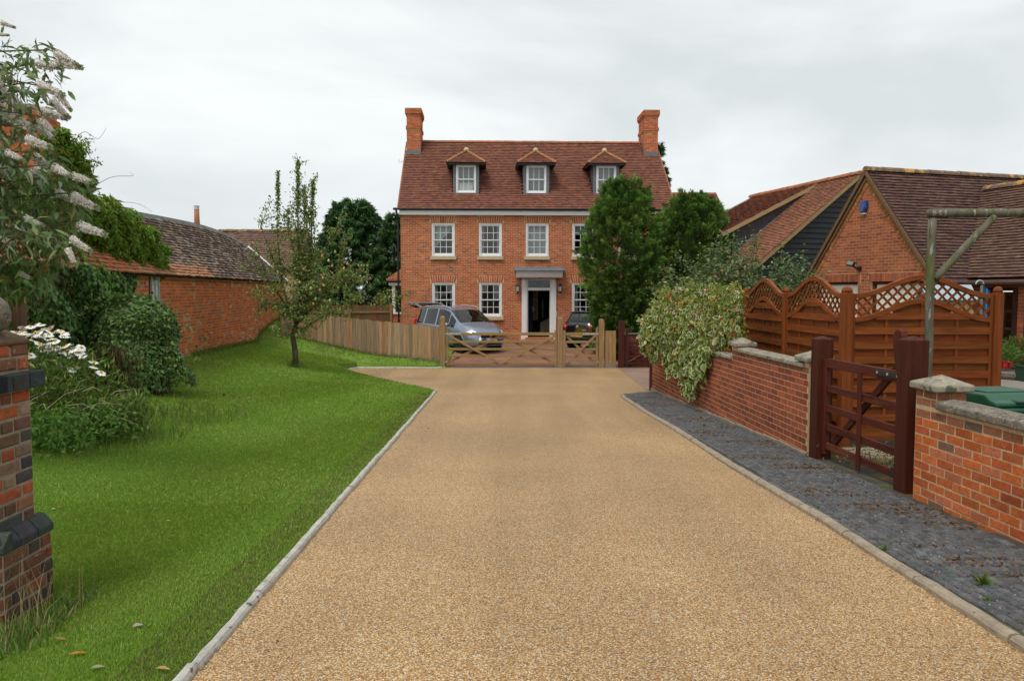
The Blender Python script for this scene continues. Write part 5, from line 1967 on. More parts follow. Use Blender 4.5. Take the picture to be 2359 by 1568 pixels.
# the pier's face towards the camera side gate
Tn = Matrix.Translation((0, .25, 0)) @ Matrix.Rotation(R(-90), 4, 'Z')
lay_bricks(nwb, NM, bond(0, .25, 0, nzt + .14), M['brick_old'], NB, 0, d=.006, ch=.004, T=Tn, colfn=nearcol, stuffname='pier_brickwork')
Tn2 = Matrix.Translation((.30, 0, 0)) @ Matrix.Rotation(R(90), 4, 'Z')
lay_bricks(nwb, NM, [(r[0], r[1] + nzt, r[2], r[3]) for r in bond(0, .25, 0, .14, course=.07)], M['brick_old'], NB, 0, d=.006, T=Tn2, colfn=nearcol, stuffname='pier_side_brickwork')
coping(NW, .32, NL, nzt + .002, y0=-.035, y1=.27, h=.085, mt=M['stone_dark'], lens=.9)
pier_cap(NW, -.04, .345, -.045, .30, nzt + .142, h=.13, mt=M['stone'])

# ------------------------------------------------------------------ brick gate pier on the left with stone ball
PX, PY = -2.84, 4.22                                          # corner towards drive and camera
PR = thing('brick_gate_pier', 'weathered brick gate pier with blue brick plinth and stone ball at the left edge', 'gate pier', (PX, PY, -.40), R(1))
PM = mtx(PR)
PB = [(.28, .075, .035), (.33, .085, .035), (.18, .075, .045), (.13, .075, .05), (.06, .06, .062), (.27, .19, .14), (.24, .11, .065), (.075, .065, .06), (.20, .13, .09)]
PD = [(.12, .06, .038), (.15, .07, .04), (.09, .055, .04), (.17, .065, .035), (.07, .055, .045)]
S1, S0 = .34, .46                                             # shaft and plinth widths
z_pl, z_sh = .60, 1.408
q = MB()
q.box(-S1 - .058, .058, -.058, S1 + .058, 0, z_pl - .06); q.box(-S1, 0, 0, S1, z_pl - .1, 1.66)
pcore = q.build('pier_core', M['mortar_grey'], PR)


def pface(width, off, za, nn, palt, first, ch=.007):
    """front face (-y) and drive-side face (+x)"""
    for T_, nm in ((Matrix.Translation((-width + off, -off, 0)), first), (Matrix.Translation((off, -off, 0)) @ Matrix.Rotation(R(90), 4, 'Z'), first)):
        r_ = bond(0, width, za, za + nn * .078, style='flemish', blen=.228, course=.078, joint=.013)
        r_ = [(x + npr.normal(0, .002), z + npr.normal(0, .0015), a * npr.uniform(.94, 1.0), b * npr.uniform(.94, 1)) for x, z, a, b in r_]
        lay_bricks(pcore, PM, r_, M['brick_old'], palt, 90, d=.008, ch=.008, jit=.003, T=T_, stuffname='brickwork')


pface(S0, .06, -.01, 7, PD, 'brick')
pface(S1, 0, .63, 10, PB, 'brick')
pface(S1, 0, 1.522, 2, PB[:3], 'brick')
# sloped blue-brick plinth course, each one a brick
BLU = (.042, .044, .048)
for side in range(2):
    Mr = Matrix.Identity(4) if side == 0 else Matrix.Rotation(R(90), 4, 'Z')
    for k in range(3):
        x0 = -.42 + k * .163 + .004 if side == 0 else -.07 + k * .162 + .004
        x1 = x0 + .156
        if side == 0 and k == 2:
            x1 = .073
        q = MB()
        off = .072
        q.prism([(-off, z_pl - .06), (.02, z_pl - .06), (.02, z_pl + .05), (-.02, z_pl + .045), (-off, z_pl - .015)], x0, x1, 'x', tuple(c * npr.uniform(.8, 1.3) for c in BLU), Mr)
        q.build('plinth_brick', M['blue_brick'], pcore, bevel=.008)
for k in range(3):                                            # projecting blue-brick band
    for side in range(2):
        Mr = Matrix.Identity(4) if side == 0 else Matrix.Rotation(R(90), 4, 'Z')
        x0 = -.43 + k * .165 if side == 0 else -.06 + k * .155
        x1 = x0 + .150
        if side == 0 and k == 2:
            x1 = .062
        q = MB(); q.box(x0 + .003, x1, -.062, .05, z_sh + .012, z_sh + .105, tuple(c * npr.uniform(.8, 1.25) for c in BLU), Mr); q.build('band_brick', M['blue_brick'], pcore, bevel=.006)
q = MB(); q.prism([(-S1 - .012, 1.672), (.012, 1.672), (.012, 1.70), (-S1 / 2 + .05, 1.752), (-S1 / 2 - .05, 1.752), (-S1 - .012, 1.70)], -.012, S1 + .012, 'y'); q.build('weathering', M['brick_old'], PR, bevel=.02).color = (.13, .085, .05, 1)
q = MB(); q.lathe([(.0, 1.745), (.06, 1.748), (.098, 1.775), (.116, 1.82), (.118, 1.86), (.105, 1.905), (.075, 1.94), (.04, 1.957), (0, 1.962)], 28, (-S1 / 2 + .07, S1 / 2 - .03, 0))
q.build('stone_ball', M['stone_dark'], PR, smooth=True)

# ------------------------------------------------------------------ timber: gates, posts, fences
def post(name, label, x, y, z0, z1, w, d, col, rz=0, cap='pyramid', mt=None, group=None, cat='gate post'):
    q = MB()
    a, b = w / 2, d / 2
    if cap == 'pyramid':
        v = [(-a, -b, 0), (a, -b, 0), (a, b, 0), (-a, b, 0), (-a, -b, z1 - z0 - .035), (a, -b, z1 - z0 - .035), (a, b, z1 - z0 - .035), (-a, b, z1 - z0 - .035), (0, 0, z1 - z0)]
        q.add(v, [(3, 2, 1, 0), (0, 1, 5, 4), (1, 2, 6, 5), (2, 3, 7, 6), (3, 0, 4, 7), (4, 5, 8), (5, 6, 8), (6, 7, 8), (7, 4, 8)])
    else:                                                     # rounded top
        n = 8
        prof = [(-a, 0), (a, 0), (a, z1 - z0 - .05)] + [(a * math.cos(math.pi * k / n), z1 - z0 - .05 + .05 * math.sin(math.pi * k / n)) for k in range(1, n)] + [(-a, z1 - z0 - .05)]
        q.prism(prof, -b, b, 'y')
    o = q.build(name, mt or M['wood'], None, bevel=.008)
    o.location = (x, y, z0); o.rotation_euler = (0, 0, rz); o.color = (*col, 1)
    tag(o, label, cat, group)
    return o


OAK = (.30, .19, .09)
zg = zd(25.4)
gl, gm, grr = at(1020, 845, 25.5), at(1290, 845, 25.5), at(1385, 845, 25.4)
GP = 'oak posts of the five bar gates'
post('gate_post', 'tall oak gate post between the board fence and the wide gate', gl.x, 25.5, zg - .1, at(1020, 727, 25.5).z, .17, .17, OAK, group=GP)
post('gate_post', 'oak gate post between the wide gate and the narrow gate', gm.x, 25.5, zg - .1, at(1290, 730, 25.5).z, .17, .17, (.29, .185, .09), group=GP)
post('gate_post', 'round topped oak post at the hinge side of the narrow gate', grr.x, 25.4, zg - .1, at(1385, 734, 25.4).z, .17, .17, (.32, .2, .09), cap='round', group=GP)
q = MB(); q.box(-.008, .008, -.006, .006, 0, .22)
o = q.build('wooden_stick', M['wood'], None); o.location = (at(1283, 730, 25.5).x, 25.5, at(1290, 730, 25.5).z - .02); o.rotation_euler = (0, R(-3), 0); o.color = (.55, .4, .22, 1)
tag(o, 'thin pale stick standing on top of the middle gate post', 'stick')


def bar_gate(name, label, x0, x1, y, z0, heel_left, braces, col):
    """five-bar gate; heel stile on the hinge side"""
    L = x1 - x0
    t = thing(name, label, 'gate', (x0, y, z0))
    H_ = 1.17
    hz = H_ + .13
    hs = (0, .075) if heel_left else (L - .075, L)
    ts = (L - .075, L) if heel_left else (0, .075)
    q = MB(); q.box(hs[0], hs[1], -.035, .035, .02, hz - .02); q.prism([(hs[0], hz - .02), (hs[1], hz - .02), ((hs[0] + hs[1]) / 2 + (.03 if heel_left else -.03) * -1, hz + .05)], -.035, .035, 'y'); q.build('heel_stile', M['wood'], t, bevel=.006).color = (*col, 1)
    q = MB(); q.box(ts[0], ts[1], -.035, .035, .02, H_ + .05); q.build('slam_stile', M['wood'], t, bevel=.006).color = (*col, 1)
    zs = [.12, .37, .60, .84, 1.10]
    for i, z in enumerate(zs):
        h = .095 if i == 4 else .075
        q = MB(); q.box(.076, L - .076, -.018 - (.012 if i == 4 else 0), .018, z - h / 2, z + h / 2)
        q.build('rail', M['wood_h'], t, bevel=.005).color = (*[c * npr.uniform(.9, 1.12) for c in col], 1)
    for (a, b, yy) in braces:
        q = MB(); q.bar((a[0], yy, a[1]), (b[0], yy, b[1]), .022, .075, Vector((0, 1, 0)).cross(Vector((b[0] - a[0], 0, b[1] - a[1]))))
        q.build('brace', M['wood_h'], t, bevel=.004).color = (*[c * npr.uniform(.9, 1.12) for c in col], 1)
    sx = 1 if heel_left else -1
    hx = -.02 if heel_left else L + .02
    q = MB()
    a, b = sorted((hx, hx + sx * .52))
    q.box(a, b, -.046, -.0385, 1.075, 1.125); q.box(a, b, .0385, .046, 1.075, 1.125)
    hinge = q.build('strap_hinge', M['galv'], t, bevel=.003)
    q = MB()
    for k in range(3):
        q.lathe([(.012, 0), (.012, .006), (0, .009)], 8, M=Matrix.Translation((hx + sx * (.12 + k * .17), -.046, 1.10)) @ Matrix.Rotation(R(90), 4, 'X'))
    q.build('bolt', M['iron'], hinge)
    q = MB(); q.box(min(hx, hx + sx * .06), max(hx, hx + sx * .06), -.05, .05, .16, .21); q.build('lower_hinge', M['galv'], t)
    return t


a0, a1 = gl.x + .11, gm.x - .10
L_ = a1 - a0
bar_gate('field_gate', 'wide five bar oak gate closed across the drive', a0, a1, 25.5, zg + .0, True,
         [((.08, 1.06), (L_ * .50, .10), -.032), ((.08, .15), (L_ * .50, 1.06), .034), ((L_ * .50, 1.06), (L_ - .08, .12), .034), ((L_ * .50, .12), (L_ - .08, 1.04), -.032)], OAK)
a0, a1 = gm.x + .10, grr.x - .10
L_ = a1 - a0
bar_gate('wicket_gate', 'narrow oak gate with cross braces beside the wide gate', a0, a1, 25.45, zg + .0, False,
         [((.08, 1.06), (L_ - .08, .12), .034), ((.10, .12), (L_ - .08, 1.06), -.032)], (.31, .2, .095))

# board infill, dark post and stained gate folded back against a low brick wall
fbx = at(1393, 800, 25.4).x
t = thing('board_infill', 'short panel of three upright oak boards between the narrow gate and dark post', 'fence', (fbx, 25.4, zg - .05))
bwid = at(1419, 800, 25.4).x - fbx
for k in range(3):
    q = MB(); q.box(k * bwid / 3 + .004, (k + 1) * bwid / 3 - .004, -.012, .012, .19, 1.26); q.build('board', M['wood'], t, bevel=.004).color = (*[c * npr.uniform(.85, 1.2) for c in (.33, .20, .09)], 1)
q = MB(); q.box(0, bwid, -.03, .02, 0, .185); q.build('gravel_board', M['wood_h'], t).color = (.26, .19, .12, 1)
DBR = (.07, .018, .014)
dp = at(1431, 845, 25.3)
post('gate_post', 'dark brown stained post carrying the folded back gate', dp.x, 25.3, zg - .1, at(1431, 738, 25.3).z, .19, .19, DBR, cap='round', mt=M['stain_v'])
t = thing('stained_gate', 'dark red brown barred gate folded back against the low brick wall', 'gate', (dp.x + .12, 25.22, zg + .02), R(-3))
for k, z in enumerate((.14, .36, .58, .80, 1.06)):
    q = MB(); q.box(0, 2.4, -.015, .015, z - .045, z + .045); q.build('rail', M['stain'], t).color = (*DBR, 1)
q = MB(); q.box(-.0, .1, -.035, .035, .03, 1.28); q.build('heel_stile', M['stain_v'], t).color = (*DBR, 1)
q = MB(); q.bar((.1, -.03, .2), (1.3, -.03, .86), .03, .035, (0, 1, 0)); q.build('brace', M['stain'], t).color = (.16, .06, .045, 1)
q = MB(); q.box(-.06, .75, -.045, -.037, 1.05, 1.10); q.box(-.06, .25, -.045, -.037, .12, .17); q.build('strap_hinge', M['iron'], t)
LW = thing('low_brick_wall', 'low dark red brick wall behind the folded back stained gate', 'wall', (dp.x + .05, 25.5, zg - .05))
q = MB(); q.box(0, 3.2, 0, .22, 0, 1.16); lwb = q.build('wall_core', M['mortar_red'], LW)
lay_bricks(lwb, mtx(LW), bond(0, 3.2, 0, 1.125), M['brick'], [(.15, .04, .025), (.18, .05, .03), (.13, .035, .025)], 0, d=.006)

# ------------------------------------------------------------------ board fence on the left of the gate
f0, f1 = Vector((-7.72, 26.55)), Vector((gl.x - .10, 25.6))
FN = thing('board_fence', 'close boarded fence of weathered upright boards left of the wide gate', 'fence', (f0.x, f0.y, 0), math.atan2(f1.y - f0.y, f1.x - f0.x))
FLn = (f1 - f0).length
zl, zr = at(665, 794, 26.55).z, at(1010, 832, 25.6).z
nb = 52
WB = [(.35, .225, .12), (.31, .205, .115), (.38, .24, .125), (.28, .195, .125), (.34, .205, .10), (.41, .275, .15), (.26, .185, .12)]
bms = []
for vv in range(4):
    q = MB(); hh = 1.13; ww = FLn / nb
    q.prism([(0, 0), (ww * 1.06, 0), (ww * 1.06, hh + npr.uniform(-.01, .012)), (0, hh + npr.uniform(-.01, .012))], -.010, .010, 'y')
    me = q.mesh('board'); me.materials.append(M['wood']); bms.append(me)
for k in range(nb):
    tt = (k + .5) / nb
    zz = zl + (zr - zl) * tt
    hsc = 1.0
    o = bpy.data.objects.new('board', bms[k % 4]); COL.objects.link(o); o.parent = FN
    o.location = (k * FLn / nb, npr.uniform(-.004, .004), zz); o.rotation_euler = (0, R(npr.normal(0, .25)), R(4)); o.scale = (npr.uniform(.86, .93), 1, hsc * npr.uniform(.985, 1.012))
    c = pal(1, WB, .09, .03)[0]; o.color = (*[float(x) for x in c], 1)
for (z) in (.25, .9):
    q = MB(); q.bar((0, .05, zl + z), (FLn, .05, zr + z), .05, .08); q.build('rail', M['wood_h'], FN).color = (.3, .2, .1, 1)
q = MB(); q.bar((0, -.012, zl - .04), (FLn, -.012, zr - .03), .03, .12); q.build('gravel_board', M['wood_h'], FN).color = (.25, .2, .14, 1)
post('fence_post', 'short weathered post at the left end of the board fence', f0.x - .10, f0.y, zl - .3, zl + 1.14, .13, .13, (.33, .22, .12), cat='post')

# taller brown fence behind, by the house
g0, g1 = Vector((-8.4, 31.2)), Vector((-4.95, 32.4))
BF = thing('back_fence', 'taller dark brown board fence behind the pear tree beside the house', 'fence', (g0.x, g0.y, -.62), math.atan2(g1.y - g0.y, g1.x - g0.x))
Lb = (g1 - g0).length
for k in range(26):
    q = MB(); q.box(k * Lb / 26, (k + 1) * Lb / 26 - .004, -.012, .012, .05, 1.62 + npr.uniform(-.01, .01)); q.build('board', M['wood'], BF).color = (*[c * npr.uniform(.8, 1.2) for c in (.17, .085, .035)], 1)
for k in range(3):
    q = MB(); q.box(.1 + k * 1.7, .2 + k * 1.7, -.08, -.0125, 0, 1.7); q.build('post', M['wood'], BF).color = (.26, .15, .07, 1)
for z in (.45, 1.3):
    q = MB(); q.box(0, Lb, -.05, -.0128, z, z + .07); q.build('rail', M['wood_h'], BF).color = (.28, .17, .08, 1)

# ------------------------------------------------------------------ stained lattice-top fence panels
CED = (.20, .053, .012)
fpost = [Vector((4.04, 13.46)), Vector((4.08, 11.58)), Vector((4.17, 9.70)), Vector((6.06, 9.72))]
ptop = 1.60
plabels = ['farthest round topped cedar stained fence post beside the variegated ivy', 'cedar stained fence post between the two receding lattice panels',
           'wide cedar stained corner post where the lattice fence turns', 'cedar stained fence post at the end of the widest lattice panel']
for p, lb, w_ in zip(fpost, plabels, (.10, .10, .13, .11)):
    q = MB(); a = w_ / 2
    gz0 = zd(p.y) - .1
    q.box(-a, a, -a, a, 0, ptop - gz0 - .04); o = q.build('fence_post', M['stain_v'], None, bevel=.015, seg=3)
    q = MB(); q.lathe([(a * 1.0, -.04), (a * 1.0, -.015), (a * .86, .01), (a * .55, .03), (0, .038)], 16, (0, 0, ptop - gz0)); q.build('post_cap', M['stain_v'], o, smooth=True).color = (*CED, 1)
    o.location = (p.x, p.y, gz0); o.color = (*CED, 1)
    if lb.startswith('farthest') or 'between' in lb or 'corner' in lb:
        o.rotation_euler = (0, 0, R(1.3))
    tag(o, lb, 'post', 'posts of the lattice fence')


def lattice_panel(label, pa, pb, zb, off):
    """hump-topped panel: boards woven horizontally below, diagonal lattice between two curved rails above"""
    d = pb - pa
    L = d.length - 2 * off
    dn = d.normalized()
    s0 = pa + dn * off
    t = thing('lattice_fence_panel', label, 'fence panel', (s0.x, s0.y, zb), math.atan2(d.y, d.x), 'lattice topped fence panels')
    topz = lambda x: 1.44 + zoff + .235 * (.5 - .5 * math.cos(2 * math.pi * x / L)) ** 1.1
    lowz = lambda x: topz(x) - .295
    zoff = (1.515 - zb) - 1.44
    fr = .04

    def curved(fn, name, h):
        q = MB(); n = 36
        for i in range(n + 1):
            x = fr + (L - 2 * fr) * i / n
            z = fn(x)
            sl = (fn(min(x + .01, L)) - fn(max(x - .01, 0))) / .02
            nz_ = Vector((-sl, 0, 1)).normalized() * h / 2
            for yy in (-.028, .028):
                q.v.append((x - nz_.x, yy, z - nz_.z)); q.v.append((x + nz_.x, yy, z + nz_.z))
        for i in range(n):
            a = i * 4
            for (p_, q_) in ((0, 1), (1, 3), (3, 2), (2, 0)):
                q.f.append((a + p_, a + q_, a + 4 + q_, a + 4 + p_)); q.c.append((1, 1, 1))
        q.f += [(0, 2, 3, 1), (n * 4, n * 4 + 1, n * 4 + 3, n * 4 + 2)]; q.c += [(1, 1, 1)] * 2
        o = q.build(name, M['stain'], t, bevel=.005); o.color = (*[c * 1.08 for c in CED], 1)
    curved(topz, 'top_rail', .062)
    curved(lowz, 'mid_rail', .062)
    for x in (0, L - fr):
        q = MB(); q.box(x, x + fr, -.024, .024, .05, topz(0) + .02); q.build('stile', M['stain_v'], t, bevel=.004).color = (*CED, 1)
    q = MB(); q.box(fr, L - fr, -.024, .024, .05, .10); q.build('bottom_rail', M['stain'], t).color = (*CED, 1)
    # woven boards
    zc, k = .10, 0
    bh = .091
    while zc < lowz(L / 2) - .03:
        ztop = zc + bh - .004
        xa, xb = fr + .001, L - fr - .001
        if zc + bh > lowz(0) - .02:
            n = 200
            xs = [L * i / n for i in range(n + 1) if lowz(L * i / n) > zc + bh * .55]
            if not xs:
                break
            xa, xb = max(fr, xs[0]), min(L - fr, xs[-1])
        proud = k % 2 == 0
        q = MB(); n = 13
        for i in range(n):
            x0, x1 = xa + (xb - xa) * i / n, xa + (xb - xa) * (i + 1) / n
        yb = -.019 if proud else .006
        zc0 = zc
        if not proud:
            zc, ztop = zc - .02, ztop + .02
        tops = []
        for i in range(n + 1):
            x = xa + (xb - xa) * i / n
            tops.append((x, min(ztop, max(lowz(x) - .028, zc + .004))))
        poly = [(xb, zc), (xa, zc)] + tops
        q.prism(list(reversed(poly)), yb - .006, yb + .006, 'y')
        o = q.build('slat', M['stain'], t); o.color = (*[c * npr.uniform(.88, 1.12) * (1.06 if proud else .85) for c in CED], 1)  # recess shade put into the colour: sunk slats darker, proud ones lighter
        zc = zc0 + bh; k += 1
    for j in range(1, 4):
        x = L * j / 4
        q = MB(); q.box(x - .019, x + .019, -.0122, -.0004, .1, lowz(x) - .03); q.box(x - .019, x + .019, .012, .03, .1, lowz(x) - .02)
        q.build('batten', M['stain_v'], t).color = (*CED, 1)
    # lattice: two layers of laths
    step = .088
    for sgn, yy in ((1, -.008), (-1, .008)):
        for k in range(-30, 60):
            c0 = k * step * 1.414
            pts = []
            n = 240
            for i in range(n + 1):
                x = fr + (L - 2 * fr) * i / n
                z = zoff + 1.3 + sgn * (x - c0 - (0 if sgn > 0 else L))
                if lowz(x) + .01 < z < topz(x) - .01:
                    pts.append((x, z))
            runs = []
            for p_ in pts:
                if runs and p_[0] - runs[-1][-1][0] < L / n * 1.6:
                    runs[-1].append(p_)
                else:
                    runs.append([p_])
            for rn in runs:
                if len(rn) > 3:
                    q = MB(); q.bar((rn[0][0], yy, rn[0][1]), (rn[-1][0], yy, rn[-1][1]), .012, .026, Vector((0, 1, 0)).cross(Vector((rn[-1][0] - rn[0][0], 0, rn[-1][1] - rn[0][1]))))
                    q.build('lath', M['stain'], t).color = (*[c * npr.uniform(.9, 1.1) for c in CED], 1)
    return t


lattice_panel('farthest and narrowest looking lattice fence panel next to the variegated ivy', fpost[0], fpost[1], zd(12.5) + .02, .052)
lattice_panel('middle lattice fence panel receding behind the brick wall', fpost[1], fpost[2], zd(10.6) + .02, .062)
lattice_panel('widest lattice fence panel facing the camera behind the brown side gate', fpost[2], fpost[3], zd(9.7) + .02, .06)

# ------------------------------------------------------------------ brown side gate between the walls
MAH = (.062, .015, .008)
gpf = Vector((wall_x(8.8) + .09, 8.72)); gpn = Vector((3.52 + .09, 6.98))
post('gate_post', 'far dark brown gate post standing against the end of the brick wall', gpf.x, gpf.y, zd(8.7) - .05, at(1905, 773, 8.72).z, .18, .18, MAH, rz=R(2), mt=M['stain_v'])
pn = post('gate_post', 'near dark brown gate post with split grain beside the orange brick pier', gpn.x, gpn.y, zd(7) - .05, at(2100, 773, 7.0).z, .19, .19, MAH, rz=R(2), mt=M['stain_v'])
q = MB(); q.box(.006, .012, -.0965, -.094, .5, 1.32); q.build('crack', M['ink'], pn)
d = gpn - gpf
SG = thing('side_gate', 'dark brown side gate with curved top stile hung between two square posts', 'gate', (gpf.x + .0, gpf.y - .10, zd(8.0) + .06), math.atan2(d.y, d.x))
Lg = d.length - .215
dk = lambda o, k=1.: setattr(o, 'color', (*[c * k for c in (.082, .019, .011)], 1))
q = MB(); q.box(0, .075, -.03, .03, .0, 1.06); dk(q.build('slam_stile', M['stain_v'], SG, bevel=.006))
q = MB()
prof = [(Lg - .075, 0), (Lg, 0), (Lg, 1.10), (Lg + .005, 1.30)]
arc = [(Lg - .005, 1.40), (Lg - .03, 1.445), (Lg - .075, 1.46), (Lg - .12, 1.445), (Lg - .15, 1.40), (Lg - .155, 1.34), (Lg - .14, 1.25), (Lg - .10, 1.12), (Lg - .08, 1.0), (Lg - .075, .9)]
q.prism(prof + arc, -.032, .032, 'y'); dk(q.build('heel_stile', M['stain_v'], SG, bevel=.008))
for z, h in ((.10, .075), (.31, .075), (.52, .075), (.74, .075), (1.02, .10)):
    q = MB(); q.box(.076, Lg - .076, -.016 - (.008 if z > 1 else 0), .016 + (.008 if z > 1 else 0), z - h / 2 + (.0), z + h / 2); dk(q.build('rail', M['stain'], SG, bevel=.004), npr.uniform(.9, 1.2))
q = MB(); q.box(Lg * .50, Lg * .50 + .07, -.036, -.0165, -.01, 1.0); dk(q.build('middle_stile', M['stain_v'], SG, bevel=.004))
q = MB(); q.bar((.09, .034, .08), (Lg - .08, .034, 1.16), .03, .075, Vector((0, 1, 0)).cross(Vector((Lg, 0, 1.08)))); dk(q.build('brace', M['stain'], SG, bevel=.004), .8)
q = MB(); q.box(Lg - .42, Lg + .05, -.045, -.0335, 1.0, 1.055); h_ = q.build('strap_hinge', M['iron'], SG, bevel=.003)
q = MB()
for x in (Lg - .38, Lg - .2, Lg - .03):
    q.lathe([(.014, 0), (.014, .006), (0, .01)], 8, M=Matrix.Translation((x, -.045, 1.028)) @ Matrix.Rotation(R(90), 4, 'X'))
q.build('bolt', M['galv'], h_)
q = MB(); q.box(Lg - .10, Lg + .05, -.045, -.0335, .10, .17); q.build('lower_hinge', M['iron'], SG)

# ------------------------------------------------------------------ rustic pole frame
RF = thing('rustic_pole_frame', 'mossy rustic pole frame with beam and diagonal brace in front of the fence', 'pole frame', (at(2148, 500, 9.1).x, 9.1, zd(9.1)))
tz = at(2148, 483, 9.1).z - zd(9.1)


def pole(name, pts, r):
    q = MB(); P = []
    a, b = Vector(pts[0]), Vector(pts[1])
    n = 14
    for i in range(n + 1):
        p = a.lerp(b, i / n)
        P.append(p + Vector((npr.normal(0, .003), npr.normal(0, .003), 0)))
    q.tube(P, [r * (1 + npr.uniform(-.06, .06)) for _ in P], 12)
    q.build(name, M['rustic'], RF, smooth=True)


pole('upright', ((0, 0, -.1), (0, 0, tz - .10)), .048)
pole('beam', ((-.055, 0, tz - .04), (1.9, .06, tz - .03)), .05)
pole('brace', ((.05, -.01, tz - .80), (.72, .0, tz - .08)), .043)

# ------------------------------------------------------------------ trees and plants
def plant(name, label, cat, x, y, z=None, group=None):
    return thing(name, label, cat, (x, y, gz(x, y) if z is None else z), 0, group)


def limb(mb, pts, r0, r1, n=7):
    m = len(pts)
    mb.tube(pts, [r0 + (r1 - r0) * i / (m - 1) for i in range(m)], n)


def wander(a, b, n=6, j=.05):
    a, b = Vector(a), Vector(b)
    L = (b - a).length
    out = []
    for i in range(n + 1):
        p = a.lerp(b, i / n)
        if 0 < i < n:
            p = p + Vector((npr.normal(0, j * L), npr.normal(0, j * L), npr.normal(0, j * L * .5)))
        out.append(p)
    return out


def interp1(t, a, b):
    return float(np.interp(t, a, b))


def conifer(name, label, x, y, h, rf, cols, plumes=650, per=75, z=None, spray=(.12, .24), trunk_r=.13, inner=.35, squash=1.0, droop=0., tips=()):
    t = plant(name, label, 'tree', x, y, z)
    q = MB(); limb(q, [(0, 0, -.1), (.03, .02, h * .3), (-.02, .04, h * .65), (0, 0, h * .92)], trunk_r, .02)
    q.build('trunk', M['bark'], t, smooth=True)
    lv = Leaves()
    n = plumes
    tt = npr.random(n) ** 1.05
    a = npr.uniform(0, 2 * np.pi, n)
    rr = np.array([rf(v) for v in tt])
    lob = 1 + .13 * np.sin(a * 3 + tt * 9) + .10 * np.sin(a * 5 - tt * 15 + 1)
    rr = rr * lob
    f = np.where(npr.random(n) < inner, npr.uniform(.25, .7, n), npr.uniform(.72, 1.0, n))
    base = np.stack([np.cos(a) * rr * f, np.sin(a) * rr * f * squash, tt * h], 1)
    ax = np.stack([np.cos(a), np.sin(a), .2 + .95 * tt - droop], 1) + npr.normal(0, .24, (n, 3))
    ax = nrm(ax)
    ln = npr.uniform(.28, .62, n) * (1.1 - .35 * tt)
    for (tx, ty, tz_, l_) in tips:
        k = npr.integers(0, n)
        base[k] = (tx, ty, tz_); ax[k] = (0.05, 0, 1); ln[k] = l_
    u = npr.random((n, per)) ** .8
    side = nrm(np.cross(ax, npr.normal(size=(n, 3))))
    oth = np.cross(ax, side)
    th = npr.uniform(0, 2 * np.pi, (n, per))
    rad = (.19 * (1.05 - u) + .015) * npr.random((n, per)) ** .5
    off = side[:, None] * (np.cos(th) * rad)[..., None] + oth[:, None] * (np.sin(th) * rad)[..., None]
    P = base[:, None] + ax[:, None] * (u * ln[:, None])[..., None] + off
    D = ax[:, None] * .9 + off * 4.2 + npr.normal(0, .25, (n, per, 3)) + np.array([0, 0, -.12 - droop])
    pc = pal(n, cols, .16, .05)
    C = np.repeat(pc, per, 0) * 1.1 * (1 + npr.normal(0, .12, (n * per, 1)))
    C = C * (1 + (u.reshape(-1, 1) > .78) * np.array([.75, .6, .35]))              # pale new growth at the tips
    m = n * per
    L = npr.uniform(*spray, m)
    lv.leaf(P.reshape(-1, 3), D.reshape(-1, 3), rdir(m, .4), L, L * npr.uniform(.14, .22, m), np.clip(C, .004, 1), droop=.12, fold=.1)
    lv.build('crown', M['conifer'], t)
    return t


LC = [(.075, .15, .03), (.092, .175, .036), (.06, .125, .028), (.12, .195, .04)]
r1 = lambda t: 1.60 * (.66 + .55 * t * (1 - t) * 4 * .55) * (1 - max(0, t - .35) / .72) ** .62
p = at(1425, 755, 27.6)
conifer('leyland_cypress', 'larger dark green cypress in front of the house end, nearer the black car', p.x + .16, 27.6, 5.95, lambda t: interp1(t, (0, .16, .3, .45, .58, .7, .8, .9, 1), (.55, .76, .95, 1.12, 1.26, 1.18, 1.04, .80, .35)), LC,
        plumes=1250, per=115, z=zd(27.6) - .05, spray=(.08, .17), tips=((.25, -.2, 5.5, .9), (-.15, 0, 5.6, .8), (.5, 0, 5.2, .7)))
p = at(1590, 755, 28.8)
conifer('leyland_cypress', 'smaller dark green cypress with two bare leaders near the weatherboarded barn', p.x, 28.8, 5.55, lambda t: interp1(t, (0, .2, .45, .65, .8, .92, 1), (1.15, 1.4, 1.5, 1.4, 1.15, .8, .3)), LC,
        plumes=1100, per=110, z=zd(28.8), spray=(.08, .17))
tw = bpy.data.objects['leyland_cypress.001']
q = MB()
for (x, y, zz, h_) in ((-.15, 0, 4.6, 1.35), (.62, .1, 4.6, 1.25)):
    q.tube(wander((x, y, zz - .3), (x + .22, y, zz + h_), 5, .02), [.02, .017, .014, .011, .008, .005], 5)
    for k in range(16):
        t_ = .25 + .7 * k / 16
        b = Vector((x + .22 * t_, y, zz + h_ * t_)); a = npr.uniform(0, 6.28)
        q.tube([b, b + Vector((math.cos(a) * .14, math.sin(a) * .14, .07)) * (1.35 - t_)], [.006, .003], 4)
q.build('bare_leader', M['twig'], tw)
p = at(1522, 440, 45)
conifer('larch', 'tall feathery conifer peeping out behind the right chimney', p.x - .3, 45, 10.3, lambda t: 1.7 * (1 - t) + .15, [(.035, .075, .03), (.05, .09, .035), (.03, .06, .025)], plumes=320, per=60, z=-.6, spray=(.16, .34), inner=.5, droop=.5)
p = at(815, 735, 38.5)
conifer('hanging_conifer', 'broad dark conifer with drooping sprays behind the pear tree', p.x, 38.5, 6.35, lambda t: (1.75 + .15 * math.sin(t * 9)) * (1 - max(0, t - .45) / .62) ** .6 if t < .99 else .1, [(.045, .105, .036), (.055, .125, .042), (.036, .088, .032)],
        plumes=1150, per=70, z=-.5, spray=(.15, .32), droop=.65, inner=.3)
p = at(905, 735, 37.5)
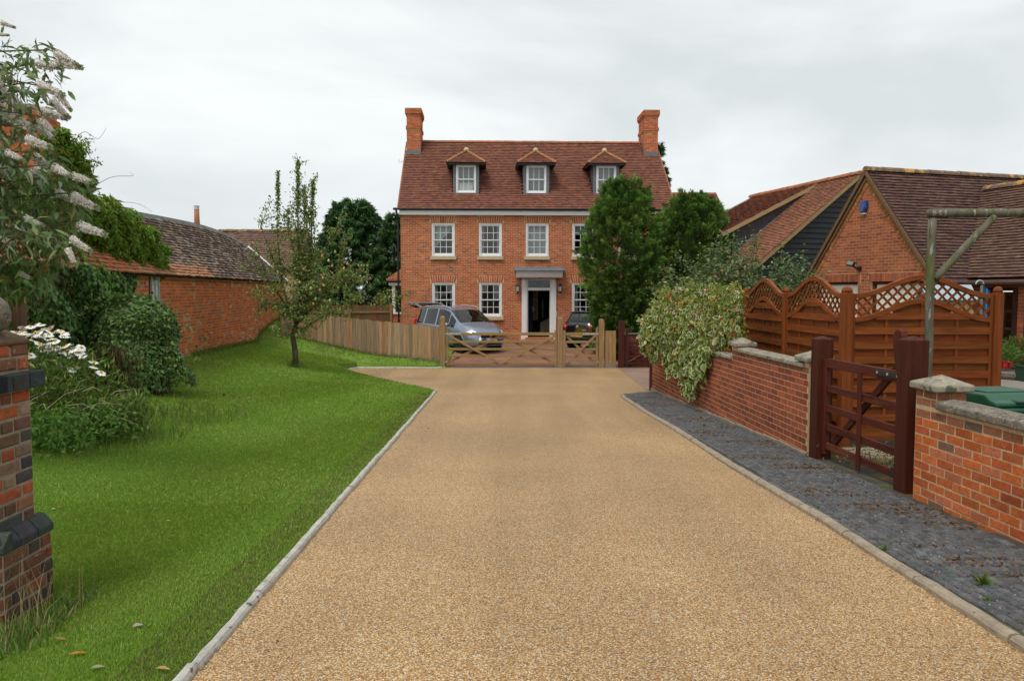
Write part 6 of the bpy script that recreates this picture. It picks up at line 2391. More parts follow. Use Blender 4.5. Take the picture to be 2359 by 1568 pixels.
conifer('hanging_conifer', 'narrow dark conifer against the left wall of the house', p.x, 38.2, 5.6, lambda t: 1.0 * (1 - t) ** .55, [(.045, .10, .034), (.055, .12, .04)], plumes=480, per=65, z=-.5, spray=(.14, .3), droop=.5)
p = at(700, 735, 42)
conifer('hanging_conifer', 'dark evergreen low behind the board fence and pear tree', p.x + 1.2, 41, 3.8, lambda t: 1.5 * (1 - t * .8), [(.06, .09, .035), (.08, .075, .035)], plumes=400, per=50, z=-.5, spray=(.15, .3), droop=.3)

# ---- pear tree on the lawn
px_, py_ = -5.72, 20.5
PT = plant('pear_tree', 'young pear tree with upright shoots and ripening fruit on the lawn', 'tree', px_, py_)
base_z = gz(px_, py_)


def pl(u, v, dy=0.):
    w_ = at(u, v, py_ + dy)
    return Vector((w_.x - px_, w_.y - py_, w_.z - base_z))


q = MB()
limb(q, [(0, 0, -.08), pl(680, 810), pl(674, 772), pl(683, 745)], .085, .058, 9)
paths = [([pl(683, 745), pl(668, 715, .1), pl(652, 660, .2), pl(640, 560, .2), pl(640, 395, .2)], .045, .006),
         ([pl(683, 745), pl(690, 690, -.1), pl(688, 600), pl(686, 480), pl(687, 368)], .05, .005),
         ([pl(683, 745), pl(705, 700, .2), pl(716, 600, .3), pl(718, 500, .3), pl(722, 415, .3)], .045, .005),
         ([pl(678, 770), pl(720, 742, -.3), pl(765, 720, -.4), pl(820, 690, -.5), pl(893, 690, -.6)], .035, .006),
         ([pl(683, 745), pl(740, 690, .4), pl(780, 620, .5), pl(800, 540, .6)], .035, .006),
         ([pl(683, 740), pl(650, 690, -.5), pl(615, 640, -.7), pl(590, 570, -.8)], .03, .006),
         ([pl(683, 740), pl(640, 700, .5), pl(605, 700, .6), pl(588, 722, .6)], .025, .006),
         ([pl(690, 690), pl(730, 640, -.6), pl(790, 640, -.8), pl(850, 640, -.9)], .03, .006),
         ([pl(686, 640), pl(630, 600, .3), pl(600, 520, .4), pl(622, 470, .4)], .02, .005),
         ([pl(690, 660), pl(740, 600, .1), pl(770, 540, .2), pl(790, 500, .2)], .025, .005),
         ([pl(688, 600), pl(700, 540), pl(703, 470), pl(700, 430)], .02, .004),
         ([pl(686, 610, .0), pl(665, 540, .2), pl(663, 480, .3)], .02, .004)]
segs = []
for pts, ra, rb in paths:
    limb(q, pts, ra, rb, 6)
    for a, b in zip(pts, pts[1:]):
        segs.append((a, b))
twigs = []
for a, b in segs[4:]:
    L = (b - a).length
    for k in range(int(L / .075)):
        if npr.random() < .85:
            p0 = a.lerp(b, npr.random())
            low = p0.z < 2.7
            d = Vector((npr.normal(), npr.normal(), npr.normal() * .6 + (.15 if low else 1.1)))
            d.normalize()
            ln_ = npr.uniform(.22, .85 if low else .28)
            p1 = p0 + d * ln_
            twigs.append((p0, p1))
            q.tube([p0, p0.lerp(p1, .5) + Vector((0, 0, .02)), p1], [.008, .006, .003], 4, caps=False)
q.build('trunk', M['bark'], PT, smooth=True)
lv = Leaves()
P, D = [], []
for a, b in twigs:
    for k in range(38 if a.z < 2.9 else 12):
        P.append(a.lerp(b, npr.random()) + Vector(npr.normal(0, .05, 3))); D.append(Vector(npr.normal(0, 1, 3)) + Vector((0, 0, -.45)))
for pts, ra, rb in paths[:3] + paths[10:]:
    for a, b in zip(pts[1:], pts[2:]):
        if a.z < 1.6:
            continue
        for k in range(int((b - a).length * 260)):
            t_ = npr.random()
            tp = a.lerp(b, t_)
            thin = max(.015, .13 * (1 - max(0, tp.z - 3.4) / 1.2))
            P.append(tp + Vector(npr.normal(0, thin, 3))); D.append(Vector(npr.normal(0, 1, 3)) + Vector((0, 0, -.2)))
P, D = np.array([tuple(v) for v in P]), np.array([tuple(v) for v in D])
n = len(P)
lv.leaf(P, D, rdir(n, .6), npr.uniform(.055, .095, n), npr.uniform(.034, .055, n), pal(n, [(.18, .25, .05), (.215, .28, .06), (.145, .21, .045), (.29, .28, .075), (.26, .32, .13)], .2, .06), droop=.25)
lv.build('crown', M['leaf_gloss'], PT)
pear = MB(); pear.lathe([(0, -.045), (.022, -.042), (.034, -.02), (.032, .0), (.02, .025), (.012, .04), (0, .045)], 10)
pme = pear.mesh('pear'); pme.materials.append(M['fruit'])
pme.polygons.foreach_set('use_smooth', [True] * len(pme.polygons))
for (u, v) in ((737, 668), (745, 657), (760, 692), (748, 693), (716, 664), (727, 688), (744, 640), (757, 600), (765, 612), (742, 590), (772, 580), (792, 618), (845, 640), (853, 641), (800, 607), (690, 650), (668, 640), (722, 700), (815, 690), (700, 620)):
    o = bpy.data.objects.new('pear', pme); COL.objects.link(o); o.parent = PT
    o.location = pl(u, v, npr.uniform(-1.0, -.55)); o.rotation_euler = (npr.uniform(-.3, .3), npr.uniform(-.3, .3), 0)
    o.color = (*[float(c) for c in pal(1, [(.30, .30, .07), (.42, .28, .07), (.38, .16, .06), (.36, .34, .10)], .1)[0]], 1)

# ---- ivy on the barn wall, in barn wall coordinates
IV = [(.085, .175, .04), (.105, .205, .05), (.065, .14, .035), (.14, .24, .06)]
IVL = [(.14, .30, .04), (.17, .33, .05), (.12, .26, .04)]


def wall_leaves(lv, n, xr, zr, thick, cols, size, mask=None):
    x = npr.uniform(*xr, n); z = npr.uniform(*zr, n)
    if mask is not None:
        ok = mask(x, z); x, z = x[ok], z[ok]
    n = len(x)
    thick = thick * np.clip((6.15 - x) / 1.2, .25, 1)
    bul = thick * (.35 + .65 * npr.random(n) ** .6) * (1 + .5 * np.sin(x * 4.3 + 2 * np.sin(z * 3)) + .3 * np.sin(z * 6 + x * 2))
    loc = np.stack([x, -bul, z], 1)
    d = npr.normal(0, .45, (n, 3)) + np.array([0, -.25, -1.0])
    nn = npr.normal(0, .35, (n, 3)) + np.array([0, -1, .45])
    Rm = np.array(BMX.to_3x3())
    ob = np.array(BMX.translation)
    s = npr.uniform(*size, n)
    lv.ivy(loc @ Rm.T + ob, d @ Rm.T, nn @ Rm.T, s, s * npr.uniform(.85, 1.1, n), pal(n, cols, .2, .06))


IW = thing('wall_ivy', 'thick dark green ivy covering the near end of the brick barn wall', 'ivy', (0, 0, 0))
lv = Leaves()
wall_leaves(lv, 13500, (-.4, 5.9), (.1, 2.42), .24, IV, (.055, .105), lambda x, z: z < 2.42 - .25 * (x > 4.0) * npr.random(len(x)))
lv.build('ivy_leaves', M['leaf_gloss'], IW)
lv = Leaves()
wall_leaves(lv, 1500, (3.4, 5.0), (.3, 2.75), .34, IVL, (.06, .11), lambda x, z: np.abs(x - (3.6 + .35 * (2.7 - z) + .25 * np.sin(z * 4))) < .42)
lv.build('climber_leaves', M['leaf'], IW)

# ---- wisteria over the barn roof and chimney
WS = thing('wisteria', 'bright green wisteria spilling over the barn roof and chimney', 'climber', (0, 0, 0))
WC = [(.16, .28, .03), (.19, .31, .04), (.13, .23, .028), (.25, .34, .05)]
anchors = []
outline = [(300, 612, 15.6, .22), (272, 598, 15.0, .22), (335, 628, 16.3, .2), (352, 640, 16.7, .12), (245, 590, 14.6, .2), (135, 310, 12.9, .16), (165, 345, 13.1, .2), (150, 375, 13.1, .28), (175, 380, 13.3, .22), (185, 415, 13.5, .26), (118, 320, 12.9, .18), (140, 350, 13.0, .25), (150, 400, 13.2, .3), (165, 430, 13.4, .3), (140, 460, 13.0, .4), (185, 470, 13.8, .35), (215, 490, 14.2, .38), (240, 480, 14.6, .35), (180, 520, 13.8, .4),
           (225, 530, 14.4, .4), (265, 510, 15.0, .38), (290, 505, 15.5, .3), (270, 550, 15.1, .4), (310, 545, 15.9, .38), (335, 540, 16.3, .3), (330, 580, 16.3, .35), (355, 600, 16.8, .3), (365, 620, 17.0, .22), (370, 575, 17.0, .2),
           (300, 585, 15.7, .35), (250, 570, 14.8, .35), (215, 555, 14.2, .3), (340, 610, 16.5, .3), (120, 440, 12.6, .3), (100, 500, 12.4, .4), (95, 420, 12.3, .3), (60, 480, 11.9, .4), (360, 632, 16.9, .14)]
P, D, N = [], [], []
for (u, v, Y, r) in outline:
    c = at(u, v, Y - .12)
    for k in range(int(1150 * r / .3)):
        o_ = npr.normal(0, 1, 3); o_ = o_ / np.linalg.norm(o_) * r * npr.random() ** .4
        P.append((c.x + o_[0], c.y + o_[1] * .7, c.z + o_[2] * .75)); D.append((npr.normal(.25, .8), npr.normal(-.2, .7), npr.normal(-.55, .5)))
P, D = np.array(P), np.array(D)
n = len(P)
lv = Leaves()
lv.leaf(P, D, rdir(n, 1.0), npr.uniform(.07, .13, n), npr.uniform(.025, .042, n), pal(n, WC, .2, .07), droop=.25)
lv.build('leaflets', M['leaf'], WS)
q = MB()
for pts in ([(150, 360, 12.9), (190, 305, 13.0), (225, 320, 13.0), (245, 295, 13.0)], [(165, 420, 13.3), (185, 340, 13.3), (210, 365, 13.3), (222, 380, 13.3), (195, 390, 13.3)], [(215, 430, 14), (258, 408, 14), (305, 405, 14), (300, 398, 14)],
            [(235, 460, 14.5), (280, 465, 14.6), (320, 470, 14.8), (350, 488, 15)], [(120, 470, 12.6), (190, 520, 13.7), (290, 570, 15.4), (360, 615, 16.8)]):
    cp = [at(*p_) for p_ in pts]
    sm_ = []
    for i in range(len(cp) - 1):                              # Catmull-Rom through the points
        p0_, p1_, p2_, p3_ = cp[max(i - 1, 0)], cp[i], cp[i + 1], cp[min(i + 2, len(cp) - 1)]
        for k in range(7):
            t_ = k / 7
            sm_.append(.5 * ((2 * p1_) + (p2_ - p0_) * t_ + (2 * p0_ - 5 * p1_ + 4 * p2_ - p3_) * t_ ** 2 + (3 * p1_ - p0_ - 3 * p2_ + p3_) * t_ ** 3))
    q.tube(sm_ + [cp[-1]], [.006 - .004 * i / len(sm_) for i in range(len(sm_) + 1)], 5)
q.build('stems', M['twig'], WS)
lv = Leaves()
P = np.array([tuple(at(u + npr.normal(0, 6), v + npr.normal(0, 6), Y)) for (u, v, Y) in [(200, 335, 13.2), (205, 345, 13.2), (215, 372, 13.3), (220, 380, 13.3), (190, 390, 13.3), (180, 325, 13.2), (170, 320, 13.1), (195, 325, 13.2)] for _ in range(22)])
n = len(P)
lv.leaf(P, npr.normal(0, 1, (n, 3)), rdir(n, .5), npr.uniform(.05, .09, n), npr.uniform(.02, .03, n), pal(n, WC, .2))
lv.build('tendril_leaves', M['leaf'], WS)

# ---- ivy-covered mound on the lawn
mx_, my_ = -6.38, 12.9
IM = plant('ivy_mound', 'rounded mound of ivy over an old stump on the lawn before the barn', 'shrub', mx_, my_)
lv = Leaves()
n = 11500
a = npr.uniform(0, 2 * np.pi, n)
hh = npr.random(n) ** .8
prof = np.where(hh < .75, 1.0 - .22 * hh, np.sqrt(np.clip(1 - ((hh - .75) / .25) ** 2, 0, 1)) * .835)
prof = prof * np.where(hh < .75, 1.12 - .22 * hh, .955) * (1 + .06 * np.sin(hh * 11 + a * 2))
rx = .76 * prof * (1 + .10 * np.sin(a * 3 + 1) + .07 * np.sin(a * 5 + hh * 6) + npr.normal(0, .035, n))
P = np.stack([np.cos(a) * rx + .08 * hh, np.sin(a) * rx * .9, hh * (1.46 + .10 * np.sin(a * 2 + 2))], 1)
out = np.stack([np.cos(a), np.sin(a), .25 + .9 * hh], 1)
d = npr.normal(0, .45, (n, 3)) + np.array([0, 0, -1.0]) + out * .45
C = pal(n, IV + [(.13, .20, .06), (.17, .25, .07)], .22, .06)
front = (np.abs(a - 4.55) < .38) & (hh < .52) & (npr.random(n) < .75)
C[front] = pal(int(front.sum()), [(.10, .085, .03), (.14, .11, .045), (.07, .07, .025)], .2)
s = npr.uniform(.035, .075, n)
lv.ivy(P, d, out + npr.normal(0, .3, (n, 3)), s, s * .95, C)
m = 600
P2 = np.stack([npr.normal(.05, .55, m), npr.normal(0, .4, m), npr.uniform(1.25, 1.62, m)], 1)
P2[:, 2] -= .5 * (P2[:, 0] / .9) ** 2
lv.ivy(P2, npr.normal(0, .7, (m, 3)) + np.array([0, 0, .1]), rdir(m, .8), npr.uniform(.04, .075, m), npr.uniform(.04, .07, m), pal(m, [(.12, .19, .045), (.15, .22, .05), (.08, .14, .035)], .2))
lv.build('ivy_leaves', M['leaf_gloss'], IM)
q = MB(); q.lathe([(.62, -.1), (.62, .4), (.54, .9), (.4, 1.2), (.0, 1.3)], 14); q.build('old_stump', M['earth'], IM)
lv = Leaves()
n = 420
xs = npr.normal(.02, .26, n); zs = npr.uniform(0, .75, n)
P = np.stack([xs, -.84 + .12 * npr.random(n), zs + .1], 1)
lv.leaf(P, npr.normal(0, .25, (n, 3)) + np.array([0, -.05, -1]), np.tile([0, -1., 0], (n, 1)), npr.uniform(.14, .38, n), npr.uniform(.006, .012, n), pal(n, [(.25, .18, .08), (.20, .13, .06), (.30, .22, .10), (.12, .12, .04)], .2))
lv.build('dry_grass', M['leaf'], IM)

# ---- ox-eye daisies with rough greenery below
dx_, dy_ = -5.25, 9.2
DZ = plant('daisy_clump', 'clump of tall white daisies among rough green leaves behind the pier', 'flower clump', dx_, dy_)
dz_ = gz(dx_, dy_)
q = MB()
petal = MB()
for k in range(15):
    t_ = 2 * math.pi * k / 15
    c_, s_ = math.cos(t_), math.sin(t_)
    L = .036 * (1 + .1 * math.sin(k * 2.3))
    w_ = .0075
    petal.add([(.008 * c_ - w_ * .4 * s_, .008 * s_ + w_ * .4 * c_, 0), (.008 * c_ + w_ * .4 * s_, .008 * s_ - w_ * .4 * c_, 0), (L * .8 * c_ + w_ * s_, L * .8 * s_ - w_ * c_, -.003), (L * c_, L * s_, -.007), (L * .8 * c_ - w_ * s_, L * .8 * s_ + w_ * c_, -.003)], [(0, 1, 2, 3, 4)], (.9, .9, .88))
petal.lathe([(.012, -.002), (.011, .004), (.006, .008), (0, .009)], 8, col=(.65, .38, .03))
dme = petal.mesh('flower_head'); dme.materials.append(M['petal'])
heads = [(70, 752), (83, 748), (95, 748), (103, 757), (112, 762), (50, 764), (60, 768), (65, 772), (76, 770), (88, 768), (98, 775), (120, 780), (128, 786), (36, 766), (90, 790), (105, 796), (72, 783), (128, 764), (140, 762), (150, 775),
         (118, 800), (130, 803), (138, 798), (108, 807), (96, 803), (120, 811), (145, 800), (160, 795), (153, 806), (146, 812), (162, 812), (155, 818), (168, 806), (180, 806), (187, 800), (183, 812), (98, 840), (137, 838), (176, 842), (166, 852), (216, 845), (222, 862), (233, 858), (158, 867), (70, 818), (124, 868)]
heads += [(u + npr.normal(0, 9), v + npr.normal(0, 7)) for u, v in heads if npr.random() < .75]
for (u, v) in heads:
    w_ = at(u, v, dy_ + npr.uniform(-.35, .5))
    lp = Vector((w_.x - dx_, w_.y - dy_, w_.z - dz_))
    o = bpy.data.objects.new('flower_head', dme); COL.objects.link(o); o.parent = DZ
    o.location = lp; o.rotation_euler = (R(npr.uniform(-8, 42)), R(npr.uniform(-22, 30)), npr.uniform(0, 6.28)); s = npr.uniform(1.35, 1.75); o.scale = (s, s, s)
    b = Vector((lp.x - npr.uniform(-.05, .30), lp.y + npr.uniform(-.2, .2), max(0, lp.z - npr.uniform(.5, .9))))
    q.tube([b, b.lerp(lp, .6) + Vector((-.02, 0, .03)), lp - Vector((0, 0, .004))], [.004, .0035, .003], 4, (.12, .17, .05), caps=False)
q.build('stems', M['leaf'], DZ)
lv = Leaves()
n = 5200
bx = npr.uniform(-.62, .72, n); by = npr.uniform(-.5, .55, n)
hz_ = npr.random(n)
hmax = .95 - .55 * np.clip((bx - .0) / .75, 0, 1) + .12 * np.sin(bx * 9)
P = np.stack([bx, by, hz_ * hmax], 1)
d = npr.normal(0, .6, (n, 3)) + np.array([.25, -.1, .55])
lv.leaf(P, d, rdir(n, .8), npr.uniform(.05, .13, n), npr.uniform(.012, .03, n), pal(n, [(.12, .23, .035), (.15, .265, .04), (.10, .19, .035), (.19, .26, .06), (.24, .27, .08)], .2, .06), droop=.2)
n = 1600
P = np.stack([npr.normal(.25, .33, n), npr.normal(-.85, .28, n), npr.random(n) * .42], 1)
lv.leaf(P, npr.normal(0, .7, (n, 3)) + np.array([.1, -.3, .2]), rdir(n, 1), npr.uniform(.05, .10, n), npr.uniform(.02, .04, n), pal(n, [(.11, .24, .035), (.14, .27, .045), (.17, .29, .055)], .18), droop=.2)
lv.build('leaves', M['leaf'], DZ)
q = MB()
for k in range(26):
    a_ = Vector((npr.uniform(-.5, .6), npr.uniform(-.9, .2), npr.uniform(.1, .7))); b_ = a_ + Vector((npr.uniform(.1, .5), npr.uniform(-.2, .1), npr.uniform(-.12, .3)))
    q.tube([a_, a_.lerp(b_, .5) + Vector((0, 0, .05)), b_], [.004, .003, .002], 4, caps=False)
q.build('dry_stems', M['sandstone'], DZ)
lv = Leaves()
n = 260
P = np.stack([npr.uniform(-.3, .4, n), npr.uniform(-.6, .1, n), npr.uniform(.35, .75, n)], 1)
lv.leaf(P, npr.normal(0, 1, (n, 3)), rdir(n, .5), npr.uniform(.012, .022, n), npr.uniform(.008, .014, n), pal(n, [(.5, .42, .05), (.42, .38, .08)], .1))
lv.build('yellow_buds', M['petal'], DZ, 'stuff')
q = MB(); q.box(-.015, .015, -.015, .015, 0, .52)
o = q.build('garden_stake', M['wood'], None); o.location = (at(330 * .576, 900, 9.0).x, 9.0, gz(-5, 9.0)); o.color = (.3, .2, .11, 1)
tag(o, 'short wooden stake standing among the daisies', 'stake')

# blue-grey frame and brown post half hidden by the buddleia
q = MB()
w_ = at(18, 700, 10.6)
q.box(-.10, .10, -.03, .03, 0, 1.75); q.box(-.6, .10, -.03, .03, 1.75, 1.86); q.box(-.6, .14, -.025, .025, .95, 1.02)
o = q.build('blue_grey_frame', M['slab'], None); o.location = (w_.x - .02, 10.6, gz(w_.x, 10.6) - .1); o.color = (.32, .37, .38, 1)
tag(o, 'blue grey painted frame half hidden behind the buddleia and stone ball', 'frame')
q = MB(); q.box(-.06, .06, -.06, .06, 0, 1.9)
o = q.build('brown_post', M['wood'], None); o.location = (at(44, 700, 9.9).x, 9.9, gz(-6.2, 9.9) - .1); o.color = (.12, .06, .035, 1)
tag(o, 'dark brown upright post half hidden below the buddleia leaves', 'post')

# ---- white buddleia arching in from the left
BX, BY = -5.35, 7.3
BD = plant('buddleia', 'white flowered buddleia arching into view at the upper left', 'shrub', BX, BY)
bz_ = gz(BX, BY)
loc = lambda u, v, Y: Vector((at(u, v, Y).x - BX, at(u, v, Y).y - BY, at(u, v, Y).z - bz_))
K = .3305
spk = [((0, 155), (95, 190)), ((-40, 235), (52, 246)), ((375, 365), (522, 442)), ((385, 430), (552, 468)), ((245, 445), (412, 470)), ((258, 588), (425, 655)), ((395, 645), (486, 760)), ((345, 690), (468, 810)), ((265, 768), (447, 822)),
       ((-50, 520), (55, 665)), ((15, 655), (188, 768)), ((25, 785), (212, 892)), ((-60, 880), (42, 1002)), ((280, 828), (377, 922)), ((272, 878), (367, 967)), ((178, 968), (342, 1022)), ((40, 1060), (152, 1112)), ((-10, 1145), (107, 1277)),
       ((228, 1085), (382, 1190)), ((372, 1162), (482, 1222)), ((238, 1165), (332, 1212)), ((188, 1205), (347, 1236)), ((498, 1225), (637, 1267)), ((388, 1332), (547, 1422)), ((500, 1365), (667, 1447)), ((165, 1515), (292, 1570)),
       ((540, 1568), (722, 1630)), ((488, 1658), (622, 1745)), ((468, 1728), (522, 1835)), ((138, 1905), (212, 1940)), ((-20, 1640), (90, 1700)), ((80, 590), (140, 640)), ((-40, 690), (30, 760)), ((200, 905), (260, 960))]
sm = []
for vv in range(3):                                           # flower spike along +x: cone packed with florets
    n = 420
    u_ = npr.random(n) ** .85
    rad = .17 * (1 - .78 * u_) * (1 + .12 * np.sin(u_ * 26)) * np.minimum(1, u_ * 9 + .35)
    th = npr.uniform(0, 2 * np.pi, n)
    dr_ = np.stack([np.zeros(n), np.cos(th), np.sin(th)], 1)
    lvv = Leaves()
    cc = pal(n, [(.93, .89, .86), (.88, .83, .79), (.95, .93, .89), (.74, .64, .56)], .05, .02)
    tipm = u_ > .84
    cc[tipm] = pal(int(tipm.sum()), [(.34, .40, .20), (.42, .44, .28)], .1)
    lvv.leaf(np.stack([u_, np.zeros(n), np.zeros(n)], 1) + dr_ * (rad * .75)[:, None], dr_ + npr.normal(0, .5, (n, 3)) + np.array([.5, 0, 0]), rdir(n), npr.uniform(.05, .085, n), npr.uniform(.05, .075, n), cc, droop=0)
    cone = MB()
    k_ = 10
    prof = [(t_, .115 * (1 - .8 * t_) * min(1, t_ * 9 + .35)) for t_ in np.linspace(0, 1, 8)]
    cone.lathe([(r_, t_) for t_, r_ in prof], k_, col=(.7, .64, .58), M=Matrix.Rotation(R(90), 4, 'Y'))
    cv = np.array(cone.v); ct = []
    for f in cone.f:
        for j in range(1, len(f) - 1):
            ct.append((f[0], f[j], f[j + 1]))
    nb_ = lvv.n
    lvv.V.append(cv); lvv.T.append(np.array(ct) + nb_); lvv.C.append(np.tile([.7, .64, .58], (len(ct), 1)))
    me = tri_mesh('flower_spike', np.concatenate(lvv.V), np.concatenate(lvv.T), np.concatenate(lvv.C)); me.materials.append(M['petal'])
    sm.append(me)
q = MB()
hub = Vector((0, 0, .8))
ends = []
for i, (a_, b_) in enumerate(spk):
    Y = BY - .45 + npr.uniform(-.3, .3)
    pa, pb = loc(a_[0] * K, a_[1] * K, Y), loc(b_[0] * K, b_[1] * K, Y - npr.uniform(.0, .06))
    o = bpy.data.objects.new('flower_spike', sm[i % 3]); COL.objects.link(o); o.parent = BD
    d = (pb - pa) * 1.12
    o.matrix_local = Matrix.Translation(pa) @ d.to_track_quat('X', 'Z').to_matrix().to_4x4() @ Matrix.Diagonal((d.length, d.length * npr.uniform(.9, 1.08), d.length * npr.uniform(.9, 1.08), 1))
    back = pa - d.normalized() * .35 + Vector((-.25, 0, -.15))
    q.tube([pa + d * .1, pa - d * .2, back, back + Vector((-.5, 0, -.45)), back + Vector((-.9, .1, -1.0))], [.005, .006, .008, .010, .012], 5, caps=False)
    ends.append((pa, back)); ends.append((back, back + Vector((-.5, 0, -.45))))
for k in range(5):
    q.tube(wander((npr.normal(0, .1) - .6, 0, -.1), (npr.uniform(-1.2, -.1), npr.uniform(-.3, .3), 2.9), 6, .03), [.03, .027, .024, .02, .017, .014, .01], 6)
q.build('branches', M['twig'], BD)
lv = Leaves()
P, D = [], []
for a_, b_ in ends:
    for k in range(26):
        t_ = npr.random() ** .7
        P.append(tuple(a_.lerp(b_, t_) + Vector(npr.normal(0, .07, 3)))); D.append((npr.normal(.3, .75), npr.normal(-.25, .6), npr.normal(-.55, .5)))
P, D = np.array(P), np.array(D)
n = len(P)
lv.long(P, D, rdir(n, .9), npr.uniform(.09, .17, n), npr.uniform(.022, .04, n), pal(n, [(.12, .19, .055), (.15, .225, .07), (.095, .155, .05), (.20, .27, .10), (.30, .37, .23)], .2, .05))
# thicker lower skirt with some yellowing leaves
xm = lambda v: np.interp(v, [110, 160, 220, 300, 370, 420, 480, 540, 600, 650, 690], [140, 165, 140, 105, 150, 205, 200, 185, 150, 110, 60])
n = 1700
v_ = 340 + 340 * npr.random(n) ** .9
u_ = xm(v_) - (xm(v_) + 130) * npr.random(n) ** 1.1 - 5
Yv = BY + npr.uniform(-.4, .5, n)
P = np.array([tuple(loc(a_, b_, c_)) for a_, b_, c_ in zip(u_, v_, Yv)])
C = pal(n, [(.105, .165, .045), (.13, .20, .055), (.085, .14, .04), (.17, .22, .07)], .2, .05)
ye = npr.random(n) < .07
C[ye] = pal(int(ye.sum()), [(.36, .22, .03), (.30, .24, .05)], .15)
lv.long(P, np.stack([npr.normal(.2, .7, n), npr.normal(-.2, .6, n), npr.normal(-.75, .45, n)], 1), rdir(n, .9), npr.uniform(.10, .18, n), npr.uniform(.025, .042, n), C)
n = 420
v_ = 108 + 240 * npr.random(n)
u_ = xm(v_) - (xm(v_) + 90) * npr.random(n) ** .9 - 14
P = np.array([tuple(loc(a_, b_, BY + c_)) for a_, b_, c_ in zip(u_, v_, npr.uniform(-.4, .4, n))])
lv.long(P, np.stack([npr.normal(.2, .7, n), npr.normal(-.2, .6, n), npr.normal(-.3, .6, n)], 1), rdir(n, .9), npr.uniform(.08, .15, n), npr.uniform(.02, .036, n), pal(n, [(.095, .14, .05), (.125, .18, .06), (.23, .29, .19)], .2))
lv.build('leaves', M['leaf'], BD)

# ---- variegated ivy bush over the wall
VX, VY = 3.55, 14.2
VB = plant('variegated_ivy', 'cream edged variegated ivy tumbling over the brick wall with orange tints', 'shrub', VX, VY, zd(14.2))
vz_ = zd(VY)
lv = Leaves()
n = 4000
uu = npr.uniform(1478, 1708, n)
tp = np.interp(uu, [1478, 1500, 1530, 1570, 1620, 1690, 1708], [735, 690, 662, 648, 652, 655, 668]) + 9 * np.sin(uu * .11) + 7 * np.sin(uu * .31)
bt = np.interp(uu, [1478, 1500, 1530, 1560, 1590, 1610, 1640, 1665, 1680, 1708], [790, 828, 812, 858, 862, 915, 880, 815, 795, 780]) + 8 * np.sin(uu * .23)
vv_ = tp + (bt - tp) * npr.random(n)
Yc = np.interp(uu, [1478, 1560, 1640, 1708], [16.4, 14.9, 13.0, 12.1])
Yv = Yc + npr.normal(0, .16, n) - .30 * np.sin(np.clip((vv_ - tp) / (bt - tp), 0, 1) * np.pi)
Wp = np.array([tuple(at(a_, b_, c_)) for a_, b_, c_ in zip(uu, vv_, Yv)])
Wp[:, 0] = np.where(vv_ > 800, np.minimum(Wp[:, 0], 3.70 - .0365 * Wp[:, 1] - .03 - .1 * npr.random(n)), Wp[:, 0])
P = Wp - np.array([VX, VY, vz_])
d = npr.normal(0, .65, (n, 3)) + np.array([-.35, -.25, -.75])
nn = npr.normal(0, .65, (n, 3)) + np.array([-.7, -.7, .5])
up_ = np.clip((800 - vv_) / 140, 0, 1)
s = npr.uniform(.085, .15, n) * (1 - .35 * up_)
kind = npr.random(n)
varg = kind < (.76 - .62 * up_)
oth_ = ~varg
cream = pal(int(varg.sum()), [(.64, .63, .24), (.72, .70, .36), (.52, .55, .16)], .1, .03)
wv_ = s[varg] * npr.uniform(.55, .8, int(varg.sum()))
dr = .42
lv.ovate(P[varg], d[varg], nn[varg], s[varg], wv_, cream, dr)
c1 = pal(int(varg.sum()), [(.10, .19, .06), (.08, .155, .055), (.15, .24, .065)], .2, .05)
lv.ovate(P[varg], d[varg], nn[varg], s[varg], wv_, c1, dr, .74, .004)
m = int(oth_.sum())
lv.leaf(P[oth_], d[oth_] * .6 + npr.normal(0, .5, (m, 3)), nn[oth_], s[oth_] * .8, s[oth_] * .42, pal(m, [(.25, .30, .045), (.20, .27, .04), (.31, .31, .06), (.15, .23, .04), (.36, .22, .045)], .2, .06))
m = 2600
k2 = npr.integers(0, n, m)
lv.leaf(P[k2] + npr.normal(0, .05, (m, 3)) + np.array([.05, .05, 0]), d[k2] + npr.normal(0, .6, (m, 3)), rdir(m, .5), npr.uniform(.04, .08, m), npr.uniform(.02, .04, m), pal(m, [(.16, .24, .04), (.23, .28, .055), (.12, .19, .035)], .2, .06))
lv.build('leaves', M['leaf'], VB)
lv = Leaves()
for (u, v, sc_, cl) in [(1500, 802, .9, 0), (1595, 745, .7, 0), (1705, 790, .9, 0), (1690, 770, .7, 0), (1570, 700, .6, 0), (1620, 715, .6, 0), (1520, 735, .5, 0), (1665, 735, .5, 0), (1540, 680, .5, 0), (1640, 690, .5, 0), (1680, 805, .8, 0),
                        (1540, 712, .8, 1), (1555, 718, .9, 1), (1508, 728, .8, 1), (1565, 665, .8, 1), (1600, 720, .7, 1), (1475, 740, .7, 1), (1490, 770, .8, 1), (1605, 735, .9, 1), (1695, 680, .8, 1), (1700, 715, .7, 1), (1650, 765, .8, 1), (1620, 675, .7, 1)]:
    Y = float(np.interp(u, [1478, 1560, 1640, 1708], [16.4, 14.9, 13.0, 12.1])) - .42
    c = at(u, v, Y)
    m = 26
    P = np.array([c.x - VX, c.y - VY, c.z - vz_]) + npr.normal(0, .045 * sc_, (m, 3))
    lv.leaf(P, npr.normal(0, 1, (m, 3)), rdir(m, .3), npr.uniform(.03, .05, m), npr.uniform(.015, .028, m), pal(m, [(.62, .22, .03), (.55, .16, .02)] if cl == 0 else [(.72, .62, .52), (.66, .52, .42)], .12))
lv.build('blossoms', M['petal'], VB)
q = MB()
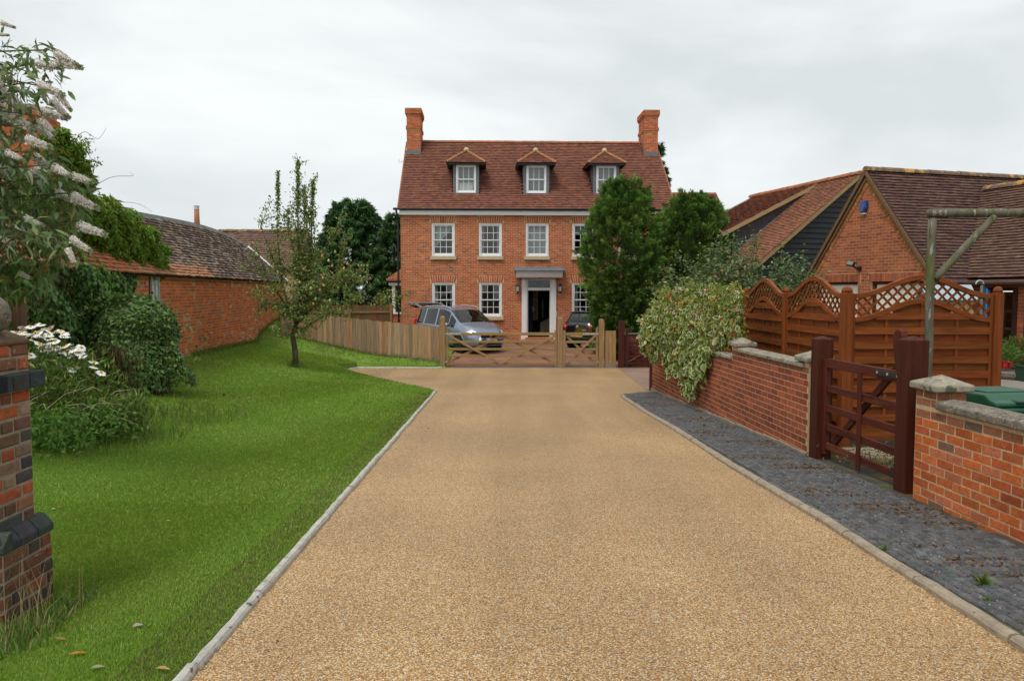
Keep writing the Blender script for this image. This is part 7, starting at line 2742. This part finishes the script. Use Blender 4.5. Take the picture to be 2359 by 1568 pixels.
for k in range(12):
    a_ = Vector((npr.uniform(-.1, .5), npr.uniform(-1.5, 1.5), .3)); q.tube(wander(a_, a_ + Vector((npr.uniform(-.3, .1), npr.uniform(-.4, .4), npr.uniform(.9, 1.4))), 4, .06), [.012, .011, .009, .007, .005], 5)
q.build('stems', M['twig'], VB)
q = MB(); q.lathe([(.03, 0), (.028, 1.65), (.02, 1.69), (0, 1.70)], 10)
o = q.build('wooden_stake', M['rustic'], None, smooth=True); o.location = (at(1683, 700, 13.6).x, 13.6, zd(13.6)); tag(o, 'grey round topped stake sticking out of the variegated ivy', 'stake')

# ---- apple trees behind
def apple(label, cx, Y, spots, fruit, nleaf, cols):
    w0_ = at(cx, 760, Y)
    t = plant('apple_tree', label, 'tree', w0_.x, Y, zd(Y), 'apple trees behind the lattice fence')
    o0 = Vector((w0_.x, Y, zd(Y)))
    q = MB(); lv = Leaves()
    P, D = [], []
    crotch = Vector((0, 0, .7))
    q.tube([(0, 0, -.1), (.02, 0, .4), crotch], [.06, .05, .04], 7)
    for (u, v, dy) in spots:
        e = at(u, v, Y + dy) - o0
        w2 = wander(crotch, e, 6, .04)
        q.tube(w2, [.03, .024, .018, .014, .01, .007, .004], 5, caps=False)
        for a_, b_ in zip(w2[2:], w2[3:]):
            for k in range(nleaf):
                P.append(tuple(a_.lerp(b_, npr.random()) + Vector(npr.normal(0, .10, 3)))); D.append((npr.normal(0, .9), npr.normal(0, .9), npr.normal(.1, .5)))
        for k in range(12):                                   # leafy leader
            a_, b_ = w2[-2], w2[-1]
            P.append(tuple(a_.lerp(b_, k / 11))); D.append((npr.normal(0, .9), npr.normal(0, .9), .3))
    P, D = np.array(P), np.array(D)
    n = len(P)
    lv.leaf(P, D, rdir(n, .9), npr.uniform(.07, .115, n), npr.uniform(.035, .055, n), pal(n, cols, .2, .06), droop=.22)
    q.build('trunk', M['bark'], t, smooth=True)
    lv.build('crown', M['leaf_gloss'], t)
    ap = MB(); ap.lathe([(0, -.032), (.02, -.03), (.035, -.008), (.034, .014), (.02, .03), (.006, .026), (0, .022)], 10)
    me = ap.mesh('apple'); me.materials.append(M['fruit']); me.polygons.foreach_set('use_smooth', [True] * len(me.polygons))
    for (u, v) in fruit:
        o = bpy.data.objects.new('apple', me); COL.objects.link(o); o.parent = t
        o.location = at(u, v, Y - .45) - o0; o.color = (*[float(c) for c in pal(1, [(.45, .10, .05), (.42, .18, .07)], .1)[0]], 1)


AC = [(.14, .21, .075), (.17, .24, .09), (.115, .175, .06), (.22, .28, .13)]
apple('apple tree with red fruit between the cypresses and the weatherboarded barn', 1660, 18.0,
      [(1505, 660, 0), (1535, 620, .2), (1560, 640, -.2), (1555, 590, .3), (1600, 640, -.3), (1640, 560, .2), (1665, 545, 0), (1690, 540, .3), (1700, 570, -.2), (1740, 545, .2), (1720, 600, 0), (1760, 620, -.3), (1650, 600, -.4), (1610, 600, .3), (1680, 620, -.5), (1730, 650, -.4), (1630, 650, -.5), (1580, 655, -.4), (1780, 650, 0), (1695, 590, .4), (1655, 630, 0), (1740, 600, .4)],
      [(1663, 624), (1648, 638), (1672, 645), (1622, 677), (1600, 660), (1560, 665)], 85, AC)
apple('apple shoots in front of the black boards behind the middle lattice panel', 1825, 16.0,
      [(1790, 600, 0), (1800, 585, .1), (1850, 590, 0), (1840, 620, .2), (1870, 640, 0), (1820, 640, -.2), (1790, 640, .2), (1895, 635, .1), (1770, 650, 0), (1850, 650, -.2), (1805, 615, .2)], [], 55, AC)

# ------------------------------------------------------------------ cars
def interp(x, pts):
    return float(np.interp(x, [p[0] for p in pts], [p[1] for p in pts]))


def wheel(t, x, y, r, wd, side):
    """tyre with rim part; axle along y"""
    Mw = Matrix.Translation((x, y, r)) @ Matrix.Rotation(R(90 if side > 0 else -90), 4, 'X')
    q = MB(); q.lathe([(r * .62, -wd / 2), (r * .9, -wd / 2), (r * .98, -wd * .38), (r, -wd * .2), (r, wd * .2), (r * .98, wd * .38), (r * .9, wd / 2), (r * .66, wd / 2), (r * .62, wd * .42)], 28, M=Mw)
    ty = q.build('tyre', M['tyre'], t, smooth=True)
    q = MB(); q.lathe([(r * .66, -wd * .47), (r * .60, -wd * .40), (r * .58, wd * .3), (r * .0, wd * .32)], 28, M=Mw)
    for k in range(7):
        a = 2 * math.pi * k / 7
        q.bar(Mw @ Vector((r * .12 * math.cos(a), r * .12 * math.sin(a), -wd * .36)), Mw @ Vector((r * .62 * math.cos(a), r * .62 * math.sin(a), -wd * .42)), r * .16, .02, Mw.to_3x3() @ Vector((0, 0, 1)))
    q.lathe([(r * .2, -wd * .36), (r * .17, -wd * .44), (0, -wd * .45)], 14, M=Mw)
    q.build('rim', M['alloy'], ty)


def car(name, label, spec, x, y, z, rz, paint):
    t = thing(name, label, 'car', (x, y, z), rz)
    top, belt, hw, rw = spec['top'], spec['belt'], spec['hw'], spec['rw']
    x0, x1 = top[0][0], top[-1][0]
    n = 96
    zl = [.20, .26, .32, .38, .44, .50, .56, .62, .68, .74, .80]
    NP = 2 + len(zl) + 5
    rows = []
    for i in range(n + 1):
        X = x0 + (x1 - x0) * i / n
        ht, zb, w_, r_ = interp(X, top), interp(X, belt), interp(X, hw), interp(X, rw)
        zb = min(zb, ht - .05)
        lowz = interp(X, spec['sill'])
        row = [(0, lowz), (w_ * .82, lowz)]
        for zz in zl:
            zz2 = lowz + (zb - .06 - lowz) * (zz - .2) / .6
            bulge = 1.0 - .07 * max(0, (.40 - zz) / .2) ** 2 - .02 * max(0, (zz - .62) / .2)
            row.append((w_ * bulge, zz2))
        row += [(w_ * .955, zb), (r_, ht - .075), (r_ * .93, ht - .03), (r_ * .62, ht - .008), (0, ht)]
        rows.append((X, row))
    body, glass = MB(), MB()
    NPt = len(rows[0][1])
    JB = 2 + len(zl)                                          # belt index
    wl_ = spec['wheels']
    for s in (-1, 1):
        grid = [[(X, s * p[0], p[1]) for p in row] for X, row in rows]
        for i in range(n):
            for j in range(NPt - 1):
                qd = [grid[i][j], grid[i + 1][j], grid[i + 1][j + 1], grid[i][j + 1]]
                if s < 0:
                    qd = qd[::-1]
                xm_ = (rows[i][0] + rows[i + 1][0]) / 2
                zm_ = sum(p[2] for p in qd) / 4
                if j >= 1 and any((xm_ - wx) ** 2 + (zm_ - wz) ** 2 < wr ** 2 for wx, wz, wr in wl_) and j < JB:
                    continue
                isg = False
                if j == JB:
                    isg = any(a < xm_ < b for a, b in spec['side_glass'])
                elif j > JB:
                    isg = spec['screen'][0] < xm_ < spec['screen'][1] or spec['rear'][0] < xm_ < spec['rear'][1]
                    if j == JB + 1 and isg:
                        isg = False
                (glass if isg else body).add(qd, [(0, 1, 2, 3)])
        # end caps
    for idx, flip in ((0, False), (n, True)):
        X, row = rows[idx]
        v = [(X, p[0], p[1]) for p in row] + [(X, -p[0], p[1]) for p in reversed(row[1:-1])]
        f = tuple(range(len(v)))
        body.add(v, [f if flip else f[::-1]])
    bo = body.build('body', paint, t)
    bo.data.polygons.foreach_set('use_smooth', [True] * len(bo.data.polygons))
    m_ = bo.modifiers.new('merge', 'WELD'); m_.merge_threshold = .0008
    go = glass.build('windows', M['car_glass'], t)
    go.data.polygons.foreach_set('use_smooth', [True] * len(go.data.polygons))
    q = MB()
    for (wx, wz, wr) in wl_:
        for s in (-1, 1):
            w_ = interp(wx, hw)
            q.lathe([(wr + .01, 0), (wr + .01, .26), (0, .26)], 24, M=Matrix.Translation((wx, s * (w_ - .03), wz)) @ Matrix.Rotation(R(90 * s), 4, 'X'))
    q.box(x0 + .3, x1 - .4, -.62, .62, .30, .62)
    for sx in (-.25, .75):
        for sy in (-.38, .38):
            q.box(sx - .30 - .4, sx - .16 - .4, sy - .22, sy + .22, .6, 1.06)
            q.box(sx - .3 - .38, sx - .2 - .38, sy - .11, sy + .11, 1.08, 1.26)
    q.build('interior', M['car_inside'], t)
    for (wx, wz, wr) in wl_:
        for s in (-1, 1):
            wheel(t, wx, s * (interp(wx, hw) - .11), spec['r'], .20, s)
            q = MB(); A = []
            for k in range(15):
                a = math.pi * (k / 14) * 1.08 - .12
                A.append((wx + wr * 1.02 * math.cos(a), s * (interp(wx + wr * math.cos(a), hw) + .004), wz + wr * 1.02 * math.sin(a)))
            q.tube(A, .022, 6); q.build('arch_lip', paint, t)
    for s in (-1, 1):
        xm_ = spec['mirror']
        q = MB(); q.lathe([(0, -.10), (.06, -.07), (.085, 0), (.07, .06), (0, .09)], 10, M=Matrix.Translation((xm_, s * (interp(xm_, hw) + .09), interp(xm_, belt) + .06)) @ Matrix.Rotation(R(90), 4, 'X') @ Matrix.Diagonal((.9, 1, 1, 1)))
        q.tube([(xm_ + .03, s * (interp(xm_, hw) - .05), interp(xm_, belt) + .0), (xm_, s * (interp(xm_, hw) + .06), interp(xm_, belt) + .03)], .025, 6)
        q.build('wing_mirror', paint, t, smooth=True)
    # door seams and handles
    for s in (-1, 1):
        q = MB()
        for xd in spec['seams']:
            A = [(xd, s * (interp(xd, hw) * (1.0 - .02 * max(0, (zz - .62) / .2)) + .0015), .26 + (interp(xd, belt) - .1 - .26) * k / 8) for k, zz in enumerate(np.linspace(.3, .8, 9))]
            q.tube(A, .005, 4)
        for xd in spec['seams'][1:]:
            q.tube([(xd + .1, s * (interp(xd, hw) + .012), interp(xd, belt) - .14), (xd + .28, s * (interp(xd, hw) + .012), interp(xd, belt) - .135)], .014, 5)
        q.build('door_seam', M['ink'], t)
    return t


def text_obj(name, body, parent, M4, size, mt):
    c = bpy.data.curves.new(name, 'FONT')
    c.body = body
    c.size = size
    c.align_x = 'CENTER'; c.align_y = 'CENTER'
    c.extrude = .001
    tmp = bpy.data.objects.new(name, c); COL.objects.link(tmp)
    bpy.context.view_layer.update()
    me = bpy.data.meshes.new_from_object(tmp)
    bpy.data.objects.remove(tmp)
    me.materials.clear(); me.materials.append(mt)
    o = bpy.data.objects.new(name, me); COL.objects.link(o)
    o.parent = parent
    o.matrix_local = M4
    return o


SZ = dict(top=[(-2.20, .98), (-2.16, 1.20), (-2.04, 1.44), (-1.9, 1.54), (-1.5, 1.60), (-.6, 1.635), (.1, 1.60), (.45, 1.53), (1.28, 1.06), (1.55, 1.0), (1.85, .91), (2.05, .80), (2.17, .66), (2.2, .52)],
          belt=[(-2.2, .98), (-1.0, .97), (.4, .93), (1.2, .90), (2.2, .5)], hw=[(-2.2, .66), (-2.1, .80), (-1.8, .86), (0, .885), (1.5, .86), (1.9, .78), (2.1, .62), (2.2, .5)],
          rw=[(-2.2, .5), (-2.0, .60), (-1, .66), (.4, .66), (1.2, .74), (1.6, .72), (2.05, .56), (2.2, .42)], sill=[(-2.2, .36), (-1.9, .22), (1.8, .2), (2.2, .26)],
          wheels=[(-1.36, .32, .36), (1.34, .32, .36)], r=.315, side_glass=[(-1.95, -1.38), (-1.30, -.40), (-.30, .55), (.60, 1.02)], screen=(.47, 1.26), rear=(-9, -8.9), mirror=.72, seams=[.82, -.32, -1.26])
zc = Vector((-2.02, 29.75))
th = math.atan2(-.82, .57)
zf = zd(29.2) - .005
ZA = car('people_carrier', 'silver blue people carrier with its tailgate raised behind the wide gate', SZ, zc.x, zc.y, zf, th, M['paint_silver'])
# roof rails, lamps, grille, plate
for s in (-1, 1):
    q = MB()
    q.tube([(-1.75, s * .60, 1.57), (-1.5, s * .61, 1.625), (-.5, s * .63, 1.665), (.2, s * .62, 1.635), (.45, s * .62, 1.57)], .018, 6)
    q.build('roof_rail', M['galv'], ZA)
for s in (-1, 1):
    q = MB()
    Ml = Matrix.Translation((1.90, s * .60, .71)) @ Matrix.Rotation(R(s * 38), 4, 'Z') @ Matrix.Rotation(R(-32), 4, 'Y') @ Matrix.Diagonal((.09, .25, .13, 1))
    q.lathe([(0, -1), (.5, -.86), (.87, -.5), (1, 0), (.87, .5), (.5, .86), (0, 1)], 14, M=Ml); hl = q.build('headlight', M['lamp_clear'], ZA, smooth=True)
    q = MB()
    for dy_ in (-.09, .07):
        q.lathe([(0, -1), (.7, -.7), (1, 0), (.7, .7), (0, 1)], 12, M=Matrix.Translation((1.965 - .03 * abs(dy_), s * (.58 + dy_ * .9), .71)) @ Matrix.Diagonal((.05, .05, .05, 1)))
    q.build('reflector', M['chrome'], hl, smooth=True)
    q = MB(); q.box(-2.19, -2.02, s * .70 - .09, s * .70 + .09, .78, 1.12); q.build('tail_light', M['lamp_red'], ZA, bevel=.02)
    q = MB(); q.lathe([(0, -1), (.8, -.6), (1, 0), (.8, .6), (0, 1)], 12, M=Matrix.Translation((2.10, s * .52, .40)) @ Matrix.Diagonal((.04, .06, .05, 1))); q.build('fog_lamp', M['lamp_clear'], ZA, smooth=True)
q = MB(); q.box(2.10, 2.205, -.40, .40, .56, .68); q.box(2.16, 2.215, -.46, .46, .30, .40); gr_ = q.build('grille', M['ink'], ZA, bevel=.015)
q = MB(); q.tube([(2.08, -.52, .735), (2.19, -.28, .71), (2.215, 0, .70), (2.19, .28, .71), (2.08, .52, .735)], .028, 8); q.build('chrome_bar', M['chrome'], gr_, smooth=True)
q = MB()
A = [(2.235, .085 * math.cos(a), .66 + .085 * math.sin(a)) for a in np.linspace(0, 2 * math.pi, 19)]
q.tube(A, .012, 6, caps=False); q.tube([(2.235, -.05, .69), (2.24, -.01, .66), (2.235, .045, .70)], .012, 5); q.tube([(2.235, -.02, .61), (2.24, .01, .66)], .012, 5)
q.build('emblem', M['chrome'], gr_)
q = MB(); q.box(2.215, 2.225, -.26, .26, .425, .535); npz = q.build('number_plate', M['plate_white'], ZA)
q = MB(); q.box(2.224, 2.227, -.26, -.21, .427, .533); q.build('plate_band', M['plate_blue'], npz)
text_obj('plate_lettering', 'DU16 PXT', npz, Matrix.Translation((2.228, .02, .48)) @ Matrix(((0, 0, 1, 0), (1, 0, 0, 0), (0, 1, 0, 0), (0, 0, 0, 1))), .105, M['ink'])
# raised tailgate
hinge = Matrix.Translation((-1.90, 0, 1.55)) @ Matrix.Rotation(R(16), 4, 'Y') @ Matrix.Rotation(math.pi, 4, 'Z')
q = MB()
q.box(0, .12, -.62, .62, -.02, .03, M=hinge); q.box(.12, .58, -.62, -.50, -.03, .03, M=hinge); q.box(.12, .58, .50, .62, -.03, .03, M=hinge)
q.add([hinge @ Vector(p) for p in ((.58, -.66, .03), (1.12, -.64, -.10), (1.12, .64, -.10), (.58, .66, .03), (.58, -.66, -.05), (1.08, -.62, -.20), (1.08, .62, -.20), (.58, .66, -.05))], [(0, 1, 2, 3), (7, 6, 5, 4), (0, 4, 5, 1), (1, 5, 6, 2), (2, 6, 7, 3), (3, 7, 4, 0)])
tg = q.build('tailgate', M['paint_silver'], ZA, bevel=.012)
q = MB(); q.box(.12, .58, -.5, .5, -.005, .0, M=hinge); q.build('rear_glass', M['car_glass'], tg)
q = MB(); q.box(.60, 1.04, -.56, .56, -.085, -.065, M=hinge @ Matrix.Rotation(R(8), 4, 'Y')); q.build('tailgate_trim', M['car_inside'], tg)
for s in (-1, 1):
    q = MB()
    q.tube([(-2.05, s * .62, 1.22), hinge @ Vector((.45, s * .58, -.05))], .012, 6)
    q.build('gas_strut', M['ink'], tg)
q = MB(); q.box(-2.02, -1.6, -.58, .58, .62, 1.50); q.build('load_bay', M['car_inside'], ZA)
q = MB(); q.box(-2.0, -1.93, -.09, .09, 1.565, 1.60); q.build('high_brake_light', M['lamp_red'], ZA)

SB = dict(top=[(-1.95, .92), (-1.90, 1.0), (-1.62, 1.38), (-1.5, 1.44), (-.8, 1.47), (0, 1.46), (.4, 1.38), (1.05, 1.0), (1.5, .92), (1.85, .78), (1.95, .55)],
          belt=[(-1.95, .92), (-1.0, .93), (1.0, .86), (1.95, .5)], hw=[(-1.95, .68), (-1.85, .78), (-1.4, .83), (0, .835), (1.4, .8), (1.8, .68), (1.95, .5)],
          rw=[(-1.95, .55), (-1.6, .58), (-1, .6), (.4, .6), (1.05, .68), (1.5, .64), (1.95, .4)], sill=[(-1.95, .3), (-1.7, .22), (1.7, .2), (1.95, .26)],
          wheels=[(-1.2, .30, .33), (1.25, .30, .33)], r=.295, side_glass=[(-1.45, -.95), (-.87, -.05), (.03, .75)], screen=(.42, 1.03), rear=(-1.88, -1.60), mirror=.62, seams=[.75, -.0, -.9])
pb_ = at(1345, 800, 30.0)
bh_ = math.atan2(math.cos(R(40)), math.sin(R(40)))
BC = car('hatchback_car', 'small black hatchback seen from behind beyond the narrow gate', SB, 2.50 + 1.9 * math.cos(bh_), 29.5 + 1.9 * math.sin(bh_), zd(31) - .01, bh_, M['paint_black'])
for s in (-1, 1):
    q = MB(); Ml = Matrix.Translation((-1.87, s * .63, .84)) @ Matrix.Rotation(R(s * -30), 4, 'Z') @ Matrix.Diagonal((.075, .16, .13, 1))
    q.lathe([(0, -1), (.5, -.86), (.87, -.5), (1, 0), (.87, .5), (.5, .86), (0, 1)], 14, M=Ml); q.build('tail_light', M['lamp_red'], BC, smooth=True)
q = MB(); q.box(-1.985, -1.94, -.26, .26, .50, .61); npb = q.build('number_plate', M['plate_yellow'], BC)
text_obj('plate_lettering', 'GL08 YHO', npb, Matrix.Translation((-1.988, 0, .555)) @ Matrix(((0, 0, -1, 0), (-1, 0, 0, 0), (0, 1, 0, 0), (0, 0, 0, 1))), .105, M['ink'])
q = MB(); q.lathe([(.062, 0), (.062, .012), (.05, .016), (0, .016)], 18, M=Matrix.Translation((-1.935, 0, .88)) @ Matrix.Rotation(R(-90), 4, 'Y')); bdg = q.build('badge', M['chrome'], BC)
q = MB()
for pts in ([(-.035, .035), (0, -.0), (.035, .035)], [(-.04, .01), (-.018, -.042), (0, -.005), (.018, -.042), (.04, .01)]):
    q.tube([(-1.953, a, .88 + b) for a, b in pts], .006, 5)
q.build('badge_letters', M['ink'], bdg)
q = MB(); q.tube([(-1.93, .05, .98), (-1.86, -.02, 1.03), (-1.84, -.38, 1.05)], .016, 6); q.build('rear_wiper', M['ink'], BC)
q = MB(); q.box(-1.99, -1.80, -.72, .72, .34, .50); q.build('bumper', M['black'], BC, bevel=.05)
q = MB(); q.box(-1.66, -1.44, -.56, .56, 1.41, 1.44); q.build('spoiler', M['paint_black'], BC, bevel=.012)
q = MB(); q.box(-1.955, -1.945, -.42, -.24, .745, .775); q.build('script', M['galv'], BC)

# ------------------------------------------------------------------ things in the right-hand garden
gb = at(2290, 930, 6.75)
bz0 = zd(6.7)
WBn = thing('wheelie_bin', 'green wheelie bin standing behind the orange brick wall', 'bin', (gb.x + .10, 6.82, bz0), R(8))
bh0 = at(2290, 905, 6.75).z - bz0
q = MB()
v = [(-.22, -.24, .02), (.22, -.24, .02), (.22, .22, .02), (-.22, .22, .02), (-.29, -.34, bh0 - .10), (.29, -.34, bh0 - .10), (.29, .34, bh0 - .10), (-.29, .34, bh0 - .10)]
q.add(v, [(0, 3, 2, 1), (0, 1, 5, 4), (1, 2, 6, 5), (2, 3, 7, 6), (3, 0, 4, 7), (4, 5, 6, 7)]); q.build('tub', M['bin_dark'], WBn, bevel=.03)
q = MB(); q.box(-.33, .33, -.38, .37, bh0 - .125, bh0 - .09); q.build('rim', M['bin'], WBn, bevel=.012)
q = MB()
lid = [(-.34, bh0 - .085), (.36, bh0 - .085), (.36, bh0 - .045), (.30, bh0 - .03), (.26, bh0 + .0), (-.20, bh0 + .012), (-.27, bh0 - .03), (-.34, bh0 - .045)]
q.prism(lid, -.33, .33, 'x'); li = q.build('lid', M['bin'], WBn, bevel=.015)
q = MB(); q.box(-.22, .22, -.10, .24, bh0 + .004, bh0 + .022); q.build('lid_panel', M['bin'], li, bevel=.015)
q = MB(); q.box(-.14, .14, -.36, -.24, bh0 - .055, bh0 - .028); q.build('lid_grip', M['bin_dark'], li, bevel=.012)
q = MB(); q.tube([(-.26, .40, bh0 - .09), (.26, .40, bh0 - .09)], .018, 8); q.box(-.26, -.2, .33, .41, bh0 - .12, bh0 - .07); q.box(.2, .26, .33, .41, bh0 - .12, bh0 - .07); q.build('handle', M['bin_dark'], WBn)
for s in (-1, 1):
    q = MB(); q.lathe([(0, -.02), (.10, -.02), (.10, .02), (0, .02)], 16, M=Matrix.Translation((s * .25, .27, .10)) @ Matrix.Rotation(R(90), 4, 'Y')); q.build('wheel', M['tyre'], WBn)

# patio and steps by the porch
SL = bpy.data.objects.new('patio', None); COL.objects.link(SL); SL['kind'] = 'structure'
slc = [(.30, .26, .20), (.26, .23, .18), (.34, .29, .22)]
for i in range(6):
    for j in range(7):
        q = MB(); x0, y0 = 5.2 + i * .62, 8.2 + j * .62 + (i % 2) * .2
        zz = zd(9) + .03
        q.box(x0 + .006, x0 + .60, y0 + .006, y0 + .60, zz - .06, zz + npr.uniform(-.004, .004)); o = q.build('slab', M['slab'], SL, bevel=.008); o.color = (*[float(c) for c in pal(1, slc, .1)[0]], 1)
q = MB(); q.box(6.6, 10.5, 12.75, 13.5, zd(12.6) - .1, zd(12.6) + .17); o = q.build('garden_step', M['slab'], None, bevel=.015, kind='structure'); o.color = (.30, .27, .22, 1)
q = MB(); q.box(6.0, 12.5, 13.45, 19.5, -.55, zd(12.6) + .30); q.build('terrace', M['slab'], None, kind='structure').color = (.24, .21, .17, 1)


def pot_plant(name, label, u, v, Y, pr, ph, n, s, cols, potmat, group='potted plants by the porch step'):
    w_ = at(u, v, Y)
    t = thing(name, label, 'pot plant', (w_.x, w_.y, w_.z), 0, group)
    q = MB(); q.lathe([(pr * .7, 0), (pr * .95, ph * .8), (pr * 1.05, ph * .82), (pr * 1.05, ph), (pr * .9, ph), (pr * .85, ph * .85), (0, ph * .85)], 18); q.build('pot', potmat, t, smooth=False)
    lv = Leaves()
    d = rdir(n, .9); d[:, 2] = np.abs(d[:, 2])
    P = d * (npr.random((n, 1)) ** .5) * s + np.array([0, 0, ph])
    lv.leaf(P, d + npr.normal(0, .4, (n, 3)), rdir(n, .6), npr.uniform(.05, .10, n), npr.uniform(.018, .032, n), pal(n, cols, .2, .06))
    lv.build('foliage', M['leaf'], t)


pot_plant('pot_plant', 'large round shrub in a terracotta pot beside the porch', 2346, 868, 13.0, .26, .22, 1200, .46, [(.09, .14, .03), (.13, .18, .035), (.19, .17, .04)], M['terracotta'])
pot_plant('pot_plant', 'small bright green plant in a red and yellow pot', 2316, 848, 12.6, .10, .12, 420, .26, [(.11, .21, .035), (.14, .24, .05)], M['lamp_red'])
q = MB(); q.lathe([(.30, 0), (.34, .05), (.34, .11), (.30, .13), (0, .13)], 24); o = q.build('stone_trough', M['stone_dark'], None); o.location = at(2338, 872, 12.6); tag(o, 'low round grey stone base under the potted plants', 'planter')
q = MB(); q.box(-.15, .15, -.15, .15, 0, .26); q.box(-.17, .17, -.17, .17, .22, .26); o = q.build('green_crate', M['bin_dark'], None, bevel=.015); o.location = at(2372, 878, 12.2); tag(o, 'dark green plastic box at the right edge beside the pots', 'box')

# bird house with pale roof and a blue wind chime seen over the widest fence panel
w_ = at(2184, 760, 13.8)
BT = thing('hutch', 'small wooden hutch with pale felt roof seen through the lattice', 'hutch', (w_.x, 13.8, zd(13.8)), R(-14))
hz_ = at(2222, 657, 13.8).z - zd(13.8)
q = MB(); q.box(-.42, .30, -.32, .32, .55, hz_ - .28); q.prism([(-.32, hz_ - .28), (.32, hz_ - .28), (0, hz_ - .04)], -.42, .30, 'x'); q.build('hutch_box', M['wood'], BT).color = (.50, .36, .19, 1)
q = MB()
for s in (-1, 1):
    q.bar((-.46, s * .21, hz_ - .13), (.34, s * .21, hz_ - .13), .50, .022, (0, s * .52, .85))
q.build('hutch_roof', M['felt'], BT)
for sx in (-.38, .26):
    for sy in (-.28, .28):
        q = MB(); q.box(sx - .03, sx + .03, sy - .03, sy + .03, 0, .55); q.build('leg', M['wood'], BT).color = (.32, .2, .1, 1)
w_ = at(2268, 700, 14.2)
WC_ = thing('garden_hose_reel', 'blue and clear plastic hose tubes hung on the porch wall', 'hose', (w_.x, 14.2, w_.z))
for k, (dx, c_) in enumerate(((-.06, 'clear_green'), (.0, 'blue_plastic'), (.045, 'teal'), (.10, 'blue_plastic'))):
    q = MB(); q.tube([(dx, .02 * k, -.35), (dx, .02 * k, .34 - .03 * k)], .026, 8); q.build('tube', M[c_], WC_)
q = MB(); q.tube([(-.10 + .07 * math.cos(a), 0, .36 + .07 * math.sin(a)) for a in np.linspace(0, math.pi, 9)], .012, 6); q.build('hanger', M['galv'], WC_)
q = MB(); q.tube([(.17 + .09 * math.cos(a), 0, -.1 + .09 * math.sin(a)) for a in np.linspace(0, 6.28, 15)], .014, 6); q.tube([(.16 + .09 * math.cos(a), 0, -.32 + .09 * math.sin(a)) for a in np.linspace(0, 6.28, 15)], .014, 6); q.build('coil', M['galv'], WC_)
q = MB(); q.tube([(0, .05, -.95), (0, .05, .36)], .022, 6); q.tube([(0, .05, -1.9), (0, .05, -.9)], .022, 6); q.build('pole', M['iron'], WC_)
# mat behind the side gate, rosette of dead plants
q = MB()
for k in range(14):
    q.box(-.34, .34, -.2 + k * .03, -.182 + k * .03, .0, .03)
q.box(-.36, .36, -.22, .22, -.02, .002)
o = q.build('wooden_duckboard', M['wood_h'], None); w_ = at(2000, 996, 8.9); o.location = (w_.x, 8.9, zd(8.9) + .03); o.color = (.36, .30, .22, 1); tag(o, 'small grey slatted board on the ground behind the side gate', 'duckboard')
lv = Leaves()
n = 500
P = np.stack([npr.normal(0, .22, n), npr.normal(0, .3, n), npr.random(n) * .18], 1)
lv.leaf(P, npr.normal(0, 1, (n, 3)) + np.array([0, 0, .3]), rdir(n, .6), npr.uniform(.03, .07, n), npr.uniform(.012, .02, n), pal(n, [(.30, .20, .06), (.20, .17, .05), (.12, .12, .03)], .2))
o = lv.build('dry_plant', M['leaf'], None); w_ = at(2045, 1015, 8.2); o.location = (w_.x, 8.2, zd(8.2)); tag(o, 'straw coloured dying plant on the ground behind the side gate', 'plant')
q = MB(); q.lathe([(0, 0), (.018, .004), (.022, .014), (.012, .024), (0, .026)], 9); o = q.build('pebble', M['terracotta'], None, smooth=True)
y_ = 4.0
while at(2142, 1350, y_).z > zd(y_):
    y_ += .02
o.location = at(2142, 1350, y_); tag(o, 'single pinkish pebble on the gravel against the brown kerb', 'pebble')
